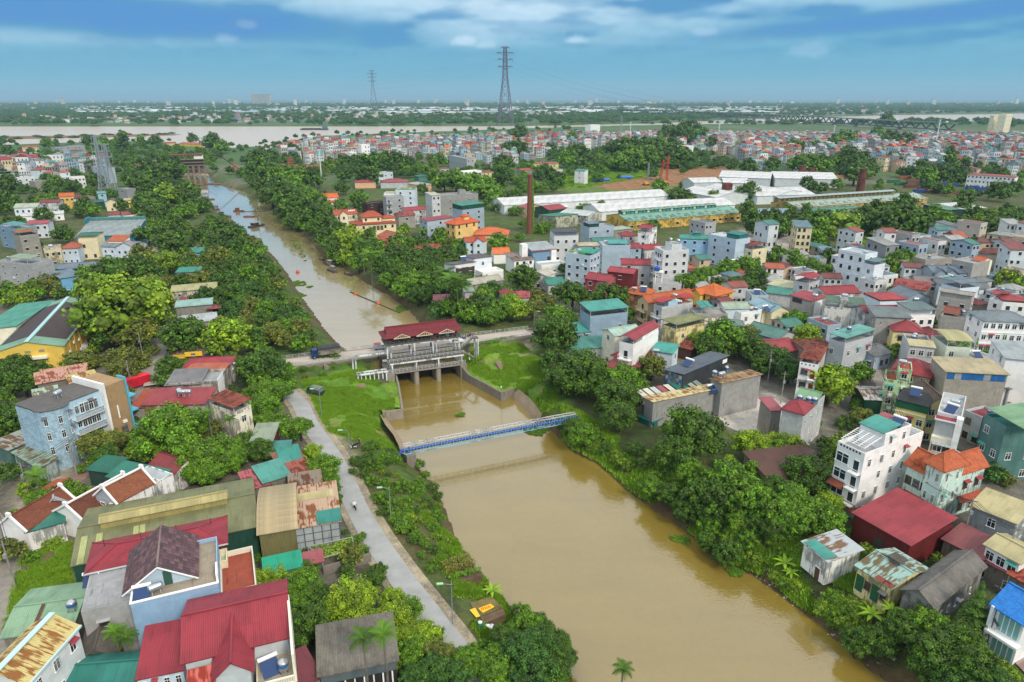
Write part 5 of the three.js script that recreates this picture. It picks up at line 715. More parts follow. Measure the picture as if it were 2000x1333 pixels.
[
['yellow_villa','ochre villa with orange tiled gables beside the dark red roof',[458,856],[572,850],8,8.4,'#dcb868','GX:^#c96a3c:1.8',{wf:3,fl:2}],
['maroon_hip_house','pale house with dark maroon hipped roof beside the ochre villa',[574,872],[646,868],8,7.8,'pblue','HIP:#8a4a48:2',{wf:2}],
['narrow_sky_house','narrow sky-blue house with little teal roof',[760,832],[824,828],8,9.4,'#9ec3d8','S:#6fb0a8:0.5',{wf:1,fl:3}],
['yellow_low_house','yellow house with straw roof beside the street trees',[966,886],[1092,880],7,5.6,'#e4d17a','GX:#c2bd8c:1',{wf:3}],
['dark_red_roof_house','dark red roofs clustered behind the white long house',[300,905],[458,900],9,6.6,'!lgrey','GX:#8f3a40:1.4',{wf:2}],
['brick_brown_house','brownish flat house behind the maroon-roofed one',[648,872],[742,862],8,6.6,'=#a39a92','F:#9a6a5c',{wf:2}],
['grey_cube_house','plain grey cube house below the lattice tower',[918,800],[986,806],7,8.4,'=#9ea4a8','F:grey',{wf:1}],
['green_roof_shed','dark green roof shed below the sky-blue house',[700,905],[812,895],9,5,'|dgreen','GX:#2f7060:1',{}],
['thatched_hut','grey hut with layered fibre cement roofs and open loft',[822,900],[906,896],8,6,'cream','GZ:%#8d867c:1.8',{wf:1}],
['rose_gable_house','rose-roofed house beside the grey-roofed warehouse',[962,1000],[1064,990],8,4.5,'ivory','GX:#a8505a:1.2',{}],
['red_gable_hut','low red-roofed hut against the warehouse wall',[840,1000],[940,995],8,4.5,'=lgrey','HIP:#a04a4a:1.4',{}],
['white_balcony_house','white house with dark balcony openings above the trees',[548,712],[660,706],8,9.6,'#e6e9ec','F:#b0604f',{wf:4,fl:3}],
['steel_end_house','tall grey-blue house at the end of its row',[720,622],[824,640],7,12.4,'#a9b9c9','F:#4f7f78',{wf:2,fl:4}],
['orange_cap_house','pale blue house with orange hipped cap',[460,668],[540,664],7,6.6,'pblue','HIP:#d0653c:1.4',{wf:2}],
['rust_hip_house','white house with rusty hipped roof in the hillside cluster',[284,650],[382,640],8,8,'pblue','HIP:#a5533c:1.8',{wf:2}],
['white_slate_house','white house with slate roof hut near the big dark tree',[134,720],[268,708],9,8.6,'#dde4ea','C:#5c6c78:0.8',{wf:3,cp:[0.1,0.6,0,0.6]}],
['blue_tall_house','tall blue-grey house beside the white one with arched porch',[226,590],[322,592],8,11.6,'#9fb4c8','F:grey',{wf:3,fl:4}],
['white_palm_house','white house behind the single palm',[110,540],[224,538],8,9,'#eef0ec','F:#c2483a',{wf:2,fl:3}],
['white_terrace_house','long white house with blue-shaded terraces',[344,542],[480,534],9,8.2,'#e6ecf2','F:zinc',{wf:5,fl:2}],
['long_grey_house','long grey house with dark green rooftop netting',[428,472],[658,460],11,10.4,'#9aa0a6','C:#2c3f3c:0.3',{wf:8,fl:3,cp:[0,0.5,0,0.8]}],
['red_block_house','flat red-roofed block in front of the long grey house',[520,500],[640,490],8,7.5,'#8d949a','S:#b04a50:0.6',{}],
['cream_hip_house','cream house with orange roof near the river trees',[166,470],[282,468],9,8,'#e6d9b0','HIP:#c2563f:1.6',{wf:4,fl:2}],
['cream_low_house','long cream building at the left edge by the river',[-30,575],[110,572],10,5,'#e2d09c','F:cream',{wf:4}],
['olive_gable_house','olive-walled house with pointed red gable',[518,545],[606,540],8,8.6,'#b7b88c','GZ:#b2523c:2.2',{wf:2}],
['grey_long_block','plain grey block stepping down beside the olive house',[606,530],[712,512],10,9,'#a4a9ad','F:#7d8f8a',{wf:0}],
['brown_brick_house','unplastered brownish house in the middle of the cluster',[432,610],[552,604],8,7,'=#9a8172','F:#8f8478',{wf:2}],
['white_flat_house','white flat house above the orange-capped one',[562,618],[650,604],8,8,'#dfe4e8','F:#c9d4d8',{wf:2}],
['lilac_house','lilac-white house with small arched porch',[388,570],[440,566],7,7,'#d9d6e2','GZ:#b7524c:1',{wf:1}],
['concrete_pair_house','grey pair of bare concrete houses under the white balcony house',[268,745],[368,735],8,7,'=#a8a6a0','F:grey',{wf:2}],
['grey_gable_house','grey house with blank gable beside the shrubs',[402,720],[492,712],8,7,'=#b0aca6','S:#9a8a88:0.8',{}],
['dark_roof_house','house with dark blue-grey roof terrace at the left edge',[-20,690],[110,680],9,8.5,'#b9c8d4','C:#7a8b98:0.5',{wf:3}],
['orange_tile_house','house with broad orange tiled roof at the left edge',[80,640],[175,640],8,6.5,'=lgrey','HIP:#c25a38:1.6',{}],
['yellow_office','low yellow building with maroon roof by the street trees',[1030,618],[1140,610],9,4.5,'#d9c27a','HIP:#93504c:1.2',{wf:4}],
['blue_kiosk','small kiosk with blue front and tin awning by the street',[1030,700],[1125,690],6,3.4,'#3f78b4','S:#a9b4b6:0.5',{}],
['riverside_temple','long yellow temple wing with terracotta roofs beside the river',[1400,440],[1580,448],12,4,'#d9b85a','GX:#c9683f:1.6',{wf:0}],
['riverside_hall','red-roofed riverside hall beside the lone round tree',[1280,440],[1370,438],10,4,'#d2c08a','GX:#b2523c:1.6',{}],
].forEach((r)=>house(T11,...r.slice(0,8),{far:true,...r[8]}));
// ---------------------------------------------------------------- right bank, middle distance
[
['white_modern_house','white modern house with mauve-brown sloping roofs and solar panel',[1552,372],[1712,350],9,8.4,'white','SB:#77646b:1.4',{wf:2,ov:0.6,far:false,ex:'S,.7,.5,1.2',more(G,w,d,H) {block(G,w,w*1.9,-d - 2,-1,-0.6,H + 1.6,'#dfe6ee','SB:#6f5d64:0.8',{wf:1});block(G,w*1.05,w*2.1,-0.9,5,-0.6,5.6,'white','F:white',{wf:3,wsx:0.5,wsy:0.6});bx(G,0.3,w - 0.3,H - 3.4,H - 0.4,0.003,0.06,M('#4a443f','tile'),'timber_screen');}},T22],
['concrete_roofed_house','streaked concrete house with pale fibre roof below the modern one',[1692,505],[1932,466],8,5.6,'!#b4b2ac','GX:#c5c3b2:1.2',{},T22],
['rose_roof_cottage','cottage with rose tin roof behind the royal palms',[1388,635],[1512,632],6,4,'pblue','S:#b2616c:0.7',{wf:2},T22],
['lilac_wall_house','narrow lilac-walled house beside the royal palms',[1632,560],[1702,556],6,6.5,'#c9b9cc','S:#9fb3a6:0.6',{},T22],
['grey_gable_villa','grey gabled villa with terracotta porch roofs above the trees',[1025,140],[1170,118],9,5.4,'!#b2b8bf','GZ:^#a5604c:2',{more(G,w,d,H) {block(G,-6,-0.02,-d*0.8,1,-0.6,H - 1,'!#b9b39c','GX:^#a9543c:1.5',{wf:2,far:true});block(G,-7,-3,1.1,5,-0.6,3,'!cream','HIP:^#a9543c:1.2',{});}},T22],
['brick_red_hut','small brick-red hipped hut lost in the trees',[1085,222],[1160,218],6,3.6,'=lgrey','HIP:#a5524c:1.2',{},T22],
['long_red_hut','hut with long weathered red roof and torn blue sheets',[1262,232],[1442,210],6,4,'=#c7ccd0','GX:~#a5564c:1.2',{},T22],
['small_rose_hut','rose-roofed hut near the palms at the road',[1930,590],[2010,585],6,4.5,'=lgrey','HIP:#a84a52:1.4',{},T22],
['grand_villa','grand cream villa with tiered terracotta hipped roofs and arcade',[752,1075],[1092,1055],10,7.4,'#eee2b8','HIP:^#a9503a:1.4',{wf:6,fl:2,fm:1,ov:0.8,more(G,w,d,H) {block(G,w*0.25,w*0.68,-d*0.85,-d*0.15,H,H + 3.4,'#eee2b8','HIP:^#b5573e:2.6',{wf:3,far:true,ov:0.8});block(G,w*0.7,w,-d*0.8,-d*0.2,H,H + 2,'#eee2b8','HIP:^#b5573e:1.4',{});block(G,-2.6,0,-1,4,-0.6,3.2,'#eee2b8','HIP:^#a9503a:1.4',{});for (let i=0;i<3;i++) bx(G,w*(0.46 + 0.085*i),w*(0.53 + 0.085*i),3.6,6,0.004,0.06,M('#5d5546',null),'arch');}},T12],
['cream_gable_villa','cream villa with pointed front gable and skylit terracotta roof',[615,1000],[788,988],8,7,'!#e6dcc0','GX:^#b35a40:2.2',{wf:3,fm:1,more(G,w,d,H) {block(G,w*0.2,w*0.55,-3,1,-0.6,H - 0.2,'#efe6cc','GZ:^#b35a40:2.2',{wf:1,far:true,fm:1,fl:2});for (let i=0;i<4;i++) bx(G,w*0.64 + i*1.0,w*0.64 + i*1.0 + 0.7,H + 1.2,H + 1.9,-d*0.3,-d*0.3 + 0.9,frameMs[0],'skylight');}},T12],
['white_orange_villa','white villa with bright orange tiled roof',[458,872],[640,862],8,7.6,'#f0f0ec','GX:^#d97038:2.4',{wf:4,fm:1,fl:2,more(G,w,d,H) {block(G,w*0.5,w*0.9,0.1,4,-0.6,5,'#f0f0ec','GX:^#b95a3c:1',{wf:2,far:true});}},T12],
['peach_villa','peach three-storey villa with orange hipped roof and cupola',[1482,1060],[1556,1074],[1742,1048],9.4,'#eccb84','HIP:^#d0653a:2.4',{wf:2,wr:3,fl:3,fm:1,ov:0.8,more(G,w,d,H) {block(G,w*0.4,w*0.8,-d*0.7,-d*0.5,H + 1,H + 3,'#eccb84','HIP:^#d0653a:1',{});}},T12],
['orange_pavilion','wide low house under an orange hipped roof with tiny dormer',[1714,1150],[1962,1152],11,4.6,'#d9cba0','HIP:^#d97345:2.6',{ov:0.8},T12],
['steel_flat_house','grey-blue house with flat crimson roof rim',[1274,1025],[1336,1046],[1486,1008],10,'#aebecd','S:#a83e50:0.4',{wf:2,wr:3,fl:3},T12],
['twin_gable_cottage','cottage with twin terracotta gables and pale blue side',[1644,1212],[1800,1202],8,6,'#c5d5e2','GX:^#b5563c:1.6',{wf:2,more(G,w,d,H) {block(G,w*0.3,w*0.8,-3,1.5,-0.6,H - 0.4,'#c5d5e2','GZ:^#b5563c:2.2',{wf:1,far:true});}},T12],
['orange_dormer_house','small house with bright orange roof and white gable edge',[1858,1305],[1982,1300],8,4.6,'white','GX:^#e07a45:2',{},T12],
['grey_tower_house','narrow grey tower house with balcony edge',[1015,870],[1152,862],8,13.4,'=#b3b8bb','F:grey',{wf:2,fl:4,bal:[0,0.3]},T12],
['roof_meadow_block','blue-white slab block with green rooftop planting',[1088,812],[1242,812],10,12.4,'#cfdcea','F:#4f7a2c',{wf:2,fl:4,more(G,w,d,H) {block(G,-8,-0.02,-d,-1,-0.6,H - 2.4,'white','F:#4f7a2c',{});part('planting',leafBox(w,0.8,d,500,H + 0.5),leafMats[1],G);}},T12],
['concrete_shell','unfinished concrete block with blank faces and stair head',[1440,862],[1736,842],11,13.2,'=#a4a5a4','F:grey',{wf:2,fl:3,wsx:0.7,wsy:0.6,par:1,more(G,w,d,H) {block(G,w*0.55,w*0.72,-6,-3,H,H + 2.6,'=#a4a5a4','F:grey',{});block(G,-5.5,-0.02,-d,0,-0.6,H + 1.5,'#c9cdd0','S:#d6d3bd:0.6',{wf:2,far:true,fl:4});}},T12],
['green_top_house','slate-blue house with dark green sheet top floor',[1612,972],[1782,950],9,11.4,'#9db0bf','F:grey',{wf:2,more(G,w,d,H) {block(G,0,w,-d,-0.5,H,H + 3,'|#1f5f50','S:#3f9a86:0.6',{});}},T12],
['crimson_gable_house','house with wide crimson gable beside the concrete block',[1160,968],[1326,956],8,8.4,'!lgrey','GX:#b0444a:1.4',{wf:2},T12],
['dusty_rose_house','house with dusty rose gable roof behind the steel flat one',[1112,1010],[1242,1000],8,7.2,'=#a9a7a2','GX:~#9c5350:1.4',{wf:1},T12],
['brown_clad_house','dark brown clad house front with two windows',[868,920],[1012,905],7,8.4,'|#4a3436','F:#6b5a58',{wf:2},T12],
['zinc_boat_shed','wide white-and-zinc roofed shed above the canal bend',[0,735],[216,725],11,6,'#bcd2e0','GX:#dfe6ea:1.2',{wf:2,more(G,w,d,H) {part('red_edge',new GB().bar([0,H + 1.3,-d / 2],[w*0.6,H + 1.3,-d / 2],0.6),M('#b03a40',null),G);}},T12],
['rose_roof_office','low cream office with rose hipped roof',[112,618],[256,612],10,4.4,'#e2d2a4','HIP:#b0545c:1.6',{wf:4},T12],
['rose_roof_annex','rose-roofed annex beside the low cream office',[258,622],[372,612],9,3.8,'#d9cba0','HIP:#ae545c:1.3',{wf:2},T12],
['yellow_long_school','long yellow building with terracotta roof behind the white mast',[400,625],[630,612],10,4.6,'#e2bd62','GX:#b2623c:1.2',{wf:7},T12],
['rose_shed','shed with bright rose roof by the building plot',[770,745],[932,742],10,5,'#dcb692','HIP:#b04a54:1.4',{},T12],
['big_rose_roof','broad rose hipped roof with turquoise lean-to',[972,745],[1185,742],14,5,'=lgrey','HIP:#ac4e58:2.2',{cat:'house'},T12],
['peach_wall_house','house with long peach end wall',[1182,752],[1312,772],9,5,'#e6c4a0','S:#c9c3bb:0.6',{},T12],
['blank_grey_block','tall blank grey end wall standing over the trees',[1508,538],[1646,566],8,13.4,'#a9aeb2','F:grey',{wr:2},T12],
['white_arch_house','white modern house with long arched balcony',[1620,668],[1762,658],9,8.6,'white','F:white',{wf:5,fl:2},T12],
['brown_roof_cottage','cream cottage with brown roof next to the white arches',[1766,668],[1862,662],8,6.4,'#e0cf9c','HIP:#8a5a48:1.2',{wf:3},T12],
['white_slit_tower','tall white house with dark vertical windows',[820,455],[888,452],9,15,'#f2f4f6','F:grey',{wf:3,fl:3,wsy:1.4},T12],
['white_spire_house','narrow stepped white house',[732,515],[784,512],8,12,'#eef0f2','F:white',{wf:1,fl:3},T12],
['pale_office','pale blue office with roof frame and blue tanks',[955,680],[1068,670],10,7.4,'#c5d4dc','F:grey',{wf:5,fl:2},T12],
['red_sheet_barn','dark red flat-roofed barn behind the rose hipped roof',[1440,640],[1508,636],8,6.5,'=lgrey','S:#9a3038:0.4',{},T12],
['green_pagoda','little green tiered pavilion among the trees',[1270,700],[1352,694],8,4.5,'#4f7f78','HIP:#3f7f70:1.4',{},T12],
['pagoda_tower','red tiered pagoda tower near the levee road',[242,560],[270,560],6,12,'#b2684c','HIP:#8c4438:1.4',{cat:'pagoda',more(G,w,d,H) {for (let k=1;k<5;k++) addRoof(G,'HIP','#8c4438',0.5,-0.2,w + 0.2,k*2.5,-d - 0.2,0.2,0.5);}},T12],
// warehouses and yards
['white_warehouse','longest white-roofed warehouse in front of the brick chimney',[-60,925],[1238,850],26,6,'#dfe6ea','GX:#f2f6f8:3',{cat:'warehouse',more(G,w,d,H) {for (let i=0;i<7;i++) {bx(G,w*(0.32 + i*0.09),w*(0.36 + i*0.09),2.8,3.1,0.004,2,M('#e6eaec',null),'door_canopy');bx(G,w*(0.325 + i*0.09),w*(0.355 + i*0.09),-0.4,2.7,0.004,0.06,M(i===5?'#3a3c40':'#b9c4ca',null),'gate');}}},T13],
['white_warehouse','white-roofed warehouse behind the teal-roofed factory',[690,975],[1745,920],26,5.6,'#dfe6ea','GX:#f4f7f8:3',{cat:'warehouse'},T13],
['factory_hall','yellow-walled factory with teal roof and louvred monitor',[915,1050],[1792,978],24,5.4,'!#d9b85c','GX:~#7fb3a6:2.6',{cat:'factory',wf:18,fl:1,wsx:1.6,wsy:1.1,more(G,w,d,H) {part('roof_monitor',new GB().box(w*0.02,w*0.86,H + 1.6,H + 4,-d / 2 - 2,-d / 2 + 2,'b'),M('#2f6f66','metal'),G);addRoof(G,'GX','~#8fbcae',0.5,w*0.02,w*0.86,H + 4.05,-d / 2 - 2.4,-d / 2 + 2.4,0.4);for (let i=0;i<24;i++) part('louvre',new GB().box(w*(0.03 + i*0.0345),w*(0.05 + i*0.0345),H + 2.4,H + 3.8,-d / 2 + 2.003,-d / 2 + 2.06),M(i % 3?'#5a8d84':'#cfd2c6',null),G);}},T13],
['factory_hall','ochre factory with grey-green roof patches beside the rusty stack',[235,940],[1252,868],24,6,'!#cbb06a','GX:~#a5c0b8:2.6',{cat:'factory',wf:14,fl:1,wsx:1.6,more(G,w,d,H) {part('roof_monitor',new GB().box(-w*0.06,w*0.82,H + 1.8,H + 4.6,-d / 2 - 2,-d / 2 + 2,'b'),M('#8a7a48','metal'),G);addRoof(G,'GX','#b9cbd0',0.6,-w*0.06,w*0.82,H + 4.65,-d / 2 - 2.4,-d / 2 + 2.4,0.4);for (let i=0;i<26;i++) part('louvre',new GB().box(w*(-0.04 + i*0.0325),w*(-0.02 + i*0.0325),H + 2.6,H + 4.3,-d / 2 + 2.003,-d / 2 + 2.06),M('#4a4634',null),G);}},T14],
['lean_to_hall','teal lean-to along the front of the ochre factory',[360,985],[720,940],12,4.2,'!#9fb0a0','S:#4f9a86:1',{},T14],
['blue_roof_shed','pale blue sheet-roofed shed at the corner of the ochre factory',[-60,985],[200,985],18,4.6,'|#9fb8c4','GX:#9fc0d2:1.4',{},T14],
['white_store','white store with low gable nearest the rusty water tank',[1310,812],[1600,862],30,6,'#d3dde2','GX:#f4f7f9:3',{cat:'warehouse'},T13],
['white_store','white store behind the one beside the rusty water tank',[1480,790],[1770,845],30,6,'#d3dde2','GX:#f2f5f7:3',{cat:'warehouse'},T13],
['white_store','wide white store beyond the trees of the yard',[1720,800],[2060,850],34,6,'#d3dde2','GX:#f4f7f9:3',{cat:'warehouse'},T13],
['white_store','small white store with open dark doorway',[1425,748],[1640,742],22,6.5,'#c3ced4','GX:#f2f5f7:2.6',{cat:'warehouse'},T13],
['white_store','white store in the middle row of the yard',[1655,748],[1850,752],24,6.5,'#c3ced4','GX:#f4f7f9:2.6',{cat:'warehouse'},T13],
['white_store','farthest long white store of the yard',[1620,700],[2020,716],40,7,'#c9d3d8','GX:#f2f5f7:3.4',{cat:'warehouse'},T13],
['white_store','white store ending at the reddish spoil heap',[60,712],[552,722],44,7,'#c9d3d8','GX:#f4f7f9:3.4',{cat:'warehouse'},T14],
['white_store','white store touching the ochre factory roof',[-80,852],[372,838],36,6,'#d3dde2','GX:#f2f5f7:3.2',{cat:'warehouse'},T14],
['red_barn','red-roofed barn with dark green gable beside the chimney',[180,940],[290,962],[368,935],6,'|#23604e','GZ:#b04048:1.8',{},T13],
['red_roof_annex','rose-red roof annex on the far side of the chimney',[50,935],[110,945],14,5.6,'!#d9cba0','GX:#b4525a:1.4',{},T13],
['green_barn','green sheet-roofed barn behind the chimney',[205,1000],[342,1032],16,5.4,'!#b9bda8','SR:#3f8f78:1.6',{},T13],
['white_barn','pale barn roofs between green barn and factory',[372,985],[590,1008],18,5.4,'!#c9cdc8','GX:#dbe6e4:1.6',{},T13],
['yellow_school','pale yellow school with thin rose roof',[165,595],[342,600],12,8,'#f0e28c','HIP:#b5646c:1.2',{wf:8,fl:2},T13],
['red_cap_house','small grey house with flat red roof near the school',[80,650],[166,644],8,8,'=#a8a6a0','S:#c8443c:0.5',{},T13],
['lone_white_tower','lone white narrow house with teal roof on the plot',[490,652],[566,656],8,11.5,'#dde3e6','S:#4f9488:0.8',{wf:1,wsx:0.6,fl:3},T13],
['stained_small_house','small stained white house beside the school',[342,652],[398,648],8,9,'!#d3d3cf','F:grey',{wf:1},T13],
['white_school','long white school with galleries and red roof',[1562,682],[1938,706],11,10.4,'#eef0f2','HIP:#b2545a:1',{wf:12,fl:3,wp:1,cat:'school',band:1},T14],
['white_tower_house','white five-storey tower house with dark side',[1088,556],[1164,560],9,14.5,'#eef0f2','F:#7a3a3c',{wf:2,fl:5},T14],
['white_low_block','white low block beside the white tower house',[1166,595],[1300,590],10,6.5,'#e2e6ea','F:white',{wf:5,fl:2},T14],
['green_shed','dark green shed with half white roof near the rubbish heap',[1410,960],[1610,948],18,5.5,'|#1f4a40','S:#6a9c86:1',{more(G,w,d,H) {addRoof(G,'S','#eef2f3',1,w*0.55,w*1.5,H,-d,0.2,0.3);}},T14],
['white_tin_shed','small white tin-roofed shed among shrubs',[1122,1000],[1240,998],10,4,'=#a39d92','S:#f0f3f4:0.9',{},T14],
['sea_green_market','long sea-green market roof among the houses',[820,515],[1062,512],16,4.5,'#cdb98a','GX:#5fb0a2:1.6',{},T14],
['pale_teal_office','white and blue office with pale teal roof',[660,505],[818,500],12,6.5,'#c5d6e2','S:#8fc0bc:0.8',{wf:6,fl:2},T14],
['red_sheds','dark red roofed house beside the pale teal office',[535,502],[658,494],10,5.5,'!lgrey','GX:#a24448:1.2',{},T14],
['yellow_dome','bright yellow domed store among trees',[495,495],[557,492],9,5,'#e6b92c','B:#e6b92c:3',{cat:'store'},T13],
['red_long_school','long cream school with flat red roof',[705,398],[840,402],12,7,'#dcc89c','HIP:#b24a4c:1',{wf:8,fl:2},T13],
['red_long_annex','long red-roofed annex in front of the cream school',[668,425],[835,432],12,4.5,'#d9c6a0','HIP:#b0484a:1.4',{wf:6},T13],
['red_cream_hall','cream hall with red roof under the tall pole',[868,412],[1034,416],12,5,'#e0cfa2','HIP:#b5504c:1.4',{wf:6},T13],
['big_white_block','largest white block on the river skyline',[615,300],[690,296],14,16,'#eef1f4','F:white',{},T13],
['white_blue_block','white block with blue side beside the tree belt',[1345,470],[1420,462],12,14,'#e9eef2','F:white',{wf:2,fl:4},T13],
['cream_tower_block','pair of cream apartment towers at the bridge end',[1772,225],[1830,225],14,34,'#e4dec0','F:cream',{wf:3,fl:9,cat:'tower block'},T14],
['cream_tower_block','second cream apartment tower farther along the bridge',[1868,215],[1918,212],14,38,'#e2dcc4','F:cream',{wf:3,fl:9,cat:'tower block'},T14],
].forEach((r)=>house(r[9]??T12,...r.slice(0,8),{far:true,...r[8]}));
// ---------------------------------------------------------------- the sluice
const concM=slabM('#a39c92'),darkConcM=M('#6f6a64','concrete',{bump:'rough',bs:0.02}),whitePaint=M('#dfe4e8','grime',{rough:0.8}),railM=M('#b9c3cc',null,{rough:0.6});
function railRun(parent,a,b,h=1,step=1.5,m=railM,s=0.07) {
const A=new THREE.Vector3(...a),B=new THREE.Vector3(...b),n=Math.max(1,Math.round(A.distanceTo(B) / step));
const R=part('railing',new GB().bar([a[0],a[1] + h,a[2]],[b[0],b[1] + h,b[2]],s).bar([a[0],a[1] + h*0.55,a[2]],[b[0],b[1] + h*0.55,b[2]],s*0.8),m,parent);
for (let i=0;i<=n;i++) {const p=A.clone().lerp(B,i / n);part('post',new GB().bar([p.x,p.y,p.z],[p.x,p.y + h,p.z],s*1.1),m,R);}
return R;
}
{
const G=thing('sluice_gate','concrete sluice with red tiled machine house over three gate bays','sluice',[SL.x,0,SL.z],SL.turn);
const BAY=6.3,W3=BAY*3;
for (const k of [1,2]) {const x=k*BAY;const p=part('pier',new GB().box(x - 0.75,x + 0.75,-6.6,-1.1,-9,-0.8).cyl([x,-6.6,-0.8],[x,-1.1,-0.8],0.75,0.75,12),concM,G);part('pier_cap',new GB().box(x - 0.95,x + 0.95,-1.1,-0.95,-9,0),concM,p);}
part('abutment',new GB().box(-1.8,0,-6.6,-0.9,-10,0.6),concM,G);part('abutment',new GB().box(W3,W3 + 1.8,-6.6,-0.9,-10,0.2),concM,G);
for (let k=0;k<3;k++) {const x0=k*BAY + 0.8,x1=(k + 1)*BAY - 0.8;part('gate_leaf',new GB().box(x0,x1,-6.6,k===0?-2.6:-3.0,-5.6,-5.2),M('#3c3a36','rust'),G);const q=new GB();for (let i=0;i<6;i++) q.bar([x0,-6 + i*0.6,-5.15],[x1,-6 + i*0.6,-5.15],0.12);part('gate_rib',q,M('#2c2a28',null),G);}
// lower gallery
part('gallery_deck',new GB().box(-1.8,W3 + 1.6,-0.95,-0.6,-3,0.3),concM,G);
railRun(G,[-1.7,-0.6,0.2],[W3 + 1.5,-0.6,0.2],1,1.05);
for (let k=0;k<=3;k++) {const x=k*BAY + (k===0?-0.4:k===3?0.4:0);part('gallery_post',new GB().box(x - 0.22,x + 0.22,-0.6,1.75,-0.35,0.08),whitePaint,G);part('gallery_post',new GB().box(x - 0.2,x + 0.2,-0.6,1.75,-3,-2.6),whitePaint,G);}
part('gallery_beam',new GB().box(-1,W3 + 1,1.75,2.2,-0.5,0.1),whitePaint,G);part('gallery_beam',new GB().box(-1,W3 + 1,1.75,2.2,-3.1,-2.6),whitePaint,G);
for (let k=0;k<3;k++) {const x0=k*BAY + 0.5,n=7;for (let i=0;i<n;i++) if (k<2||i<1) part('curtain_panel',new GB().box(x0 + i*0.76,x0 + i*0.76 + 0.72,-0.55,1.7,-2.5,-2.38),slabM('#b3a993'),G);}
railRun(G,[2*BAY + 0.5,-0.6,-2.4],[W3 - 0.4,-0.6,-2.4],0.9,0.6,M('#c9b56a',null));
part('platform',new GB().box(-1.2,W3 + 1.2,2.2,2.45,-3.6,0.1),darkConcM,G);
railRun(G,[-1.1,2.45,0],[W3 + 1.1,2.45,0],0.85,1.2);
railRun(G,[-1,2.45,-3.3],[W3 + 1,2.45,-3.3],1,1.2);
for (let k=0;k<3;k++) part('breast_wall',new GB().box(k*BAY + 0.4,(k + 1)*BAY - 0.4,-1,3.0,-5,-4.6),slabM('#9c958a'),G);
// upper frame
for (const z of [-3.6,-8.2]) {for (let k=0;k<=3;k++) {const x=k*BAY + (k===0?-0.3:k===3?0.3:0);for (const dx of z===-3.6?[-0.55,0.45]:[0]) part('column',new GB().box(x + dx - 0.2,x + dx + 0.2,2.45,6.2,z - 0.2,z + 0.2),whitePaint,G);} part('floor_beam',new GB().box(-1,W3 + 1,5.7,6.2,z - 0.25,z + 0.25),whitePaint,G);}
part('tie_beam',new GB().box(-0.8,W3 + 0.8,3.9,4.15,-3.75,-3.5),concM,G);
part('machine_floor',new GB().box(-1.4,W3 + 1.4,6.2,6.5,-9,-3.1),darkConcM,G);
railRun(G,[-1.3,6.5,-3.2],[W3 + 1.3,6.5,-3.2],1,1.3,M('#6f7478',null));railRun(G,[-1.3,6.5,-8.9],[W3 + 1.3,6.5,-8.9],1,1.3,M('#8fb6d8',null));
const mar=M('#6e2f30','plaster');
for (const z of [-3.9,-8.2]) for (let k=0;k<=3;k++) for (const dx of [-0.4,0.4]) part('roof_column',new GB().box(k*BAY + dx - 0.2 + (k===0?0.4:k===3?-0.4:0),k*BAY + dx + 0.2 + (k===0?0.4:k===3?-0.4:0),6.5,8.7,z - 0.2,z + 0.2),mar,G);
part('hoist',new GB().box(BAY*0.4,BAY*0.62,6.5,7.3,-6.6,-5.6).bar([BAY*0.1,7,-6.1],[BAY*0.9,7,-6.1],0.25),M('#2f3134',null),G);
part('hoist',new GB().box(BAY*1.4,BAY*1.62,6.5,7.3,-6.6,-5.6).bar([BAY*1.1,7,-6.1],[BAY*1.9,7,-6.1],0.25),M('#2f3134',null),G);
part('hoist',new GB().box(BAY*2.25,BAY*2.45,6.5,7.4,-6.6,-5.6),M('#d9a51e',null),G);part('cabinet',new GB().box(BAY*2.55,BAY*2.72,6.5,8.1,-5.2,-4.4),M('#b9cfd6',null),G);
part('ceiling_beam',new GB().box(-0.8,W3 + 0.8,8.45,8.7,-4.1,-3.7).box(-0.8,W3 + 0.8,8.45,8.7,-8.4,-8),M('#d9d2b4','plaster'),G);
// the swept tiled roof with skirts at both ends and three gablets on the front
const roofT=M('#7a2f37','tile',{bump:'rows',bs:0.04}),ey=8.5,ry=10.6,mz=-6.05,f=-2.3,b=-9.8,xa=-2.0,xb=W3 + 2.0,ia=0.2,ib=W3 - 0.2;
const rf=new GB();
for (const [z0,s] of [[f,1],[b,-1]]) {const m1=mixn(z0,mz,0.55),y1=ey + (ry - ey)*0.42;const q=(x0,x1,y0,za,X0,X1,y2,zb)=>s>0?rf.quad([x0,y0,za],[x1,y0,za],[X1,y2,zb],[X0,y2,zb]):rf.quad([x1,y0,za],[x0,y0,za],[X0,y2,zb],[X1,y2,zb]);q(xa,xb,ey,z0,ia - 0.5,ib + 0.5,y1,m1);q(ia - 0.9,ib + 0.9,y1,m1,ia - 0.9,ib + 0.9,ry,mz);}
for (const [x,i,s] of [[xa,ia - 0.5,-1],[xb,ib + 0.5,1]]) {const m1=mixn(f,mz,0.55),m2=mixn(b,mz,0.55),y1=ey + (ry - ey)*0.42;s>0?rf.quad([x,ey,f],[x,ey,b],[i,y1,m2],[i,y1,m1]):rf.quad([x,ey,b],[x,ey,f],[i,y1,m1],[i,y1,m2]);rf.tri([i,y1,m1],[i,y1,m2],[i,ry,mz]);}
rf.quad([xb,ey - 0.1,f],[xa,ey - 0.1,f],[xa,ey - 0.1,b],[xb,ey - 0.1,b]);
const R=part('roof',rf,roofT,G);part('ridge',new GB().bar([ia - 1,ry + 0.1,mz],[ib + 1,ry + 0.1,mz],0.3),M('#7a2a30',null),R);
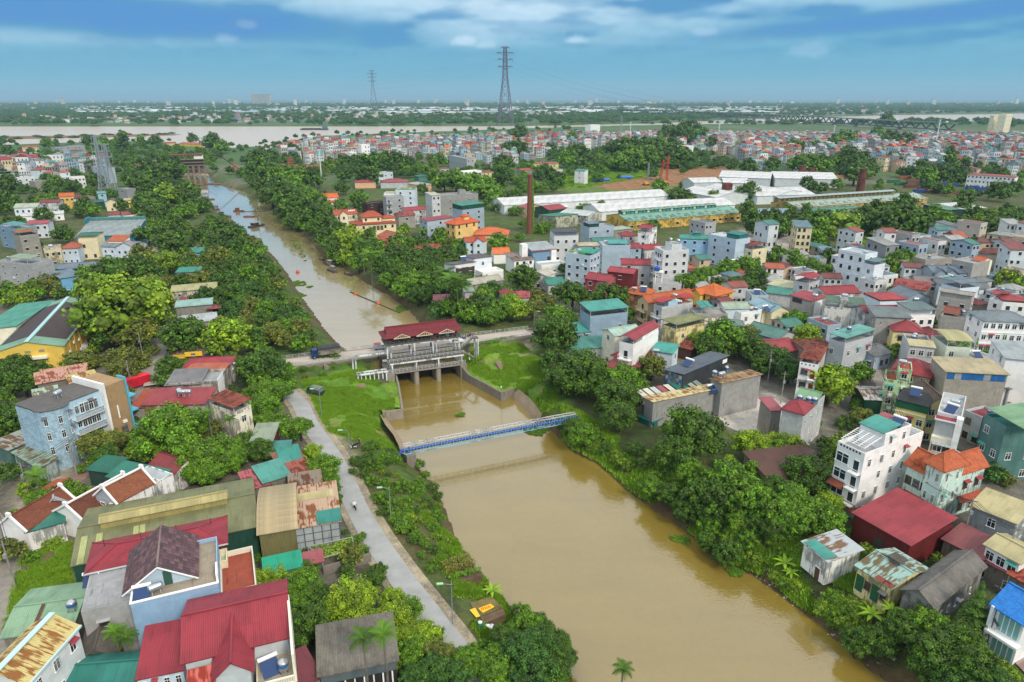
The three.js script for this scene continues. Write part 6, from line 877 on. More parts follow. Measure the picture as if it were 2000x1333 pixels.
for (const k of [0.5,1.5,2.5]) {const x=k*BAY,h=1.05,w=2.3,z1=f + 0.3;part('gablet',new GB().quad([x - w,ey,z1],[x,ey + h,z1],[x,ey + h,mz + 1.2],[x - w,ey,mz + 2.6]).quad([x,ey + h,z1],[x + w,ey,z1],[x + w,ey,mz + 2.6],[x,ey + h,mz + 1.2]),roofT,R);const tr=part('gablet_trim',new GB().bar([x - w,ey - 0.05,z1 + 0.05],[x,ey + h - 0.05,z1 + 0.05],0.14).bar([x + w,ey - 0.05,z1 + 0.05],[x,ey + h - 0.05,z1 + 0.05],0.14).bar([x - w,ey - 0.08,z1 + 0.05],[x + w,ey - 0.08,z1 + 0.05],0.16),M('#d8c3a8',null),R);part('gablet_infill',new GB().tri([x - w + 0.2,ey,z1 - 0.05],[x + w - 0.2,ey,z1 - 0.05],[x,ey + h - 0.2,z1 - 0.05]),M('#5a3a34',null),R);for (let i=-4;i<=4;i++) part('slat',new GB().bar([x + i*0.5,ey - 0.02,z1 + 0.02],[x + i*0.5,ey + h*(1 - Math.abs(i)*0.5 / w) - 0.12,z1 + 0.02],0.1),M('#d8c3a8',null),R);}
// side works to the left: frame, lever row and slab
part('side_slab',new GB().box(-10.6,-1.8,-3.4,-2.2,-5,1.2),darkConcM,G);
for (const [x,z,y0,y1] of [[-10.2,-5.2,-2.2,3.4],[-9.4,-5.2,-2.2,3.4],[-9.8,0.6,-2.2,0.2],[-2.2,0.6,-2.2,0.2],[-9.8,-0.4,-2.2,0.2]]) part('frame_post',new GB().box(x - 0.18,x + 0.18,y0,y1,z - 0.18,z + 0.18),whitePaint,G);
part('frame_beam',new GB().box(-10.4,-0.7,3.4,3.75,-5.4,-5.0),whitePaint,G);part('frame_beam',new GB().box(-10,-1.8,0.2,0.5,0.3,0.9),whitePaint,G);part('frame_beam',new GB().box(-10,-1.8,0.2,0.5,-1.4,-1.0),whitePaint,G);part('frame_beam',new GB().box(-10.4,-10,-2.2,-1.8,-5,1),whitePaint,G);
for (let i=0;i<6;i++) part('lever',new GB().bar([-8.9 + i*1.15,0.2,-0.8],[-8.9 + i*1.15,-0.2,0.3],0.16).bar([-8.9 + i*1.15,-0.2,0.3],[-8.9 + i*1.15,-1.7,0.4],0.26),whitePaint,G);
railRun(G,[-10.2,3.75,-5.2],[-1,3.75,-5.2],0.7,1.5);
// stairs and landing to the right
const flight=(x0,y0,x1,y1,z0,z1)=>{const n=9,S=part('stair',new GB().bar([x0,y0 - 0.2,z0],[x1,y1 - 0.2,z0],0.2).bar([x0,y0 - 0.2,z1],[x1,y1 - 0.2,z1],0.2),darkConcM,G);for (let i=0;i<n;i++) part('step',new GB().box(mixn(x0,x1,i / n),mixn(x0,x1,(i + 1) / n),mixn(y0,y1,(i + 0.5) / n) - 0.05,mixn(y0,y1,(i + 0.5) / n),Math.min(z0,z1),Math.max(z0,z1)),concM,S);};
flight(W3 + 1.2,2.45,W3 + 4.6,5.2,-4.6,-3.6);flight(W3 + 1.4,2.3,W3 + 4.8,0.1,-2.6,-1.6);
part('landing',new GB().box(W3 + 4.4,W3 + 6.6,5.1,5.3,-5,-3.2),darkConcM,G);for (const [x,z] of [[W3 + 5.8,-3.4],[W3 + 6.4,-3.4],[W3 + 5.8,-4.8]]) part('landing_post',new GB().box(x - 0.16,x + 0.16,-1.5,5.1,z - 0.16,z + 0.16),whitePaint,G);part('landing_post',new GB().box(W3 + 3.2,W3 + 3.5,-0.6,1.4,-2.3,-2),whitePaint,G);
railRun(G,[W3 + 1.2,2.5,-3.6],[W3 + 4.6,5.3,-3.6],0.9,0.7);
}
// retaining walls, aprons and steps on the lawns
function wallStrip(name,label,pts,y0,y1,t,mat,cat='wall') {
const G=thing(name,label,cat);for (let i=1;i<pts.length;i++) {const [ax,az]=pts[i - 1],[bx2,bz]=pts[i],ya=Array.isArray(y1)?y1[i - 1]:y1,yb=Array.isArray(y1)?y1[i]:y1,l=Math.hypot(bx2 - ax,bz - az),nx=-(bz - az) / l*t / 2,nz=(bx2 - ax) / l*t / 2;const g=new GB(),P=(x,z,s,y)=>[x + nx*s,y,z + nz*s];g.quad(P(ax,az,1,y0),P(bx2,bz,1,y0),P(bx2,bz,1,yb),P(ax,az,1,ya)).quad(P(bx2,bz,-1,y0),P(ax,az,-1,y0),P(ax,az,-1,ya),P(bx2,bz,-1,yb)).quad(P(ax,az,1,ya),P(bx2,bz,1,yb),P(bx2,bz,-1,yb),P(ax,az,-1,ya)).quad(P(bx2,bz,1,y0),P(bx2,bz,-1,y0),P(bx2,bz,-1,yb),P(bx2,bz,1,yb)).quad(P(ax,az,-1,y0),P(ax,az,1,y0),P(ax,az,1,ya),P(ax,az,-1,ya));part('wall_section',g,mat,G);} return G;
}
wallStrip('wing_wall','concrete wing wall stepping down right of the sluice',[...list('897,735 917,748',WL),...list('950,766 980,783 1003,775',WL)],-6.5,[-0.9,-2.6,-2.6,-2.6,-2.4],0.5,slabM('#8d857a'));
wallStrip('wing_wall','concrete edge wall of the lawn left of the sluice',[...list('771,746 779,768 787,818 748,823',WL)],-6.5,[-0.9,-2.4,-2.4,-2.4],0.5,slabM('#9c9488'));
const lawnEdge=(s)=>{const P=list(s,WL),g=new GB();for (let i=1;i<P.length;i++) {const a=P[i - 1],b=P[i],l=Math.hypot(b[0] - a[0],b[1] - a[1]);let nx=-(b[1] - a[1]) / l,nz=(b[0] - a[0]) / l;const m=[(a[0] + b[0]) / 2,(a[1] + b[1]) / 2];if (sdist(canalPoly,m[0] + nx*1.5,m[1] + nz*1.5)<0) {nx=-nx;nz=-nz;} const q=(p,d)=>{const x=p[0] + nx*d,z=p[1] + nz*d;return [x,lawnH(Math.max(0.1,sdist(canalPoly,x,z))) + 0.05,z];};for (const [u,v] of [[-0.2,2],[2,4.4]]) {const A=q(a,u),B=q(b,u),D=q(b,v),E=q(a,v),f=(p)=>[p[0],-p[2]];g.tri(A,B,D,f(A),f(B),f(D)).tri(A,D,E,f(A),f(D),f(E));}} return structure('lawn_edge',g,M('#7fa52c','soil',{bump:'rough',bs:0.1}));};
lawnEdge('771,746 779,768 787,818');lawnEdge('787,818 748,823');lawnEdge('897,735 917,748 950,766 980,783 1003,775');
function apron(label,top,bot) {const g=new GB(),a=list(top,-2.2),b=list(bot,WL - 0.3);for (let i=1;i<a.length;i++) g.quad([b[i - 1][0],WL - 0.3,b[i - 1][1]],[b[i][0],WL - 0.3,b[i][1]],[a[i][0],-2.2,a[i][1]],[a[i - 1][0],-2.2,a[i - 1][1]]);const G=thing('concrete_apron',label,'embankment');for (let i=0;i<g.p.length;i +=18) {const s=new GB();s.p=g.p.slice(i,i + 18).map((v,k)=>v + (k % 3===1?0.35:0));s.u=g.u.slice(i / 3*2,i / 3*2 + 12);part('slab',s,slabM('#b7a288'),G);} return G;}
apron('pale sloping concrete apron below the left lawn','742,812 752,832 768,852 778,872 784,890','758,824 770,842 784,862 796,880 806,894');
apron('pale sloping concrete apron below the right lawn','1012,762 1032,778 1048,796 1058,812','998,778 1018,796 1036,816 1052,834');
const stepsRow=(label,px,py,h,n,w,dir,dh)=>{const p=at(px,py,h),G=thing('garden_steps',label,'steps',[p.x,0,p.z],SL.turn + dir);for (let i=0;i<n;i++) part('step',new GB().box(-w / 2,w / 2,h - 0.5 - i*dh,h - i*dh,i*0.5 - 0.02,i*0.5 + 0.46),slabM('#a98f80'),G);};
stepsRow('flight of worn steps on the left lawn',704,750,-0.5,9,1.8,0.05,0.12);stepsRow('flight of worn steps on the right lawn',972,706,-0.4,9,1.8,0.05,0.12);
// ---------------------------------------------------------------- roads
function ribbon(name,pts,w,hf,mat,kind='structure') {
const g=new GB();let u=0;const nrm=pts.map((p,i)=>{const a=pts[Math.max(0,i - 1)],b=pts[Math.min(pts.length - 1,i + 1)],l=Math.hypot(b[0] - a[0],b[1] - a[1]);return [-(b[1] - a[1]) / l,(b[0] - a[0]) / l];});
const at2=(i,s)=>{const ww=Array.isArray(w)?w[i]:w,x=pts[i][0] + nrm[i][0]*ww / 2*s,z=pts[i][1] + nrm[i][1]*ww / 2*s;return [x,hf(x,z),z];};
for (let i=1;i<pts.length;i++) {const a=at2(i - 1,1),b=at2(i - 1,-1),c=at2(i,-1),d=at2(i,1),f=(p)=>[p[0],-p[2]];g.tri(a,d,c,f(a),f(d),f(c)).tri(a,c,b,f(a),f(c),f(b));}
return tag(part(name,g,mat,scene),null,null,null,kind);
}
const dense=(pts,s=2)=>{const o=[];for (let i=1;i<pts.length;i++) {const [a,b]=[pts[i - 1],pts[i]],n=Math.max(1,Math.round(Math.hypot(b[0] - a[0],b[1] - a[1]) / s));for (let k=0;k<n;k++) o.push([mixn(a[0],b[0],k / n),mixn(a[1],b[1],k / n)]);} o.push(pts[pts.length - 1]);return o;};
const spline=(s,h=0)=>new THREE.CatmullRomCurve3(list(s,h).map(([x,z])=>new THREE.Vector3(x,0,z))).getPoints(90).map((p)=>[p.x,p.z]);
const asphaltM=M('#adb0b0','asphalt',{bump:'rough',bs:0.02}),dustM=M('#b4a88f','soil',{bump:'rough',bs:0.04});
const onGround=(e)=>(x,z)=>Math.max(height(x,z),-0.6) + e;
const laneRight=spline('560,765 585,790 605,830 640,880 668,930 700,1000 735,1060 790,1140 835,1200 880,1260 915,1320 960,1420');
ribbon('road_verge',laneRight.map(([x,z])=>[x + 0.2,z]),6.4,onGround(0.09),dustM);
ribbon('lane',laneRight,3.9,onGround(0.15),asphaltM);
ribbon('bridge_road',dense(roadLine,3),6.6,()=>ROAD_H,M('#c2b7ad','asphalt',{bump:'rough',bs:0.015}));
ribbon('street',spline('285,850 262,790 268,745 285,710 300,690 305,640 300,580 292,520 293,450 300,420 305,390 300,370'),7,onGround(0.1),M('#8a8782','asphalt'));
ribbon('street_crossing',dense([V2(285,715,0),fromSl(-58,-12)],3),7,(x,z)=>mixn(0.14,ROAD_H - 0.02,clamp01((toSl(x,z)[0] + 84) / 26)),M('#9b958d','asphalt'));
ribbon('footpath',spline('-30,1380 -5,1230 15,1120 10,1060 -30,1000'),3.4,onGround(0.08),M('#9c968c','concrete'));
ribbon('footpath',spline('120,960 160,930 200,905 240,890'),3,onGround(0.1),M('#9a7f72','concrete'));
ribbon('alley',spline('1760,800 1715,740 1705,700 1690,650'),3,onGround(0.1),M('#a19a92','concrete'));
ribbon('lane_end',dense([fromSl(44,-13.5),fromSl(62,-14.5),fromSl(80,-10)],3),[6.6,...Array(20).fill(5.6)],(x,z)=>mixn(ROAD_H,0.14,clamp01((toSl(x,z)[0] - 40) / 20)),M('#b0a596','asphalt'));
ribbon('levee_road',spline('500,300 520,292 545,283 570,276',0),9,()=>1,M('#b5b0a8','asphalt'));
for (const s of [-1,1]) {
const lab=s>0?'concrete retaining wall and railing on the sluice side of the road':'railing on the upstream side of the sluice road';
const G=thing('road_railing',lab,'railing',[SL.x,0,SL.z],SL.turn),z=-12.6 + s*3.45;
for (const [a,b] of [[-52,-31],[-30,-10.5],[-10.5,19.5],[19.5,46]]) railRun(G,[a,ROAD_H,z],[b,ROAD_H,z],0.95,1.6,M('#aab4bd','grime'),0.1);
part('kerb',new GB().box(-58,50,ROAD_H - 0.3,ROAD_H + 0.14,z - 0.16,z + 0.16),slabM('#a9a296'),G);
part('retaining_wall',new GB().box(-50,-9,-2.5,ROAD_H - 0.31,z - 0.2,z + 0.25),slabM('#8c857b'),G);part('retaining_wall',new GB().box(19,48,-2.5,ROAD_H - 0.31,z - 0.2,z + 0.25),slabM('#8c857b'),G);
part('deck_edge',new GB().box(-9,19,0.2,ROAD_H - 0.31,z - 0.3,z + 0.25),darkConcM,G);
}
{const G=thing('bridge_deck','road slab bridging the canal behind the gates','bridge',[SL.x,0,SL.z],SL.turn);part('slab',new GB().box(-9,20,0.3,ROAD_H - 0.03,-15.9,-9.3),darkConcM,G);for (const x of [6.3,12.6]) part('support',new GB().box(x - 0.7,x + 0.7,-6.4,0.3,-15.6,-9.6),concM,G);}
{const G=thing('bank_stair','concrete stair sloping down the road wall to the lawn','stair',[SL.x,0,SL.z],SL.turn);const n=12;for (let i=0;i<n;i++) part('step',new GB().box(-17.6 + i*0.5,-17.1 + i*0.5,-2.2,1.2 - i*0.27,-8.6,-7.2),slabM('#9a9184'),G);}
// ---------------------------------------------------------------- the pipe bridge
{
const a=at(789,886,-1.2),b=at(1122,822,-1.2),u=b.clone().sub(a).setY(0),L=u.length();u.normalize();
const G=thing('pipe_bridge','light blue lattice truss carrying a dark blue water main across the canal','pipe bridge',[a.x,0,a.z],Math.atan2(-u.z,u.x));
const lb=M('#8cc9e4','grime',{rough:0.55}),top=M('#d3cdd0','grime',{rough:0.8}),yb=-1.2,yt=0.75,w=0.6,n=30;
for (const z of [-w,w]) {part('bottom_chord',new GB().bar([0,yb,z],[L,yb,z],0.14),lb,G);part('top_chord',new GB().bar([0,yt,z],[L,yt,z],0.12),top,G);}
for (let i=0;i<=n;i++) {const x=L*i / n;for (const z of [-w,w]) part('upright',new GB().bar([x,yb,z],[x,yt,z],0.08),lb,G);part('cross_tie',new GB().bar([x,yt,-w],[x,yt,w],0.07),top,G);part('cross_tie',new GB().bar([x,yb,-w],[x,yb,w],0.1),lb,G);if (i<n) {const x2=L*(i + 1) / n;for (const z of [-w,w]) part('diagonal',new GB().bar(i % 2?[x,yb,z]:[x,yt,z],i % 2?[x2,yt,z]:[x2,yb,z],0.06),lb,G);part('top_lacing',new GB().bar([x,yt,i % 2?-w:w],[x2,yt,i % 2?w:-w],0.05),top,G);}}
const pm=M('#14439c',null,{rough:0.4});
part('pipe',new GB().cyl([-0.6,yb + 0.75,0.1],[L + 0.4,yb + 0.75,0.1],0.34,0.34,14),pm,G);part('pipe_elbow',new GB().cyl([-0.5,yb + 0.85,0.1],[-4.2,-3.6,3.4],0.34,0.34,14),pm,G);part('pipe_elbow',new GB().cyl([L + 0.3,yb + 0.85,0.1],[L + 3.4,-2.2,0.6],0.4,0.4,14),pm,G);
part('pier',new GB().box(0.2,2.2,-6,yb - 0.1,-1.3,1.6),slabM('#8f8880'),G);part('pier',new GB().box(L - 2.2,L - 0.6,-5,yb - 0.1,-1.2,1.2),slabM('#8f8880'),G);part('flange',new GB().cyl([1,yb + 0.75,0.1],[1.15,yb + 0.75,0.1],0.52,0.52,14),pm,G);
}
// ---------------------------------------------------------------- vehicles, people, lamps
const tyreG=(()=>{const g=new THREE.CylinderGeometry(0.5,0.5,0.3,16);g.rotateX(Math.PI / 2);return g;})(),rimG=(()=>{const g=new THREE.CylinderGeometry(0.26,0.26,0.32,12);g.rotateX(Math.PI / 2);return g;})(),rubber=M('#191919',null,{rough:0.9});
function wheel(G,x,z,r=1) {const w=part('wheel',tyreG,rubber,G);w.position.set(x,0.5*r,z);w.scale.setScalar(r);part('rim',rimG,M('#9a9da0',null,{rough:0.5,metal:0.4}),w);}
function truck(label,p,turn,s,cab,bed,tarp,o={}) {
const G=thing(o.name??'canvas_truck',label,'truck',[p.x,p.y,p.z],turn),cm=M(cab,null,{rough:0.4}),L=o.L??8.4;
part('chassis',new GB().box(-L / 2 + 0.3,L / 2 - 0.1,0.7,1.0,-0.5,0.5),M('#2a2c2e',null),G);
const g=new GB();g.box(-L / 2,-L / 2 + 1.9,0.75,1.7,-1.15,1.15);const x0=-L / 2,x1=x0 + 1.9;g.quad([x0,1.7,1.15],[x1,1.7,1.15],[x1,2.8,1.05],[x0 + 0.45,2.8,1.05]).quad([x1,1.7,-1.15],[x0,1.7,-1.15],[x0 + 0.45,2.8,-1.05],[x1,2.8,-1.05]).quad([x0,1.7,-1.15],[x0,1.7,1.15],[x0 + 0.45,2.8,1.05],[x0 + 0.45,2.8,-1.05]).quad([x1,1.7,1.15],[x1,1.7,-1.15],[x1,2.8,-1.05],[x1,2.8,1.05]).quad([x0 + 0.45,2.8,1.05],[x1,2.8,1.05],[x1,2.8,-1.05],[x0 + 0.45,2.8,-1.05]);
const C2=part('cab',g,cm,G);
part('windscreen',new GB().quad([x0 + 0.03,1.8,-1],[x0 + 0.03,1.8,1],[x0 + 0.4,2.7,0.95],[x0 + 0.4,2.7,-0.95]),glassM,C2).position.x=-0.03;
for (const z of [1.16,-1.16]) part('side_window',new GB().box(x0 + 0.7,x1 - 0.3,1.75,2.5,z - 0.02,z + 0.02),glassM,C2);
for (const z of [-0.8,0.8]) part('headlight',new GB().box(x0 - 0.04,x0,1.0,1.25,z - 0.2,z + 0.2),M('#e6e6e0',null,{rough:0.2}),C2);
const b0=x1 + 0.15,b1=L / 2;
if (o.boxy) {part('cargo_box',new GB().box(b0,b1,1.05,3.5,-1.2,1.2),M(bed,'metal',{rough:0.5}),G);part('cargo_roof',new GB().box(b0 - 0.02,b1 + 0.02,3.5,3.56,-1.22,1.22),M(tarp,null,{rough:0.5}),G);part('rear_door',new GB().box(b1,b1 + 0.05,1.2,3.4,-1.1,1.1),M(bed,null),G);}
else {
const B=part('cargo_bed',new GB().box(b0,b1,1.05,2.05,-1.2,1.2),M(bed,'grime'),G);for (let i=0;i<6;i++) part('stake',new GB().box(mixn(b0,b1 - 0.1,i / 5),mixn(b0,b1 - 0.1,i / 5) + 0.1,1.05,2.6,1.2,1.26),M('#77706a',null),B);
part('slat',new GB().box(b0,b1,2.15,2.3,1.2,1.25).box(b0,b1,2.4,2.5,1.2,1.25),M(bed,'grime'),B);
const t=new GB(),N=8;for (let i=0;i<N;i++) {const a0=Math.PI*i / N,a1=Math.PI*(i + 1) / N,y=(q)=>3.05 + 0.45*Math.sin(q),z=(q)=>1.22*Math.cos(q);t.quad([b0,y(a0),z(a0)],[b1,y(a0),z(a0)],[b1,y(a1),z(a1)],[b0,y(a1),z(a1)]);t.tri([b1,3.05,0],[b1,y(a1),z(a1)],[b1,y(a0),z(a0)]).tri([b0,3.05,0],[b0,y(a0),z(a0)],[b0,y(a1),z(a1)]);} t.box(b0,b1,2.06,3.05,-1.22,1.22,'tb');part('tarpaulin',t,M(tarp,'fibro',{rough:0.9}),G);
}
for (const x of o.axles??[x0 + 0.9,L / 2 - 2.6,L / 2 - 1.4]) for (const z of [-1,1]) wheel(G,x,z);
part('bumper',new GB().box(x0 - 0.1,x0,0.6,0.95,-1.15,1.15),M('#3a3d40',null),G);
G.scale.setScalar(s);return G;
}
{const p=at(636,697,ROAD_H);truck('blue-cabbed truck with black tarpaulin driving on the sluice road',new THREE.Vector3(p.x,ROAD_H,p.z),SL.turn + 0.04,0.95,'#16356e','#8f877c','#4c5258');}
{const p=at(617,772,0);truck('green canvas-covered truck parked on the grass verge',new THREE.Vector3(p.x,0.05,p.z),SL.turn - 0.85,0.72,'#1f4038','#35584e','#8fa396',{L:6.2,axles:[-2.3,1.9]});}
{const p=at(263,762,0);truck('bright red box truck parked by the crossing',new THREE.Vector3(p.x,0.1,p.z),SL.turn + 0.5,0.95,'#c81f34','#d21d38','#e0263f',{L:8,boxy:1,axles:[-3,2.4],name:'box_truck'});}
function car(label,p,turn,col,o={}) {
const G=thing(o.name??'parked_car',label,'car',[p.x,p.y,p.z],turn,o.group),m=M(col,null,{rough:0.3});
const pr=[[-2.1,0.35],[-2.15,0.75],[-1.9,0.92],[-1.1,1.0],[-0.5,1.45],[0.9,1.5],[1.6,1.05],[2.05,0.95],[2.1,0.35]];const s=new THREE.Shape(pr.map((q)=>new THREE.Vector2(...q)));
const b=new THREE.ExtrudeGeometry(s,{depth:1.6,bevelEnabled:true,bevelSize:0.08,bevelThickness:0.08,bevelSegments:2});b.translate(0,0,-0.8);part('body',b,m,G);
const gl=new THREE.ExtrudeGeometry(new THREE.Shape([[-0.95,1.02],[-0.48,1.4],[0.85,1.44],[1.35,1.06]].map((q)=>new THREE.Vector2(...q))),{depth:1.78,bevelEnabled:false});gl.translate(0,0,-0.89);part('side_window',gl,glassM,G);
for (const [x,z] of [[-1.3,-0.8],[-1.3,0.8],[1.3,-0.8],[1.3,0.8]]) wheel(G,x,z,0.62);for (const z of [-0.6,0.6]) part('headlight',new GB().box(-2.26,-2.2,0.65,0.82,z - 0.18,z + 0.18),M('#eeeeea',null,{rough:0.2}),G);return G;
}
{const p=fromSl(21,-11.4);car('white car crossing beside the machine house',new THREE.Vector3(p[0],ROAD_H,p[1]),SL.turn + Math.PI,'#e6e8ea',{name:'white_car'});}
{const p=fromSl(-2.4,-13.8);const q=at(741,683,ROAD_H);truck('small white and red truck half hidden behind the sluice',new THREE.Vector3(q.x,ROAD_H,q.z),SL.turn + Math.PI,0.55,'#d8dade','#d9d9d8','#cf2f48',{L:5.6,boxy:1,axles:[-2,1.8],name:'small_truck'});}
{const p=at(168,682,0);car('silver car parked under the street tree',new THREE.Vector3(p.x,0.08,p.z),1.75,'#c3c9cc');}
// a motorbike and a rider
function person(label,p,turn,top,legs,o={}) {
const G=thing('person',label,'person',[p.x,p.y,p.z],turn),sit=o.sit,g=new GB();
const hip=sit?0.82:0.9,sh=hip + 0.52,body=[];
const caps=(a,b,r0,r1)=>body.push([new THREE.Vector3(...a),new THREE.Vector3(...b),r0,r1]);
caps([0,hip,0],[0.02,sh,0],0.16,0.18);caps([0,sh,0],[0,sh + 0.16,0],0.07,0.065);caps([0.01,sh + 0.22,0],[0.02,sh + 0.3,0],0.105,0.1);
for (const s of [-1,1]) {if (sit) {caps([0,hip,s*0.1],[-0.42,hip - 0.08,s*0.17],0.1,0.075);caps([-0.42,hip - 0.08,s*0.17],[-0.36,hip - 0.5,s*0.18],0.07,0.05);caps([0,sh - 0.03,s*0.19],[-0.22,sh - 0.28,s*0.26],0.06,0.05);caps([-0.22,sh - 0.28,s*0.26],[-0.5,sh - 0.3,s*0.28],0.045,0.04);} else {caps([0,hip,s*0.09],[s*0.06,0.46,s*0.1],0.1,0.07);caps([s*0.06,0.46,s*0.1],[s*0.03,0.06,s*0.1],0.065,0.05);caps([s*0.03,0.05,s*0.1],[s*0.03 - 0.14,0.04,s*0.1],0.045,0.04);caps([0,sh - 0.03,s*0.2],[0,sh - 0.3,s*0.26],0.06,0.048);caps([0,sh - 0.3,s*0.26],o.raise&&s>0?[-0.1,sh + 0.15,0.2]:[-0.08,sh - 0.55,s*0.26],0.045,0.035);}}
const f=(x,y,z)=>{let d=9;const q=new THREE.Vector3(x,y,z);for (const [a,b,r0,r1] of body) {const ab=b.clone().sub(a),t=clamp01(q.clone().sub(a).dot(ab) / ab.lengthSq()),e=q.distanceTo(a.clone().addScaledVector(ab,t)) - mixn(r0,r1,t),k=0.06,h=clamp01(0.5 + 0.5*(d - e) / k);d=mixn(d,e,h) - k*h*(1 - h);} return d;};
// surface: march a small grid with tetrahedra
const N=[26,44,20],lo=[-0.62,-0.02,-0.42],hi=[0.3,sh + 0.45,0.42],st=N.map((n,i)=>(hi[i] - lo[i]) / n),val=new Float32Array((N[0] + 1)*(N[1] + 1)*(N[2] + 1)),id=(i,j,k)=>(i*(N[1] + 1) + j)*(N[2] + 1) + k;
for (let i=0;i<=N[0];i++) for (let j=0;j<=N[1];j++) for (let k=0;k<=N[2];k++) val[id(i,j,k)]=f(lo[0] + i*st[0],lo[1] + j*st[1],lo[2] + k*st[2]);
const pos=[],col=[],TE=[[0,5,1,6],[0,1,2,6],[0,2,3,6],[0,3,7,6],[0,7,4,6],[0,4,5,6]],CO=[[0,0,0],[1,0,0],[1,1,0],[0,1,0],[0,0,1],[1,0,1],[1,1,1],[0,1,1]];
const cs=[new THREE.Color(top),new THREE.Color(legs),new THREE.Color('#b98a68'),new THREE.Color(o.hair??'#1c1613')];
for (let i=0;i<N[0];i++) for (let j=0;j<N[1];j++) for (let k=0;k<N[2];k++) {const v=CO.map(([a,b,c])=>val[id(i + a,j + b,k + c)]),P=CO.map(([a,b,c])=>[lo[0] + (i + a)*st[0],lo[1] + (j + b)*st[1],lo[2] + (k + c)*st[2]]);if (Math.min(...v)>0||Math.max(...v)<0) continue;for (const t of TE) {const inn=t.filter((q)=>v[q]<0),out=t.filter((q)=>v[q]>=0);if (!inn.length||!out.length) continue;const E=(a,b)=>{const s=v[a] / (v[a] - v[b]);return P[a].map((c,q)=>c + (P[b][q] - c)*s);};const em=(a,b,c)=>{const n=new THREE.Vector3(...b).sub(new THREE.Vector3(...a)).cross(new THREE.Vector3(...c).sub(new THREE.Vector3(...a))),ci=[0,1,2].map((q)=>inn.reduce((s,w)=>s + P[w][q],0) / inn.length),dd=new THREE.Vector3(...a).sub(new THREE.Vector3(...ci));pos.push(...(n.dot(dd)>0?[...a,...b,...c]:[...a,...c,...b]));const y=(a[1] + b[1] + c[1]) / 3,cc=y>sh + 0.24&&a[0]>-0.03||y>sh + 0.33?cs[3]:y>sh + 0.06?cs[2]:y>hip + (sit?-0.02:-0.02)?(Math.abs(a[2])>0.22&&y<sh - 0.3?cs[2]:cs[0]):cs[1];for (let q=0;q<3;q++) col.push(cc.r,cc.g,cc.b);};if (inn.length===1) em(E(inn[0],out[0]),E(inn[0],out[1]),E(inn[0],out[2]));else if (inn.length===3) em(E(inn[0],out[0]),E(inn[1],out[0]),E(inn[2],out[0]));else {const a=E(inn[0],out[0]),b=E(inn[0],out[1]),c=E(inn[1],out[1]),d=E(inn[1],out[0]);em(a,b,c);em(a,c,d);}}}
const ge=new THREE.BufferGeometry();ge.setAttribute('position',new THREE.Float32BufferAttribute(pos,3));ge.setAttribute('color',new THREE.Float32BufferAttribute(col,3));ge.computeVertexNormals();const pm=new THREE.MeshStandardMaterial({vertexColors:true,roughness:0.85});
part('body',ge,pm,G);return G;
}
function motorbike(label,p,turn,col) {
const G=thing('motorbike',label,'motorbike',[p.x,p.y,p.z],turn),cm=M(col,null,{rough:0.4});
for (const x of [-0.62,0.62]) {const w=part('wheel',(()=>{const t=new THREE.TorusGeometry(0.26,0.055,8,18);return t;})(),rubber,G);w.position.set(x,0.31,0);part('rim',new THREE.CylinderGeometry(0.2,0.2,0.03,12).rotateX(Math.PI / 2),M('#8d9094',null,{rough:0.5}),w);}
part('frame',new GB().bar([-0.5,0.9,0],[-0.62,0.31,0],0.07).bar([-0.45,0.75,0],[0.1,0.42,0],0.16,0.12).box(-0.1,0.35,0.25,0.5,-0.11,0.11).bar([0.2,0.4,0.1],[0.62,0.31,0.1],0.06),M('#2a2b2d',null),G);part('fairing',new GB().box(0.02,0.75,0.5,0.68,-0.13,0.13).bar([-0.42,0.5,0],[-0.5,0.95,0],0.26,0.2),cm,G);part('seat',new GB().box(-0.12,0.7,0.68,0.78,-0.12,0.12),M('#161616',null),G);part('handlebar',new GB().bar([-0.45,1.0,-0.32],[-0.45,1.0,0.32],0.05),M('#303234',null),G);part('headlight',new GB().box(-0.62,-0.52,0.85,0.98,-0.07,0.07),M('#e8e8e2',null,{rough:0.2}),G);return G;
}
function rider(px,py,h,turn,top,legs,bike,lb,lp) {const p=at(px,py,h);p.y=h;motorbike(lb,p,turn,bike);const d=new THREE.Vector3(0.22,-0.02,0).applyAxisAngle(new THREE.Vector3(0,1,0),turn);person(lp,p.clone().add(d),turn,top,legs,{sit:1,hair:top==='#e6e6e8'?'#c9ccd0':'#26222a'});}
rider(693,994,0.16,2.05,'#e6e6e8','#23262c','#2c2e33','dark motorbike ridden down the asphalt lane','person in white shirt riding the motorbike on the lane');
rider(905,663,ROAD_H,SL.turn,'#9aa7b8','#3a4356','#3a5ea8','blue motorbike crossing the sluice road','person in grey riding the blue motorbike');
rider(918,659,ROAD_H,SL.turn,'#6a2f4a','#2c2a3a','#8a2c34','dark red motorbike following over the sluice road','person in plum jacket riding the dark red motorbike');
rider(292,686,0.15,1.2,'#3a3f46','#22252a','#1f2226','black motorbike on the street below the big trees','person in dark clothes riding down the shaded street');
{const p=at(690,878,0);p.y=0.02;motorbike('motorbike parked on the gravel beside the lawn',p,0.5,'#e2e4e6');const q=at(694,874,0);q.y=0.02;motorbike('second motorbike parked beside the white one',q,0.7,'#2d3a34');const s=at(702,870,0);s.y=0;person('person in dark shirt standing by the parked motorbikes',s,1,'#2f3a48','#3a3c44');}
{const p=at(285,748,0);p.y=0.12;person('person in pink walking under a dark umbrella',p,0.5,'#b25a7a','#8a4a66',{raise:1});const U=thing('umbrella','dark open umbrella held over the walker in pink','umbrella',[p.x,p.y,p.z],0.5);part('canopy',new THREE.ConeGeometry(0.62,0.32,12,1,true).translate(-0.08,2.08,0.2),M('#2b3442',null),U);part('shaft',new GB().bar([-0.1,1.5,0.2],[-0.08,2.2,0.2],0.025),M('#777',null),U);}
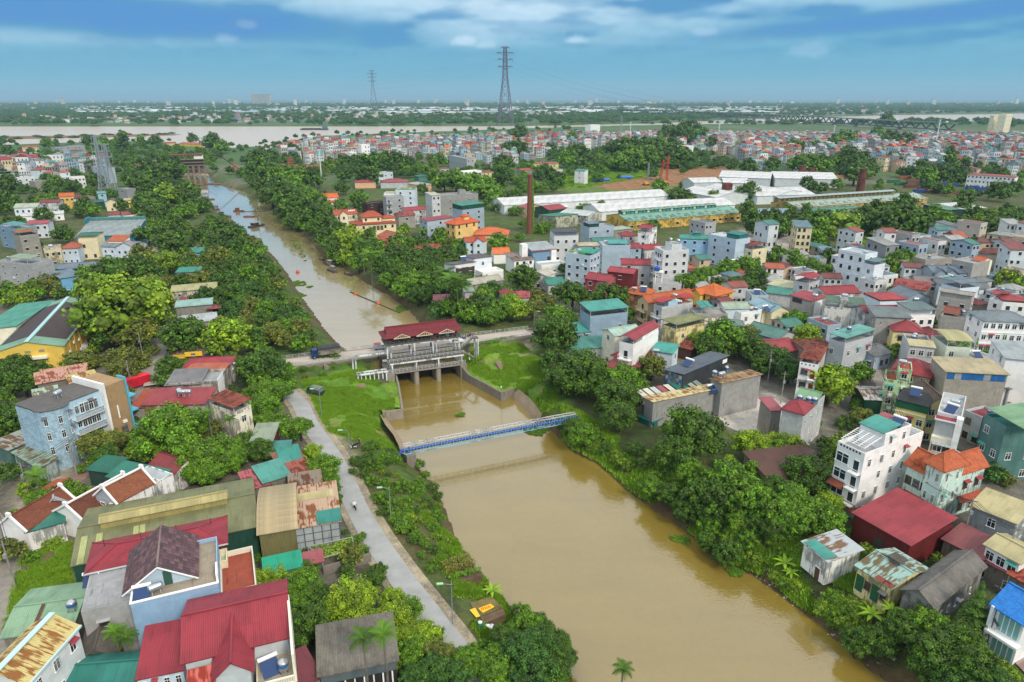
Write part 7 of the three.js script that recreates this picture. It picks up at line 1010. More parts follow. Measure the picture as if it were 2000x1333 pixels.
// street lamps
function lamp(px,py,h,turn,label) {const p=at(px,py,h),G=thing('street_lamp',label,'street lamp',[p.x,height(p.x,p.z),p.z],turn,'street lamps along the lane');part('pole',new GB().cyl([0,0,0],[0,7,0],0.09,0.06,8),M('#7d8a92',null,{rough:0.5}),G);part('arm',new GB().cyl([0,6.95,0],[-1.2,7.2,0],0.05,0.04,6),M('#7d8a92',null,{rough:0.5}),G);part('lamp_head',new GB().box(-2,-1.1,7.14,7.3,-0.16,0.16),M('#9fd8a0',null,{rough:0.4}),G);return G;}
{const P=list('1392,822 1480,778 1552,792 1528,836 1452,848',0),g=new GB();g.poly(P.map(([x,z])=>[x,0.12,z]));structure('rubble_lot',g,M('#e6e0d6','concrete',{bump:'rough',bs:0.12}));}
lamp(628,815,0,0.1,'street lamp on the verge beside the green truck');lamp(884,1222,0,0.1,'street lamp beside the vegetable plots');lamp(764,1022,0,0.1,'street lamp rising from the thicket by the lane');lamp(980,768,-1.5,1.5,'street lamp on the tip of the right lawn');lamp(685,902,0,0.1,'street lamp behind the parked motorbikes');
lamp(1043,650,0.5,2.6,'street lamp at the right end of the sluice road');
// ---------------------------------------------------------------- trees
const leafBase=['#44680f','#598410','#7c9e18','#667426','#3e681f','#6e8f1a'].map((c,i)=>{const m=new THREE.MeshStandardMaterial({color:new THREE.Color(c),vertexColors:true,roughness:0.7});m.name='foliage_' + i;return m;});
const barkM=M('#5d5145','fibro',{rough:0.95});
const toneOf=(t,warm)=>({r:t*(1 + 0.18*warm),g:t,b:t*(1 - 0.3*warm)});
const ico=new THREE.IcosahedronGeometry(1,1).attributes.position.array;
// a crown of radius 1: lobes over a dome, each lobe a dense shell of small leaves round a leafy core toned darker as inner shade
function crownGeo(form,lod,seed) {
reseed(seed*977 + 13);
const L=new Leaves(),P={r:[0.84,74,0.225],b:[0.48,72,0.2],t:[1.35,66,0.2],s:[0.66,30,0.3],w:[1.0,78,0.19]}[form],[hy,nl,lr]=P;
const lobes=[],n=lod===2?Math.round(nl*0.45):lod?Math.round(nl*0.75):nl;
for (let i=0;i<n;i++) {
const k=(i + 0.5) / n,y=form==='t'?1 - 1.9*k:1 - 1.55*k,ph=i*2.39996 + rr(-0.35,0.35),rad=Math.sqrt(Math.max(0,1 - Math.min(1,y*y)))*rr(0.42,0.95)*(form==='t'?0.62 + 0.25*rnd():1)*(y<-0.3&&form !=='w'?0.8:1);
lobes.push([Math.cos(ph)*rad,y*0.72*hy + rr(-0.13,0.13),Math.sin(ph)*rad,lr*rr(0.6,1.35)*(lod===2?1.35:1),rr(0.55,1.35),rr(-0.5,1.0)]);
}
const per=lod===2?20:lod?46:form==='s'?80:84,s=lod===2?0.17:lod?0.105:form==='s'?0.14:0.07;
for (const [cx,cy,cz,r,tone,warm] of lobes) {
const c0=toneOf(tone*0.8,warm*0.5);
for (let i=0;i<ico.length;i +=9) {const v=[];for (let j=0;j<3;j++) {const a=ico[i + j*3],b=ico[i + j*3 + 1],c=ico[i + j*3 + 2],q=r*(0.4 + 0.3*noise2(a*2.1 + cx*9 + 50,b*2.1 + c*1.7 + cz*9 + 50));v.push([cx + a*q,cy + b*q*0.9,cz + c*q]);} L.p.push(...v[0],...v[1],...v[2]);for (let j=0;j<3;j++) L.c.push(c0.r,c0.g,c0.b);L.u.push(0,0,1,0,0,1);}
for (let i=0;i<per;i++) {
const u=UNIT();if (u[1]<-0.55&&rnd()<0.6) u[1]=-u[1];
const q=r*(rnd()<0.12?rr(1.0,1.25):rr(0.82,1.06)),droop=form==='w'?-0.25*rnd()*r:0;
let nx=u[0] + rr(-0.9,0.9),ny=u[1] + rr(-0.5,0.9),nz=u[2] + rr(-0.9,0.9);const l=Math.hypot(nx,ny,nz)||1;
const t=tone*(rnd()<0.25?rr(1.2,1.9):rr(0.5,1.2));
L.leaf(cx + u[0]*q,cy + u[1]*q*0.92 + droop,cz + u[2]*q,nx / l,ny / l,nz / l,s*rr(0.75,1.35)*(form==='w'?1.25:1),toneOf(t,warm + rr(-0.3,0.3)));
}
}
return L.build();
}
const crownCache=new Map();
const crownOf=(form,lod,v)=>{const k=form + lod + v;if (!crownCache.has(k)) crownCache.set(k,crownGeo(form,lod,k.charCodeAt(0)*7 + lod*31 + v*101));return crownCache.get(k);};
const trunkCache=new Map();
function trunkGeo(v) {
if (!trunkCache.has(v)) {reseed(v + 400);const g=new GB();g.cyl([0,-1.15,0],[0.04,-0.35,0.02],0.085,0.06,7,false);for (let i=0;i<5;i++) {const a=i*1.3 + rr(0,0.6),e=[Math.cos(a)*0.45,rr(0.05,0.4),Math.sin(a)*0.45];g.cyl([0.03,-0.45 + i*0.05,0.01],e,0.045,0.015,5,false);} trunkCache.set(v,g.build());}
return trunkCache.get(v);
}
const FORM={r:['round',0.78,0.5],b:['spreading',0.7,1.5],t:['tall',1.2,0.8],s:['bushy',0.4,0],w:['drooping',0.7,0.1]};
const TONE=['dark green','green','yellow-green','olive','deep green','light green'];
const trees=[];
// a tree found from where the middle of its crown shows (px, py) and the crown's half width there (pr pixels)
function tree(px,py,pr,form,tone,where,o={}) {
const [word,k,foot]=FORM[form];let r=4,hc=5;
let base=0;for (let i=0;i<9;i++) {const q=at(px,py,hc);base=mixn(base,Math.max(-4.4,height(q.x,q.z)),0.6);r=pr*depthAt(px,py,hc) / FOC;hc=base + r*k + foot;}
const p=at(px,py,hc);for (let i=0;i<24&&sdist(canalPoly,p.x,p.z)<0.8;i++) {const e=0.5,gx=sdist(canalPoly,p.x + e,p.z) - sdist(canalPoly,p.x - e,p.z),gz=sdist(canalPoly,p.x,p.z + e) - sdist(canalPoly,p.x,p.z - e),l=Math.hypot(gx,gz)||1;p.x +=gx / l*0.5;p.z +=gz / l*0.5;}
base=height(p.x,p.z);hc=Math.max(hc,base + r*0.5);p.y=hc;
trees.push({p,r,hc,form,tone,where,base,px,py,dist:Math.hypot(p.x,p.z),o});
}
const rowTrees=(T,where,s)=>s.trim().split(/\s+/).forEach((t)=>{let [x,y,r,ft]=t.split(',');const X=T[0] + x / 4,Y=T[1] + y / 4;if (ft[0]==='s'&&/road and the canal|pipe bridge/.test(where)) {if (X>862&&X<1000&&Y>1085&&Y<1250) return;r*=0.62;} if (/left bank (above|by)/.test(where)) r*=0.87;tree(T[0] + x / 4,T[1] + y / 4,r / 4,ft[0],+ft[1],where);});
rowTrees(T44,'on the right bank at the bottom edge','700,1000,130,r0 860,1010,160,r0 1060,900,150,r0 1250,860,150,r1 1330,1100,210,r0 1500,990,170,r0 1620,1180,190,r0 1440,1260,170,r4 1560,1290,150,r4 1240,1200,150,r0 1850,1240,90,s2 1780,1300,120,r4');
rowTrees(T44,'among the huts on the right bank','420,40,180,r1 230,60,150,r1 60,120,120,r0 1370,440,95,s0 1330,360,60,s5 850,260,70,s2 780,300,70,s5 650,170,50,s1 280,290,60,s5 1860,930,70,s3');
rowTrees(T43,'leaning over the canal from the right bank','1470,240,95,w0 1690,310,125,w0 1850,210,90,w1 1560,80,110,w1 1900,90,90,w0 1760,60,90,w1');
rowTrees(T33,'on the vine-grown right bank','1420,640,260,r0 1290,800,170,r0 1390,930,120,r1 1100,1060,110,r1 1680,1000,190,w1 1800,1120,200,w1 1620,1150,190,w0 1880,960,120,w1 1480,1130,170,w0 1250,1110,120,r0 1860,720,150,r2 1960,780,110,r1 560,640,120,r1 480,590,100,r0 1700,870,80,w2 1960,1180,150,w1 1380,1230,120,r0');
rowTrees(T33,'around the lawn on the right bank','560,180,210,r0 400,200,110,r1 830,360,180,r0 840,500,140,r0 700,420,60,s1 790,160,60,s1 1090,110,120,r3 330,70,130,r0 960,180,80,r0 690,330,50,r1');
rowTrees(T34,'between the bank and the white villa','300,960,190,r0 60,700,100,r2 170,740,130,r5 490,250,190,r2 330,320,70,s2 720,420,80,s1 740,510,100,r3 600,560,80,s0 60,1080,150,r0 180,1180,170,r1 330,1260,150,r1 480,1180,110,r2 90,1280,170,w1 800,390,50,r2 1750,930,90,r4 1850,1000,80,s3 1260,820,45,s2');
rowTrees(T23,'above the lawn near the lane','340,900,180,r0 370,790,150,r1 470,580,155,b0 770,600,170,b0 880,740,90,r0 590,890,70,r3 560,1170,190,r0 380,1240,150,r0 90,460,130,r0 50,700,110,r2 160,700,100,r3 280,660,80,r3 190,600,70,r3 30,620,60,r0 860,1280,180,r1');
rowTrees(T23,'among the houses behind the lane','1640,930,180,r1 1480,930,100,b5 1560,1000,130,r0 1900,1030,130,r0 1780,950,130,r0 1960,1130,110,r0 1850,900,100,r3 1360,480,110,b1 1500,450,110,r1 1680,400,110,r1 1840,370,110,r1 1920,460,110,r0 1780,500,110,b0 1620,520,80,r0 1890,800,60,s2 400,380,50,r0 90,30,40,r1 1090,60,55,r1');
rowTrees(T24,'among the close-set houses of the right slope','220,790,110,r1 310,900,110,r2 440,860,80,r3 900,640,70,s3 160,930,60,r1 60,1090,130,r4 170,1180,120,r4 460,1270,170,r2 1000,1010,60,r1 920,1060,50,r1 720,1190,90,r1 1690,900,60,r3 1720,1090,90,s1 1880,470,100,r2 1950,500,80,r1 1290,1240,40,s2 1680,700,50,r1 830,560,50,s5');
rowTrees(T24,'around the overgrown field','100,60,100,r0 240,40,90,r0 420,60,80,t1 380,150,70,t1 700,60,120,s1 830,30,120,r0 1000,20,150,r0 1150,10,150,r0 560,60,150,s5 1090,100,90,s2 1250,130,70,r1 1550,60,110,r0 1730,90,110,r0 1450,240,110,b0 1560,220,100,b0 1050,320,120,r1 960,360,90,r1 1150,290,90,r1 1030,390,80,r2 420,180,70,s1 320,130,80,r1 200,300,80,r1 80,280,90,r1 300,230,70,s5 480,290,80,r0 460,410,80,s1 330,370,90,s1 900,60,100,s1 1900,70,110,r0 1960,150,90,r0 1820,50,80,r1');
rowTrees(T22,'in the dense belt along the canal above the sluice','260,20,90,r0 120,20,80,r1 360,30,60,r1 520,40,70,r0 560,150,90,r0 720,170,90,r2 700,290,80,r2 620,240,90,r0 560,280,80,r0 800,340,90,r1 830,240,70,r1 990,370,110,r0 1040,470,90,r1 1110,420,90,r0 1130,520,80,r1 1180,470,80,r1 1260,380,100,r0 1330,310,90,r0 1240,290,80,r2 1360,400,90,r0 1290,500,110,r1 1190,560,90,r1 1260,600,90,r0 1350,580,90,r0 1420,500,70,r0 1420,330,70,r0 1100,270,80,r0 1200,190,70,r1 1050,230,60,r0 1480,270,70,r0 1540,300,60,r1 1600,250,60,r0 1420,700,80,r4 1500,660,60,r1 1640,730,60,r4 1420,160,60,r1 1530,170,50,r3 1580,200,60,r1 890,100,50,r1 1060,180,60,r3 1890,170,80,r1 1140,90,45,r2 1770,640,110,r1 1830,760,90,r1 1780,590,70,r2 1930,700,110,r1 1940,560,60,r1 1990,640,90,r2 690,90,45,r0 420,60,60,r1 650,330,60,s0');
rowTrees(T22,'on the left bank above the sluice','20,240,70,r1 90,420,130,r0 40,330,90,r0 150,470,90,r0 60,560,110,r0 150,620,90,r0 90,700,120,r1 220,700,90,r1 260,770,90,r0 330,840,90,r3 210,840,100,r1 120,890,130,r3 350,960,90,r1 240,950,90,r3 30,800,110,r0 60,470,100,r1 420,900,60,r0 380,770,60,s1 300,640,60,s1 200,600,60,s1 460,980,45,s5');
rowTrees(T22,'by the road at the left end of the lawn','90,1130,140,r0 150,1220,130,r0 60,1060,90,r1 220,1170,80,r1 240,1290,90,s1 40,1260,120,r1 380,1230,26,s3');
rowTrees(T32,'along the lane below the lawn','40,130,190,r0 80,320,140,r1 60,420,130,r1 200,300,90,r1 340,570,110,b1 250,590,80,b1 170,530,80,r1 80,530,90,r1 440,790,90,r2 530,900,130,r1 420,960,90,r1 560,990,90,r1 600,1050,60,r0 600,1150,80,r0 520,1090,22,s1 430,820,60,s2 30,760,110,r0 20,640,60,r0 610,1200,50,s1');
rowTrees(T32,'in the thicket beside the pipe bridge','780,850,90,s0 870,880,110,s0 960,840,90,s1 880,740,60,s1 1030,860,50,s0 1270,870,80,s1 1330,950,60,s1 900,1000,90,s1 1000,1020,80,s1 1140,1040,110,s1 1260,1090,110,s1 1380,1060,90,s0 1420,1120,70,s0 1280,1010,80,s1 960,1140,100,s1 1060,1190,110,s1 1180,1170,90,s1 1340,1180,80,s0 1100,1280,110,s1 1200,1300,90,s2 760,930,60,s0 980,1250,70,s0 1420,1290,100,s1 1330,1260,60,s5 830,960,60,s0 1160,880,45,s3');
rowTrees(T42,'between the road and the canal','1160,110,120,s1 1100,60,90,s1 1320,240,80,s1 1250,180,80,s1 1280,60,60,s5 1380,380,60,s1 1450,500,70,s0 1360,440,70,s1 1620,490,60,s0 1740,480,55,s0 1560,520,60,s0 1680,600,70,s0 1800,590,70,s0 1580,640,70,s1 1900,560,60,s0 1490,640,90,s1 1550,740,90,s1 1600,830,80,s1 1700,950,110,s2 1640,900,80,s1 1780,1040,100,s1 1690,1080,110,s1 1620,1180,130,r1 1760,1190,120,r1 1880,1120,110,r1 1940,980,120,r0 1880,1270,150,r1 1500,1130,110,r3 1560,1270,140,r4 1370,1240,150,r4 1240,1270,120,r4 1420,1050,60,s3 1920,860,70,s5 1300,330,60,s1');
rowTrees(T43,'at the water’s edge on the left bank','110,900,150,r1 250,850,120,r0 180,760,70,t1 320,880,110,r0 430,900,90,r1 380,1010,120,r0 480,1000,90,r0 200,1040,170,r4 60,1100,170,r4 330,1140,150,r0 480,1110,90,r0 150,1230,190,r4 320,1270,150,r0 40,760,60,s1');
rowTrees(T42,'in the orchard beside the road','80,520,110,r2 180,480,100,r2 30,600,80,r2 360,560,150,r1 300,700,110,r1 440,640,120,r0 740,690,190,r2 620,760,140,r2 850,640,110,r2 800,850,150,r2 700,900,110,r1 1060,680,110,r2 1180,760,120,r1 1080,820,150,r2 960,860,120,r2 1240,740,60,r3 420,880,190,r0 330,950,130,r0 560,930,110,r0 930,520,80,r0 960,450,70,r0 900,470,60,r0 400,440,90,r0 300,470,60,r1 1300,970,150,r2 1160,1000,130,r2 1220,1100,150,r1 1100,1130,120,r2 1360,1100,130,r3 1410,950,70,r3 420,1310,90,r1 100,720,110,r1 30,760,60,r1 600,1020,60,r3');
rowTrees(T42,'along the garden fence','200,260,80,s1 300,220,60,s1 380,240,70,s1 440,230,60,s1 610,230,45,s1 770,220,60,s1 820,300,60,s1 640,270,50,s5 370,310,50,s0 120,300,50,s1 700,350,50,s1 830,180,35,s1 690,150,30,s0 30,350,50,s1');
rowTrees(T41,'between the bottom-left houses','1950,560,90,r1 1760,760,110,r1 1880,780,110,r1 1980,740,100,r2 610,960,45,s1 600,1150,40,s1 440,210,60,s2 370,240,50,s2 1960,360,40,s1 1960,480,70,r1');
rowTrees(T31,'in the village yards','1330,640,270,r1 1180,760,130,r2 1500,560,140,r1 1440,520,120,r2 1530,820,190,r1 1700,780,160,r1 1830,760,110,r1 1560,920,130,r1 1800,850,120,r1 1640,950,110,r1 1930,700,100,r0 1180,640,110,r1 760,700,150,b3 880,680,120,b3 680,660,100,b5 820,780,110,b0 1000,470,90,r0 1060,540,80,r0 1000,560,70,r0 1300,1120,90,s1 1400,1160,80,s1 1500,1140,70,s0 1600,1100,60,s1 1750,1110,60,s1 1820,1080,40,s1 530,1050,75,r1 640,1080,60,r1 310,1150,100,r1 400,1120,80,r1 440,1090,60,r5 190,1080,70,t2 300,1040,70,r1 980,310,60,r3 1180,330,40,s0 1700,570,60,r3 1850,530,60,r3 1660,650,50,s3');
rowTrees(T31,'at the left edge behind the round tower','60,180,150,r0 180,220,150,r0 300,140,90,r0 120,100,120,r0 40,340,60,r1 130,520,170,r0 240,540,90,r0 40,600,90,r0 60,440,80,r0 250,480,60,r1');
rowTrees(T31,'by the crossing','970,60,140,r3 960,150,120,r3 1330,110,110,r0 1280,190,90,r0 640,80,130,s3 560,70,80,s3 740,80,80,s3 1930,100,90,r0 1970,180,110,r0 1850,340,70,r0 1930,420,80,r1 1800,300,60,s0 1960,310,60,r0 1980,500,70,r1 1490,70,60,s1');
rowTrees(T21,'shading the street','940,700,340,r5 780,560,180,r5 1120,600,190,r2 950,560,150,r2 700,760,170,r0 840,860,190,r0 1050,880,170,r3 1190,760,150,r5 900,440,200,r0 1080,430,170,r0 700,450,120,r1 660,560,90,r1 1180,520,110,r3 1420,930,185,r0 1500,850,110,r0 1770,920,205,r2 1100,280,110,r3 1310,330,110,r5 1240,420,60,r0 1290,480,60,r3 1310,650,60,r3 1150,110,110,b0 1320,180,140,b0 1250,110,80,b0 1400,40,70,b0 1220,30,60,r0 560,1140,40,s0');
rowTrees(T21,'on the left bank by the canal bend','1550,120,90,r0 1660,170,90,r0 1800,130,120,r0 1720,60,90,r0 1870,210,110,r0 1960,270,100,r1 1700,300,130,r3 1860,370,130,r0 1950,420,120,r1 1560,480,110,r3 1670,470,100,r0 1780,480,130,r0 1930,560,130,r4 1740,590,120,r0 1720,680,90,r0 1830,700,120,r4 1960,680,110,r3 1920,820,110,r3 1850,880,90,r3 1980,920,120,r4 1960,1160,90,r0 1900,600,90,r0 1940,760,100,r3 1600,60,60,r0 1400,110,70,r0 1830,560,90,r1');
rowTrees(T21,'beside the yellow hall','60,560,90,r1 160,580,90,r5 250,560,90,r1 350,530,100,r3 450,500,90,r3 300,480,80,r0 70,630,60,r5 480,580,60,r0 200,620,60,r5 430,430,50,r1 470,390,30,s1 490,110,80,r0 410,60,40,r0 300,190,30,s0');
rowTrees(T11,'along the upper left street','1140,870,110,b0 1170,940,110,b0 1100,960,90,r0 1160,1010,90,r0 1080,1090,60,r0 1100,1130,80,r0 1300,850,110,r5 1450,820,120,b0 1290,1030,80,r0 1480,900,90,r0 1520,930,70,r0 1340,790,60,b0 1160,760,120,b0 1080,740,90,b0 1240,790,90,b0 1310,660,110,b0 1360,640,90,b0 1230,680,90,b0 1020,720,70,r0 990,600,60,r0 1160,640,80,b0 1280,600,70,b0 640,950,70,r0 660,910,60,r0 720,960,60,r1 620,980,50,r0 760,740,70,r0 730,550,70,r1 700,430,60,r0 40,880,100,r0 60,760,90,r0 20,700,70,r0 430,890,40,r1 340,890,60,r1 330,1000,70,r0 500,950,40,r0 20,930,80,r0 420,740,60,r1 520,770,60,r0 370,440,50,r1 350,570,40,r1 60,500,50,r0 800,440,60,r1 580,770,50,r0 150,1060,50,r0 60,1060,60,r0 940,920,50,r0 850,830,40,r1 960,420,70,t0 1100,430,50,t1 1210,420,50,r0 1500,400,44,r0 1660,430,80,r0 1730,470,60,r1 900,440,40,r1');
rowTrees(T12,'on the right bank by the canal bend','40,770,90,r0 120,860,110,r0 30,640,110,r0 30,560,100,r0 260,690,90,r1 340,720,90,r1 180,780,110,r0 430,720,90,r0 350,800,60,r1 250,870,110,r0 470,900,100,r1 480,1000,110,r0 330,940,120,r0 230,980,90,r0 540,980,90,r1 520,1090,110,r0 590,1060,60,r1 640,1120,50,r0 800,870,75,r1 810,920,60,r0 660,930,60,r1 670,790,60,r0 870,1160,50,r0 730,1170,110,r2 560,1180,110,r0 620,1230,90,r0 160,700,90,r1 90,620,60,r0');
rowTrees(T12,'in the tree belt behind the villas','680,590,70,r0 760,590,70,r0 850,620,90,t0 930,610,90,t0 1010,590,80,t0 1090,570,80,r0 820,680,70,t0 920,690,70,t0 1150,640,60,r1 1280,640,60,r1 1190,590,60,r0 560,620,50,r1 700,690,60,r0 120,540,60,r0 280,490,60,r0 290,560,60,r0 330,520,50,r0 230,560,50,r0 1440,570,60,r1 1560,740,110,r1 1470,740,90,r1 1690,740,90,r1 1800,770,90,r1 1920,700,90,t0 1930,600,90,r0 1970,500,70,r0 1780,830,110,s1 1870,840,90,s1 1850,920,90,s1 1940,950,70,s1 1300,800,50,r0 1320,660,50,t1 1390,690,50,t1 1160,1110,50,r1 1340,1130,60,r1 1440,1150,60,r1 1200,1040,45,r0');
rowTrees(T13,'in the green strip before the river town','40,480,90,r0 300,490,60,r0 520,520,90,r0 460,520,70,r1 640,540,50,r0 780,480,60,r0 860,500,120,r0 960,500,120,r0 1060,460,90,r0 1150,460,90,r1 1250,460,80,r0 1180,540,110,r0 1300,540,110,r0 1060,560,110,r0 940,570,110,r1 840,590,90,r1 720,590,80,s1 590,590,80,r0 420,570,70,r1 250,660,70,r0 330,730,70,r0 300,680,60,r0 220,670,60,r1 1390,560,70,r1 1340,370,110,r0 1450,350,70,r0 1220,380,90,r0 1560,440,60,r0 470,390,50,r1 60,360,70,r0 110,640,60,s1 60,740,60,s1 160,780,60,s1 220,800,60,s1 1850,620,70,r0 1720,620,40,r0 1300,840,90,b0 1380,870,60,b0 1580,860,60,r1 1850,820,90,b0 1150,770,60,r1 1340,770,40,s1 700,920,40,r1 740,900,30,r1 870,900,40,s1 560,950,50,s1 600,940,40,s1 480,940,40,s1 1840,970,80,t0 1870,1040,90,t0 1960,1060,80,r0 1900,1090,60,t0 1980,1010,60,r0 1110,1080,50,r0 230,1120,60,s1 270,1100,60,s1 30,980,60,s1 30,830,50,s1 110,800,50,s1 90,690,40,r1 60,1170,40,r1');
rowTrees(T14,'in the green belt before the white school','250,600,90,r1 330,600,90,r1 420,600,90,r1 520,610,80,r1 640,580,120,r0 620,540,90,r0 720,600,110,r0 680,680,110,r0 780,640,90,r0 980,570,70,r0 1420,540,70,t0 1420,610,80,t0 1540,620,70,t0 1200,650,90,r0 1290,680,90,r0 1370,690,90,r0 1460,700,80,r0 1530,710,70,r0 1240,700,80,r1 1660,620,50,r0 1760,630,50,r0 1070,670,50,r0 1820,720,50,b0 1800,820,90,r0 1930,790,60,b0 600,410,80,r1 660,400,60,r1 530,420,60,r0 370,470,60,r1 200,460,60,r1 280,470,50,r1 960,410,80,r0 1080,420,70,r0 870,500,40,r0 1910,290,30,r0 860,350,50,r1 930,260,60,r0 40,600,60,r0 1830,490,50,r1 1950,520,50,r0 1700,480,50,r1 310,750,60,r0 360,780,50,r0 250,740,50,s1 430,790,50,r0 540,760,50,r1 870,780,40,r1 30,840,40,b0 1070,900,80,b0 930,900,40,s1 300,970,60,t0 1540,880,80,r0 1520,950,70,r0 1870,960,60,r0 50,1000,60,r0 180,1060,90,r0 100,1100,60,r0 430,1040,100,r0 560,1050,90,r0 640,1080,90,s0 760,1000,90,r0 850,960,90,r0 920,1010,90,r1 1080,1060,90,r1 1160,1020,70,r1 1300,990,80,r1 1390,1030,70,r1 1690,1000,50,r1 1960,1060,70,r0 1980,1130,60,r0 1480,1130,80,r1 1560,1150,80,r0 1730,1110,80,r0 1850,1130,80,r1');
// the largest 300 are trees of their own; the rest of the woods are one mass of many crowns
function plantTrees() {
for (const t of trees) t.show=t.r / t.dist;
trees.sort((a,b)=>b.show - a.show);
const solo=trees.slice(0,300),rest=trees.slice(300);
const near=solo.map((t)=>({x:t.p.x,z:t.p.z}));
const shared=new Map();
const named=scene.children.filter((c)=>c.userData.label&&c.userData.category&&c.position.lengthSq()>1);
const hLabel=(t,k)=>{t.nb??=named.map((c)=>[Math.hypot(c.position.x - t.p.x,c.position.z - t.p.z),c]).sort((a,b)=>a[0] - b[0]).slice(0,8);return t.nb[k]&&t.nb[k][0]<45?short(t.nb[k][1].userData.label):null;};
solo.forEach((t,i)=>{
const size=t.r>6?'large':t.r>3.4?'':t.form==='s'?'low':'small',what=t.form==='s'?'shrub':'tree';
const base=`${size} ${TONE[t.tone]} ${FORM[t.form][0]} ${what}`.trim();
let label=`${base} ${t.where}`;
if (labels.has(label)) for (const k of [0,1,2,3,4,5,6,7]) {const h=hLabel(t,k);if (h) {const q=`${base} beside the ${h}`.split(' ').slice(0,16).join(' ');if (!labels.has(q)) {label=q;break;}}}
const group=label===`${base} ${t.where}`?`${what}s ${t.where}`:'trees and shrubs about the houses';
const G=thing(t.form==='s'?'shrub':{r:'round_tree',b:'spreading_tree',t:'tall_tree',w:'drooping_tree'}[t.form],label,what,[t.p.x,t.base - 0.1,t.p.z],0,group);
const lod=t.dist<165?0:t.dist<330?1:2,v=i % (lod===0?4:3),hc=t.hc - t.base + 0.1;
const c=part('crown',crownOf(t.form,lod,v),leafBase[t.tone],G);c.position.y=hc;c.scale.setScalar(t.r*1.02);c.rotation.y=hash2(i,5)*6.3;
if (t.form !=='s') {const k=part('trunk',trunkGeo(v),barkM,G);k.position.y=hc;k.scale.set(t.r,hc / 1.08,t.r);}
else {const k=part('stem',trunkGeo(v),barkM,G);k.position.y=hc;k.scale.set(t.r*0.6,hc / 1.08,t.r*0.6);}
});
return rest;
}
// the rest of the woods: crowns that merge into one green mass
function instanced(name,geo,mat,list,label) {
const m=new THREE.InstancedMesh(geo,mat,list.length);m.name=numbered(name);const q=new THREE.Matrix4(),e=new THREE.Euler(),qt=new THREE.Quaternion(),s=new THREE.Vector3(),p=new THREE.Vector3(),col=new THREE.Color();
list.forEach((t,i)=>{e.set(t[6]??0,t[4]??0,0);qt.setFromEuler(e);m.setMatrixAt(i,q.compose(p.set(t[0],t[1],t[2]),qt,Array.isArray(t[3])?s.set(...t[3]):s.setScalar(t[3])));if (t[5]) m.setColorAt(i,col.set(t[5]));});
shade(m);scene.add(m);return tag(m,label,null,null,'stuff');
}
const woods=new Map();
const addWood=(form,tone,x,y,z,r,a)=>{const k=form + tone;if (!woods.has(k)) woods.set(k,[]);woods.get(k).push([x,y,z,r,a]);};
// scattered filling in between, kept off roofs, roads and water
const offRoofs=(x,z,m=1.5)=>!houses.some((h)=>{const dx=x - h.x,dz=z - h.z;if (dx*dx + dz*dz>3600 + h.w*h.w) return false;const c=Math.cos(h.turn),s=Math.sin(h.turn),lx=dx*c - dz*s,lz=dx*s + dz*c;return lx>-m&&lx<h.w + m&&lz<m&&lz>-h.d - m;});
// ---------------------------------------------------------------- the river town and the far bank
const clearOf=(x,z,m)=>offRoofs(x,z,m);
const wallCols=['#c3c8cb','#a9acae','#d9dcde','#b4c2cc','#cfd8de','#bdb8ac','#d8cda8','#9fb4c6','#e6e8ea','#8f9498','#c9b49c'],roofCols=['#96504a','#a35a4e','#87504c','#9a9c9e','#7f8488','#4f8f84','#b9bdbe','#c26a48','#a8ada9','#8d3f42','#6f8f9c'];
function townHouse(x,z,w,d,h,turn,wc,rc,type,label,group) {
const G=thing('town_house',label,'house',[x,0,z],turn,group),far=true;reseed(Math.round(x*7 + z*3)>>>0);
block(G,0,w,-d,0,-0.5,h,wc,`${type}:${rc}:${type === 'F' ? 1 : 1.3}`,{wf:Math.max(1,Math.round(w / 2.4)),wr:3,wl:3,wp:0.72,far:Math.hypot(x,z)>200,par:0.6,fm:Math.round(x)&1?0:1});
houses.push({x,z,turn,w,d});if (type==='F'&&Math.hypot(x,z)<300) rooftop(pick(['T','H','S']),G,w*0.5,h + 0.06,-d*0.5,label);return G;
}
const colName=(c)=>({'#c3c8cb':'pale grey','#a9acae':'grey','#d9dcde':'off-white','#b4c2cc':'blue-grey','#cfd8de':'ice blue','#bdb8ac':'stone','#d8cda8':'cream','#9fb4c6':'steel blue','#e6e8ea':'white','#8f9498':'dark grey','#c9b49c':'tan','#96504a':'brick red','#a35a4e':'red','#87504c':'maroon','#9a9c9e':'grey','#7f8488':'slate','#4f8f84':'teal','#b9bdbe':'pale','#c26a48':'orange','#a8ada9':'ash','#8d3f42':'dark red','#6f8f9c':'blue'})[c];
const townPoly=list('545,298 620,283 760,272 1000,264 1250,261 1500,261 1750,262 2100,266 2100,345 1900,345 1760,338 1640,335 1480,333 1430,305 1330,302 1240,292 1150,296 1080,305 1010,318 960,332 900,322 820,312 700,310 600,322 545,318',0);
const greenPoly=list('1090,300 1180,292 1320,296 1400,306 1440,330 1200,335 1090,328',0),leftPoly=list('-60,300 60,292 170,296 200,330 120,352 -60,350',0),slopePoly=list('1360,480 1560,500 2080,470 2080,1010 1960,960 1760,780 1640,700 1420,640 1250,640 1240,560',0);
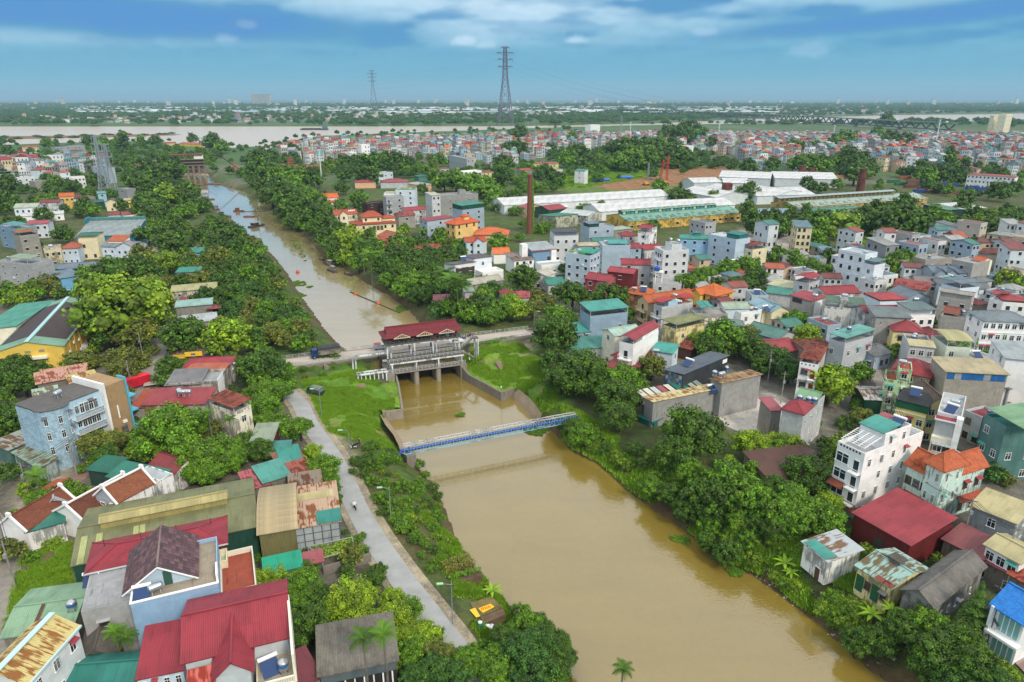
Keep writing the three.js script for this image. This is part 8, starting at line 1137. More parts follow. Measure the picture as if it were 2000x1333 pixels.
{
reseed(4242);const stuffH=[];let made=0,guard=0;
const spots=[];
while (spots.length<2300&&guard++<40000) {const z=-rr(640,1780),x=rr(-760,1500);if (!inPoly(townPoly,x,z)||inPoly(greenPoly,x,z)||sdist(riverPoly,x,z)<25||!clearOf(x,z,3)||spots.some((s)=>Math.abs(s[0] - x)<7&&Math.abs(s[1] - z)<9)) continue;spots.push([x,z]);}
guard=0;while (guard++<900) {const z=-rr(430,760),x=rr(-560,-330);if (inPoly(leftPoly,x,z)&&clearOf(x,z,2)&&!spots.some((s)=>Math.hypot(s[0] - x,s[1] - z)<9)) spots.push([x,z]);}
guard=0;while (guard++<2600) {const z=-rr(95,330),x=rr(25,260);if (inPoly(slopePoly,x,z)&&clearOf(x,z,1)&&clearOf(x + 6,z - 2,1)&&clearOf(x + 2,z - 7,1)&&clearOf(x + 6,z - 9,1)&&!spots.some((s)=>Math.hypot(s[0] - x,s[1] - z)<9.5)) spots.push([x,z]);}
spots.sort((a,b)=>Math.hypot(...a) - Math.hypot(...b));
for (const [x,z] of spots) {
const turn=pick([0.35,0.42,0.3,-0.1,1.9,0.5]) + rr(-0.08,0.08),near=Math.hypot(x,z)<330,w=near?rr(5,7):rr(4.4,8),d=near?rr(6,8.5):rr(8,12),h=z<-1150?rr(4,8.5):near?rr(3.4,6.8):rr(5,15)*(rnd()<0.12?1.3:1),wc=pick(wallCols),rc=pick(roofCols),type=pick(['F','F','S','GX','GX','HIP']),fl=['','one-storey','two-storey','three-storey','four-storey','five-storey','six-storey'][Math.max(1,Math.round(h / 3.3))];
if (made<150) {const rt={F:'flat',S:'lean-to',GX:'gable',HIP:'hipped'}[type],where=near?'on the right slope':x<-300?'in the upper left cluster':x<150?'by the far tree belt':x<420?'beyond the white warehouses':'behind the container yard';const label=`${colName(wc)} ${fl} house with ${colName(rc)} ${rt} roof ${where}`;if (!labels.has(label)) {townHouse(x,z,w,d,h,turn,wc,rc,type,label,'houses of the river town');made++;continue;}}
stuffH.push({x,z,w,d,h,turn,wc,rc,gable:type !=='F'});
}
// beyond the river
for (let i=0;i<3600;i++) {const z=-rr(2150,7600),x=rr(-0.95,0.95)*-z,n=fbm(x*0.0011 + 4,z*0.0009,4),dr=sdist(riverPoly,x,z);if (dr<90||n<0.43 + (dr<500?0.07:0)) continue;stuffH.push({x,z,w:rr(8,15),d:rr(9,16),h:rr(4,11)*(rnd()<0.05?2:1),turn:rr(0,3),wc:pick(wallCols),rc:pick(['#a5504a','#9c544c','#b0604f','#b9bdc0','#8f9498','#964e4a','#cfd4d6']),gable:rnd()<0.7});}
for (let i=0;i<230;i++) {const z=-rr(3300,5600),x=rr(-0.62,0.34)*-z;stuffH.push({x,z,w:rr(60,210),d:rr(40,90),h:rr(9,13),turn:rr(-0.1,0.1),wc:'#c9d2d6',rc:pick(['#dfe6ea','#c9d6de','#e9eef0','#a9bcc8']),gable:true});}
for (let i=0;i<60;i++) {const z=-rr(6500,12000),x=rr(-0.7,0.7)*-z;stuffH.push({x,z,w:rr(20,40),d:20,h:rr(25,75),turn:0,wc:pick(['#c3c8cb','#d9dcde','#c9b9a4']),rc:'#9a9c9e',gable:false});}
const wg=new GB().box(0,1,0,1,-1,0,'b'),wn=new GB();for (let k=0;k<3;k++) for (const u of [0.12,0.42,0.72]) wn.quad([u,0.1 + k*0.31,0.006],[u + 0.17,0.1 + k*0.31,0.006],[u + 0.17,0.27 + k*0.31,0.006],[u,0.27 + k*0.31,0.006]).quad([1.008,0.1 + k*0.31,-u],[1.008,0.1 + k*0.31,-u - 0.1],[1.008,0.25 + k*0.31,-u - 0.1],[1.008,0.25 + k*0.31,-u]).quad([-0.008,0.1 + k*0.31,-u - 0.1],[-0.008,0.1 + k*0.31,-u],[-0.008,0.25 + k*0.31,-u],[-0.008,0.25 + k*0.31,-u - 0.1]);
const rg=new GB().quad([-0.06,0.98,0.06],[1.06,0.98,0.06],[1.06,1.17,-0.5],[-0.06,1.17,-0.5]).quad([1.06,0.98,-1.06],[-0.06,0.98,-1.06],[-0.06,1.17,-0.5],[1.06,1.17,-0.5]).tri([1,0.98,0],[1,0.98,-1],[1,1.16,-0.5]).tri([0,0.98,-1],[0,0.98,0],[0,1.16,-0.5]),fg=new GB().box(-0.02,1.02,1.001,1.05,-1.02,0.02).box(0.2,0.6,1.05,1.22,-0.7,-0.35);
const inst=(s)=>[s.x,-0.3,s.z,[s.w,s.h,s.d],s.turn],plain=new THREE.MeshStandardMaterial({roughness:0.85,map:TX.plaster});
instanced('distant_house_walls',wg.build(),plain,stuffH.map((s)=>[...inst(s),s.wc]),'walls of the packed houses far across the town');
instanced('distant_house_windows',wn.build(),M('#4d5459',null,{rough:0.3}),stuffH.filter((s)=>-s.z<2000).map(inst),'windows of the packed houses far across the town');
instanced('distant_house_roofs',rg.build(),plain,stuffH.filter((s)=>s.gable).map((s)=>[...inst(s),s.rc]),'pitched roofs of the packed houses far across the town');
instanced('distant_house_roofs',fg.build(),plain,stuffH.filter((s)=>!s.gable).map((s)=>[...inst(s),s.rc]),'flat roofs of the packed houses far across the town');
// trees of the town and the far bank
const far2=crownOf('r',2,1),tl=[[],[]];
for (let i=0;i<1500;i++) {const z=-rr(500,1800),x=rr(-0.8,0.8)*-z;if (z>-640&&x>-200||!clearOf(x,z,2)||sdist(riverPoly,x,z)<12||sdist(canalPoly,x,z)<6||(inPoly(townPoly,x,z)&&rnd()<0.85)||(z>-1000&&x>120&&rnd()<0.5)||inPoly(zones[13].p,x,z)) continue;if (z<-1250&&x>150) continue;const r=rr(2.6,6);tl[i % 2].push([x,r*0.8,z,r,i]);}
for (let i=0;i<420;i++) {const z=-rr(600,1000),x=rr(0,0.34)*-z;if (inPoly(greenPoly,x,z)&&clearOf(x,z,2)) {const r=rr(3,6.5);tl[i % 2].push([x,r*0.85,z,r,i]);}}
for (let i=0;i<17000;i++) {const z=-rr(2000,9500) ,x=rr(-0.95,0.95)*-z,dr=sdist(riverPoly,x,z);if (dr<16||(fbm(x*0.0011 + 4,z*0.0009,4)>0.47&&rnd()<0.6)) continue;const r=rr(5,12)*(1 - z / 9000);tl[i % 2].push([x,r*0.5,z,[r,r*0.7,r],i]);}
for (let i=0;i<260;i++) {const p=islandPoly[0],x=rr(-1700,-560),z=-rr(1330,1700);if (inPoly(islandPoly,x,z)) tl[0].push([x,-2,z,[9,3.2,9],i]);}
tl.forEach((l,i)=>instanced('far_woods',far2,leafBase[i?4:0],l,'scattered trees of the far town and river bank'));
}
// lattice towers, masts, chimney
function lattice(name,label,x,z,H,b,t,arms,m,s=0.5,kind='pylon') {
const G=thing(name,label,kind,[x,0,z],0.2),W=(y)=>y<H*0.62?mixn(b,b*0.3,y / (H*0.62)):mixn(b*0.3,t,(y - H*0.62) / (H*0.38)),lv=[];let y=0;while (y<H - 1) {lv.push(y);y +=Math.max(W(y)*0.95,H*0.03);} lv.push(H);
for (const [i,j] of [[-1,-1],[1,-1],[1,1],[-1,1]]) {const g=new GB();for (let k=1;k<lv.length;k++) g.bar([i*W(lv[k - 1]) / 2,lv[k - 1],j*W(lv[k - 1]) / 2],[i*W(lv[k]) / 2,lv[k],j*W(lv[k]) / 2],s);part('leg',g,m,G);}
for (let k=1;k<lv.length;k++) {const g=new GB(),a=W(lv[k - 1]) / 2,c=W(lv[k]) / 2,y0=lv[k - 1],y1=lv[k];for (const q of [(x,y,w)=>[x,y,w],(x,y,w)=>[x,y,-w],(x,y,w)=>[w,y,x],(x,y,w)=>[-w,y,x]]) g.bar(q(-a,y0,a),q(c,y1,c),s*0.5).bar(q(a,y0,a),q(-c,y1,c),s*0.5).bar(q(-c,y1,c),q(c,y1,c),s*0.5);part('bracing',g,m,G);}
for (const [f,w] of arms) {const yy=H*f;part('cross_arm',new GB().bar([-w,yy,0],[w,yy,0],s*1.2).bar([-w,yy,0],[0,yy - w*0.32,0],s*0.7).bar([w,yy,0],[0,yy - w*0.32,0],s*0.7).bar([-w,yy - 5,0],[-w,yy,0],s*0.6).bar([w,yy - 5,0],[w,yy,0],s*0.6),m,G);}
return G;
}
const pyM=M('#5d5f78',null,{rough:0.6}),steelGrey=M('#8f9aa4',null,{rough:0.5});
const pylA=at(987,246,0),pylB=at(731,222,0);
lattice('river_pylon','tallest river-crossing pylon standing on the far bank',pylA.x,pylA.z,198,40,7,[[0.995,11],[0.93,22],[0.85,20],[0.76,19]],pyM,1.5);
lattice('river_pylon','smaller-looking distant pylon among the white factories',pylB.x,pylB.z,198,40,7,[[0.995,11],[0.93,22],[0.85,20],[0.76,19]],pyM,1.5);
{const G=thing('power_line','thin power cables sagging from the tallest pylon','power line');for (const [f,w] of [[0.93,22],[0.85,20],[0.76,19]]) for (const s of [-1,1]) for (const [ex,ez,ey] of [[pylA.x - 900,pylA.z - 1500,150],[pylA.x + 420,pylA.z + 1100,40]]) {const a=new THREE.Vector3(pylA.x + s*w,198*f - 5,pylA.z),b=new THREE.Vector3(ex + s*w,ey*f,ez),m=a.clone().lerp(b,0.5);m.y -=45;part('cable',new THREE.TubeGeometry(new THREE.QuadraticBezierCurve3(a,m,b),24,0.11,4),M('#7f93a0',null),G);}}
[[207,385,45,'lattice power tower above the upper left houses'],[222,380,38,'lighter lattice tower beside the first in the upper left'],[597,322,26,'slim lattice tower near the levee road'],[810,330,26,'lattice tower in the tree belt behind the villas'],[803,326,22,'twin lattice tower beside its neighbour in the tree belt'],[1213,258,34,'lattice tower among the river town houses'],[1805,290,26,'lattice tower beside the tall slanted mast']].forEach(([px,py,H,l])=>{const p=at(px,py,0);lattice('lattice_tower',l,p.x,p.z,H,H*0.16,1.2,[[0.98,2.5],[0.86,3.5],[0.74,3.5]],steelGrey,H*0.009);});
[[628,352,277,'nearest white steel monopole beside the canal belt'],[942,306,266,'white monopole over the red roofs'],[1165,297,254,'white monopole above the yellow dome'],[1230,280,232,'tall pale teal monopole over the cream hall'],[1215,278,259,'short monopole beside the tall pale teal one'],[1402,281,230,'monopole in front of the long bridge'],[1625,287,234,'monopole left of the pale teal office'],[1826,292,223,'thickest monopole before the bridge end']].forEach(([px,py,ty,l])=>{const p=at(px,py,0),d=Math.hypot(p.x,p.z),H=EYE + (192.5 - ty) / FOC*d*1.02,G=thing('steel_monopole',l,'power pole',[p.x,0,p.z],0.3);part('shaft',new GB().cyl([0,0,0],[0,H,0],H*0.022,H*0.012,10),M('#cfe0e2',null,{rough:0.5}),G);for (const f of [0.97,0.85,0.73]) part('cross_arm',new GB().bar([-H*0.06,H*f,0],[H*0.06,H*f,0],H*0.009),M('#cfe0e2',null,{rough:0.5}),G);});
{const p=at(1035,456,0),H=31,G=thing('brick_chimney','tall tapering brick chimney with ivy up one side','chimney',[p.x,0,p.z]);const bm=M('#85523f','tile',{bump:'rough',bs:0.03});part('stack',new GB().cyl([0,0,0],[0,H,0],2.1,1.25,20),bm,G);part('rim',new GB().cyl([0,H,0],[0,H + 0.6,0],1.4,1.4,20),bm,G);reseed(9);const L=new Leaves();for (let i=0;i<2600;i++) {const y=rr(0.5,H - 1),a=rr(-0.6,0.9),r=mixn(2.1,1.25,y / H) + rr(0.05,0.5);L.leaf(Math.cos(a)*r,y,Math.sin(a)*r,Math.cos(a),0.4,Math.sin(a),rr(0.35,0.7),toneOf(rr(0.7,1.3),rr(0,0.5)));} part('ivy',L.build(),leafBase[1],G);}
// the long two-deck river bridge
{const P=[[1130,210],[1230,213.2],[1500,223],[1760,236.4],[1868,241]].map(([x,y])=>at(x,y,20)),G=thing('river_bridge','long two-deck truss bridge crossing the wide river','bridge'),tm=M('#46555c',null,{rough:0.7}),dm=M('#6d787c',null);
for (let k=1;k<P.length;k++) {const a=P[k - 1],b=P[k],n=Math.round(a.distanceTo(b) / 16),q=(t,y)=>{const v=a.clone().lerp(b,t);return [v.x,y,v.z];};part('road_deck',new GB().bar(q(0,20),q(1,20),14,2.4),dm,G);part('rail_deck',new GB().bar(q(0,6),q(1,6),8,2),tm,G);for (let i=0;i<n;i++) part('truss_diagonal',new GB().bar(q(i / n,i % 2?6:19),q((i + 1) / n,i % 2?19:6),2.2),tm,G);for (let i=0;i<n;i +=7) {const c=q(i / n,0);part('pier',new GB().box(c[0] - 5,c[0] + 5,-6,5,c[2] - 3,c[2] + 3),slabM('#a09a90'),G);}}
reseed(77);for (let i=0;i<22;i++) {const t=rr(0.05,0.95),k=1 + Math.floor(rnd()*4),v=P[k - 1].clone().lerp(P[k],t);const o=part('vehicle',new GB().box(-4,4,0.8,3.6,-1.2,1.2),M(pick(['#d9dcde','#4a4d52','#7a3a34','#3f5f7a']),null),G);o.position.set(v.x,20,v.z);o.rotation.y=0.6;}}
{const p=at(614,254,WU),G=thing('river_barge','long dark cargo barge on the wide river','barge',[p.x,WU,p.z],0.05);part('hull',new GB().box(-34,34,-0.5,3.4,-5,5),M('#3f4450',null),G);part('cabin',new GB().box(20,32,3.4,9,-4,4),M('#4f6a80',null),G);part('hold',new GB().box(-30,16,3.4,4.6,-4,4),M('#6a4a3a','soil'),G);}
// the old sluice at the head of the canal
{const a=at(345,343,WU),b=at(401,341,WU),u=b.clone().sub(a).setY(0),w=u.length();u.normalize();const G=thing('old_sluice','old brown sluice with flat roof at the head of the canal','sluice',[a.x,0,a.z],Math.atan2(-u.z,u.x)),m=slabM('#85776a');for (let i=0;i<=5;i++) part('pier',new GB().box(w*i / 5 - 1,w*i / 5 + 1,-6,5,-10,0),m,G);part('breast_wall',new GB().box(0,w,1,11,-8,-2),slabM('#6f635a'),G);for (const y of [5,8,11]) part('beam',new GB().box(-1,w + 1,y,y + 0.8,-2,0.4),m,G);for (let i=0;i<=4;i++) part('post',new GB().box(w*i / 4 - 0.4,w*i / 4 + 0.4,11,15.5,-3,-2.2),m,G);part('roof',new GB().box(-3,w*0.98,15.5,16.4,-10,1),M('#7d4a3e','rust'),G);part('cabin',new GB().box(w*0.68,w,11.8,15.4,-6,-0.5),wallM('#e2e6e4'),G);}
// ---------------------------------------------------------------- palms, boats, plots and small things
const frondGeo=(()=>{reseed(31);const g=new Leaves(),one={r:1,g:1,b:1};const n=12;for (let k=0;k<n;k++) {const x=k / n,y=0.18*Math.sin(x*2.6) - 0.42*x*x;for (const s of [-1,1]) for (let j=0;j<2;j++) {const L=0.34*Math.sin(Math.PI*(0.12 + 0.85*x)) + 0.05,a=[x + j*0.04,y,0],b=[x + 0.05 + j*0.04,y,0],c=[x + L*0.55,y - L*0.35,s*L];g.p.push(...a,...b,...c);for (let q=0;q<3;q++) g.c.push(1,1,1);g.u.push(0,0,1,0,0,1);}} return g.build();})();
const ribGeo=new GB().bar([0,0,0],[0.5,0.06,0],0.02).bar([0.5,0.06,0],[1,-0.33,0],0.012).build();
function palm(px,py,pr,H,label,tone=0,n=13,clump=1) {
const p=at(px,py,H),r=pr*depthAt(px,py,H) / FOC,gy=height(p.x,p.z),G=thing('palm_tree',label,'palm',[p.x,gy,p.z],px % 3);
part('trunk',new GB().cyl([0,-0.3,0],[0.1,(H - gy)*0.55,0.05],0.2,0.15,8,false).cyl([0.1,(H - gy)*0.55,0.05],[0,H - gy,0],0.15,0.1,8,false),M('#8a8378','fibro'),G);
for (let i=0;i<n;i++) {const f=part('frond',frondGeo,leafBase[tone],G);f.position.y=H - gy;f.rotation.order='YXZ';f.rotation.set(0,i*2.4,0.75 - 1.05*(i / n));f.scale.setScalar(r);part('rib',ribGeo,leafBase[2],f);}
}
[[870,535,26,13,'royal palm leaning nearest the lilac house'],[882,547,26,12.5,'middle royal palm of the roadside row'],[893,552,28,13,'tallest royal palm in the roadside row'],[902,560,24,11,'shorter royal palm nearest the road bend'],[707,478,20,11,'coconut palm rising from the canal belt'],[723,500,22,10,'second coconut palm above the canal belt'],[708,1248,30,12,'slim areca palm before the lichened workshop'],[748,1238,30,12.5,'second slim areca palm beside the workshop'],[1217,1308,22,4,'palm top showing at the bottom edge over the water'],[222,1235,22,7,'areca palm behind the fibre cement hut'],[245,1246,24,6.5,'bushy areca palm by the hut wall'],[405,806,13,7,'small palm in front of the rusty porch'],[447,820,15,8,'thin palm beside the white end wall'],[68,930,24,6,'low palm over the village yard'],[172,318,11,9,'single palm before the white hillside house'],[70,405,9,7,'small palm by the white low shed']].forEach(([x,y,r,H,l],i)=>palm(x,y,r,H,l,i % 2));
const bananaLeaf=(()=>{const g=new Leaves(),n=8;for (let k=0;k<n;k++) {const f=(t)=>[t,0.55*t - 0.75*t*t],w=(t)=>0.14*Math.sin(Math.PI*Math.min(1,0.08 + 0.92*t)),[x0,y0]=f(k / n),[x1,y1]=f((k + 1) / n);for (const s of [-1,1]) {const w0=w(k / n)*s,w1=w((k + 1) / n)*s;g.p.push(x0,y0,0,x1,y1,0,x1,y1 - 0.03,w1,x0,y0,0,x1,y1 - 0.03,w1,x0,y0 - 0.03,w0);for (let q=0;q<6;q++) g.c.push(1.1,1.15,1);g.u.push(0,0,1,0,0,1,0,1,1,0,1,1);}} return g.build();})();
[[960,1122,24,'banana plant at the end of the vegetable rows'],[1538,1075,26,'banana plant beside the small teal hut'],[1550,1088,20,'lower banana plant beside the teal hut'],[1708,1185,30,'banana clump before the cream cottage'],[1742,1190,26,'banana plant nearest the grey shed gable'],[625,1052,12,'banana plant against the white panel shed']].forEach(([px,py,pr,l],i)=>{const H=2.4,p=at(px,py,H - 1),r=pr*depthAt(px,py,H) / FOC,gy=height(p.x,p.z),G=thing('banana_plant',l,'banana plant',[p.x,gy,p.z],i);part('stem',new GB().cyl([0,0,0],[0,1.8,0],0.16,0.1,7,false),M('#8f9a50',null),G);for (let k=0;k<9;k++) {const f=part('leaf',bananaLeaf,leafBase[k % 2?5:2],G);f.position.y=1.7;f.rotation.order='YXZ';f.rotation.set(0,k*2.4,0.15 + 0.5*(k / 9));f.scale.setScalar(r);}});
{const p=at(1900,1215,3),G=thing('conifer_tree','dark layered conifer before the grey sheds','tree',[p.x,0,p.z]);part('trunk',new GB().cyl([0,0,0],[0,9,0],0.2,0.04,7,false),barkM,G);reseed(5);const L=new Leaves();for (let i=0;i<4200;i++) {const y=rr(1,9.6),R=(9.8 - y)*0.34*(0.65 + 0.35*Math.sin(y*5)),a=rr(0,6.3),q=R*Math.sqrt(rr(0.2,1));L.leaf(Math.cos(a)*q,y - q*0.15,Math.sin(a)*q,Math.cos(a)*0.4,0.9,Math.sin(a)*0.4,rr(0.25,0.5),toneOf(rr(0.6,1.1),0));} part('crown',L.build(),leafBase[0],G);}
// boats and floats
function boat(px,py,L,W,turn,label,o={}) {const p=at(px,py,WU),G=thing(o.name??'work_boat',label,'boat',[p.x,WU,p.z],turn),hs=new THREE.Shape([[-L / 2,-W*0.35],[L*0.36,-W / 2],[L / 2,0],[L*0.36,W / 2],[-L / 2,W*0.35]].map((q)=>new THREE.Vector2(...q))),hg=new THREE.ExtrudeGeometry(hs,{depth:0.9,bevelEnabled:false});hg.rotateX(-Math.PI / 2);hg.translate(0,-0.2,0);part('hull',hg,M(o.c??'#54483e','rust'),G);part('deck',new GB().box(-L*0.4,L*0.3,0.71,0.8,-W*0.3,W*0.3),M('#8a7a68','grime'),G);if (o.cab !==0) part('cabin',new GB().box(-L*0.3,L*0.05,0.8,2.5,-W*0.3,W*0.3),M(o.cc??'#7d8a8c','grime'),G),part('cabin_roof',new GB().box(-L*0.34,L*0.09,2.5,2.62,-W*0.36,W*0.36),M(o.rc??'#9aa0a0','rust'),G);if (o.mast) part('boom',new GB().bar([L*0.1,0.8,0],[L*0.2,6.5,0],0.2).bar([L*0.2,6.5,0],[L*0.7,3,0],0.15),M(o.mast,null),G);return G;}
boat(501,442,12,5,1.2,'black dredger moored in mid canal',{c:'#2e2c2a',cc:'#3a4448',mast:'#4a3f3a',name:'dredger'});boat(642,518,9,2.6,2.2,'grey canopied sampan by the right bank',{rc:'#b3aaa0'});boat(648,530,8,2.6,2.2,'second sampan moored behind the first',{rc:'#a39a90'});boat(680,537,6,2,2.3,'small open boat under the bank trees',{cab:0});boat(628,508,5,1.6,2.2,'narrow boat tied beside the sampans',{cab:0});
boat(420,408,16,5,2.1,'long shabby houseboat along the left bank',{rc:'#8d8a84'});boat(432,420,10,4,2.1,'blue-hulled houseboat along the left bank',{c:'#2f5f9a',cc:'#3a6ea8'});boat(447,424,8,3,2.0,'rusty pontoon boat beside the blue one',{cab:0});boat(466,413,7,3,0.1,'dredging raft at the end of its floating pipe',{cc:'#8a3a34'});boat(489,424,9,2,0.1,'low red-striped pontoon in mid canal',{cab:0,c:'#7a5048'});boat(404,390,12,4,0,'digger pontoon with dark red arm',{mast:'#8a2430',c:'#6a5a4a'});boat(425,360,24,6,-0.1,'rust-brown sand barge before the old sluice',{cab:0,c:'#6f5044',name:'sand_barge'});
function floatLine(a,b,label,col) {const A=at(...a,WU),B=at(...b,WU),G=thing('floating_pipe',label,'floating pipe');part('pipe',new GB().cyl([A.x,WU + 0.1,A.z],[B.x,WU + 0.1,B.z],0.22,0.22,8),M('#3b3a38',null),G);for (const t of [0.12,0.6]) {const q=A.clone().lerp(B,t),f=part('float',new THREE.SphereGeometry(0.7,14,10),M(col,null,{rough:0.5}),G);f.position.set(q.x,WU + 0.2,q.z);}}
floatLine([684,571],[780,612],'dark floating pipe with two orange floats','#d0552f');floatLine([470,414],[525,413],'floating pipe running from the dredging raft to the bank','#6a5a50');
{const p=at(581,533,WU),G=thing('buoy','single orange-red buoy in the upper canal','buoy',[p.x,WU,p.z]);part('body',smoothLathe([[0,-0.3],[0.7,-0.1],[0.9,0.3],[0.6,0.9],[0,1.1]]),M('#c8432c',null,{rough:0.5}),G);part('lug',new GB().bar([0,1,0],[0,1.4,0],0.15),darkM,G);}
// floating weeds, shore litter, lawn grass
{reseed(66);const weed=[],patch=(s,n,h)=>{const P=list(s,h),xs=P.map((p)=>p[0]),zs=P.map((p)=>p[1]);let k=0,g=0;while (k<n&&g++<n*20) {const x=rr(Math.min(...xs),Math.max(...xs)),z=rr(Math.min(...zs),Math.max(...zs));if (inPoly(P,x,z)) {weed.push([x,h + 0.1,z,[rr(0.5,1),0.35,rr(0.5,1)],rr(0,6)]);k++;}}};
patch('568,552 582,549 601,552 594,558 574,559',46,WU);patch('568,566 580,570 597,578 585,580 570,574',40,WU);patch('600,559 611,559 609,562 602,562',8,WU);patch('890,811 905,808 906,813 895,815',8,WL);patch('600,515 585,470 560,455 575,490',30,WU);patch('770,612 800,606 790,590 778,600',30,WU);patch('1020,838 1070,838 1060,852 1035,848',60,WL);patch('1310,1052 1345,1050 1340,1062',16,WL);patch('1420,1112 1450,1115 1440,1128',20,WL);
instanced('water_weed',crownOf('s',1,1),leafBase[1],weed,'floating water weed');
const lit=[];for (let i=0;i<900;i++) {const k=rnd(),s=k<0.75?at(...[[1340,1052],[1390,1102],[1470,1137],[1530,1182],[1600,1238],[1680,1312]].slice(Math.floor(rnd()*5),6)[0],WL):at(rr(1870,1975),rr(430,448),0);if (k<0.75) {const u=rnd();s.x +=rr(-1,9) + u*6;s.z +=rr(-2,7);if (sdist(canalPoly,s.x,s.z)<0.3||sdist(canalPoly,s.x,s.z)>4.5) continue;} lit.push([s.x,height(s.x,s.z) + 0.08,s.z,(k<0.75?1:4)*rr(0.12,0.42),rr(0,6),pick(['#d9d6cf','#b9aa90','#8f7a60','#c9c3b4','#5a6a78','#e8e6e0','#7a5a44']),rr(-0.6,0.6)]);}
instanced('litter',new GB().box(-0.5,0.5,-0.1,0.15,-0.4,0.4).build(),M('#ffffff','grime'),lit,'scraps of litter and rubble');
const bl=new Leaves();for (let i=0;i<26;i++) {const a=rr(0,6.3),r=rr(0,0.5),x=Math.cos(a)*r,z=Math.sin(a)*r,h=rr(0.18,0.42),w=0.05,t=rr(0.75,1.3),lx=rr(-0.2,0.2),lz=rr(-0.2,0.2);bl.p.push(x - w,0,z,x + w,0,z + w,x + lx,h,z + lz);const c=toneOf(t,rr(-0.2,0.5));for (let q=0;q<3;q++) bl.c.push(c.r,c.g,c.b);bl.u.push(0,0,1,0,0,1);}
const gr=[],sow=(s,n,h=0,sc=1)=>{const P=list(s,h),xs=P.map((p)=>p[0]),zs=P.map((p)=>p[1]);let k=0,g=0;while (k<n&&g++<n*10) {const x=rr(Math.min(...xs),Math.max(...xs)),z=rr(Math.min(...zs),Math.max(...zs));if (!inPoly(P,x,z)||sdist(canalPoly,x,z)<1.9||fbm(x*0.2,z*0.2,3)<0.43||!offRoofs(x,z,0.3)) continue;const y=height(x,z);gr.push([x,y,z,[sc*rr(0.8,1.7),sc*rr(0.7,1.5),sc*rr(0.8,1.7)],rr(0,6)]);k++;}};
sow('592,752 700,728 780,748 790,802 752,816 792,885 722,872 642,852 612,792',9000,-1);sow('895,692 1010,670 1062,722 1095,792 1000,772 920,746',7000,-1);sow('900,1030 960,1100 1040,1230 980,1300 900,1200 850,1080 820,1000',5000,-1,1.2);sow('1100,800 1300,930 1500,1080 1480,1120 1300,1000 1100,870',5000,-2,1.4);sow('10,1230 40,1090 135,1060 140,1150 60,1210',1300);sow('1500,1070 1680,1060 1700,1240 1600,1200',3500,-1,1.4);sow('630,620 600,560 650,640 690,668',1500,-1,1.4);sow('1640,440 1980,430 1990,480 1700,500',5000,0,2.2);sow('1080,335 1300,322 1280,345 1100,372',3000,0,3);
instanced('grass',bl.build(),(()=>{const m=leafBase[1].clone();m.color.set('#76a01c');m.name='grass_blades';return m;})(),gr,'rough grass on lawns and banks');}
// vegetable plots by the lane
const bed=(name,label,cat,s,h0,m,fn)=>{let P=list(s,h0);const h=Math.max(...P.map(([x,z])=>height(x,z))) + 0.12;P=list(s,h);const G=thing(name,label,cat),g=new GB(),q=P.map(([x,z])=>[x,h,z]);g.quad(q[3],q[2],q[1],q[0]);for (let i=0;i<4;i++) {const a=q[i],b=q[(i + 1) % 4];g.quad([a[0],h - 1.2,a[2]],[b[0],h - 1.2,b[2]],b,a);} part('soil',g,m,G);if (fn) fn(G,P,h + 0.8);return G;};
const soilM=M('#7d6650','soil',{bump:'rough',bs:0.08});
bed('vegetable_bed','bare brown bed beside the yellow banner','garden bed','938,1206 982,1190 988,1200 945,1219',-0.7,soilM);bed('vegetable_bed','grassy bed under the yellow banner','garden bed','918,1178 960,1166 982,1188 932,1206',-0.75,M('#7d7040','soil'));
[['tall bean trellis row nearest the lamp','865,1113 918,1094 920,1102 868,1122'],['second bean trellis row','872,1124 926,1104 928,1112 874,1132'],['leafy vegetable row below the trellises','880,1134 938,1115 942,1124 884,1144']].forEach(([l,s],i)=>bed('bean_row',l,'vegetable row',s,-0.8,soilM,(G,P,e)=>{const [a,b]=P,n=12;if (i<2) for (let k=0;k<=n;k++) part('cane',new GB().bar([mixn(a[0],b[0],k / n),e - 0.8,mixn(a[1],b[1],k / n)],[mixn(a[0],b[0],k / n),e + 0.7,mixn(a[1],b[1],k / n)],0.06),M('#a58a6a',null),G);reseed(i + 3);const L=new Leaves();for (let k=0;k<420;k++) {const t=rnd();L.leaf(mixn(a[0],b[0],t) + rr(-0.4,0.4),e - 0.7 + rr(0,i<2?1.4:0.7),mixn(a[1],b[1],t) + rr(-0.4,0.4),rr(-0.5,0.5),0.8,rr(-0.5,0.5),rr(0.2,0.4),toneOf(rr(0.7,1.3),i<2?0.9:0.2));} part('foliage',L.build(),leafBase[i<2?3:1],G);}));
{const font=await new FontLoader().loadAsync('fonts/droid/droid_sans_bold.typeface.json');const lay=(s)=>{let P=list(s,-0.6),h=Math.max(...[...P,...list('918,1178 960,1166 982,1188 932,1206',-0.75)].map(([x,z])=>height(x,z))) + 0.16;return [list(s,h),h];};const [P,h]=lay('934,1189 958,1180 966,1186 943,1198'),G=thing('yellow_banner','yellow banner with red lettering spread on the bed','banner'),c=P.reduce((s,p)=>[s[0] + p[0] / 4,s[1] + p[1] / 4],[0,0]);part('sheet',new GB().quad(...[3,2,1,0].map((i)=>[P[i][0],h,P[i][1]])),M('#f0bc12',null,{rough:0.7}),G);const t=new TextGeometry('oun',{font,size:0.62,depth:0.01});t.rotateX(-Math.PI / 2);t.rotateY(0.4);t.translate(c[0] - 0.75,h + 0.008,c[1] + 0.5);part('lettering',t,M('#d2452c',null),G);
const [Q,k]=lay('917,1192 928,1188 938,1205 930,1208'),K=thing('yellow_sheet','crumpled yellow sheet by the garden path','sheet');part('sheet',new GB().quad(...[3,2,1,0].map((i)=>[Q[i][0],k + i*0.03,Q[i][1]])),M('#f2c23a',null),K);}
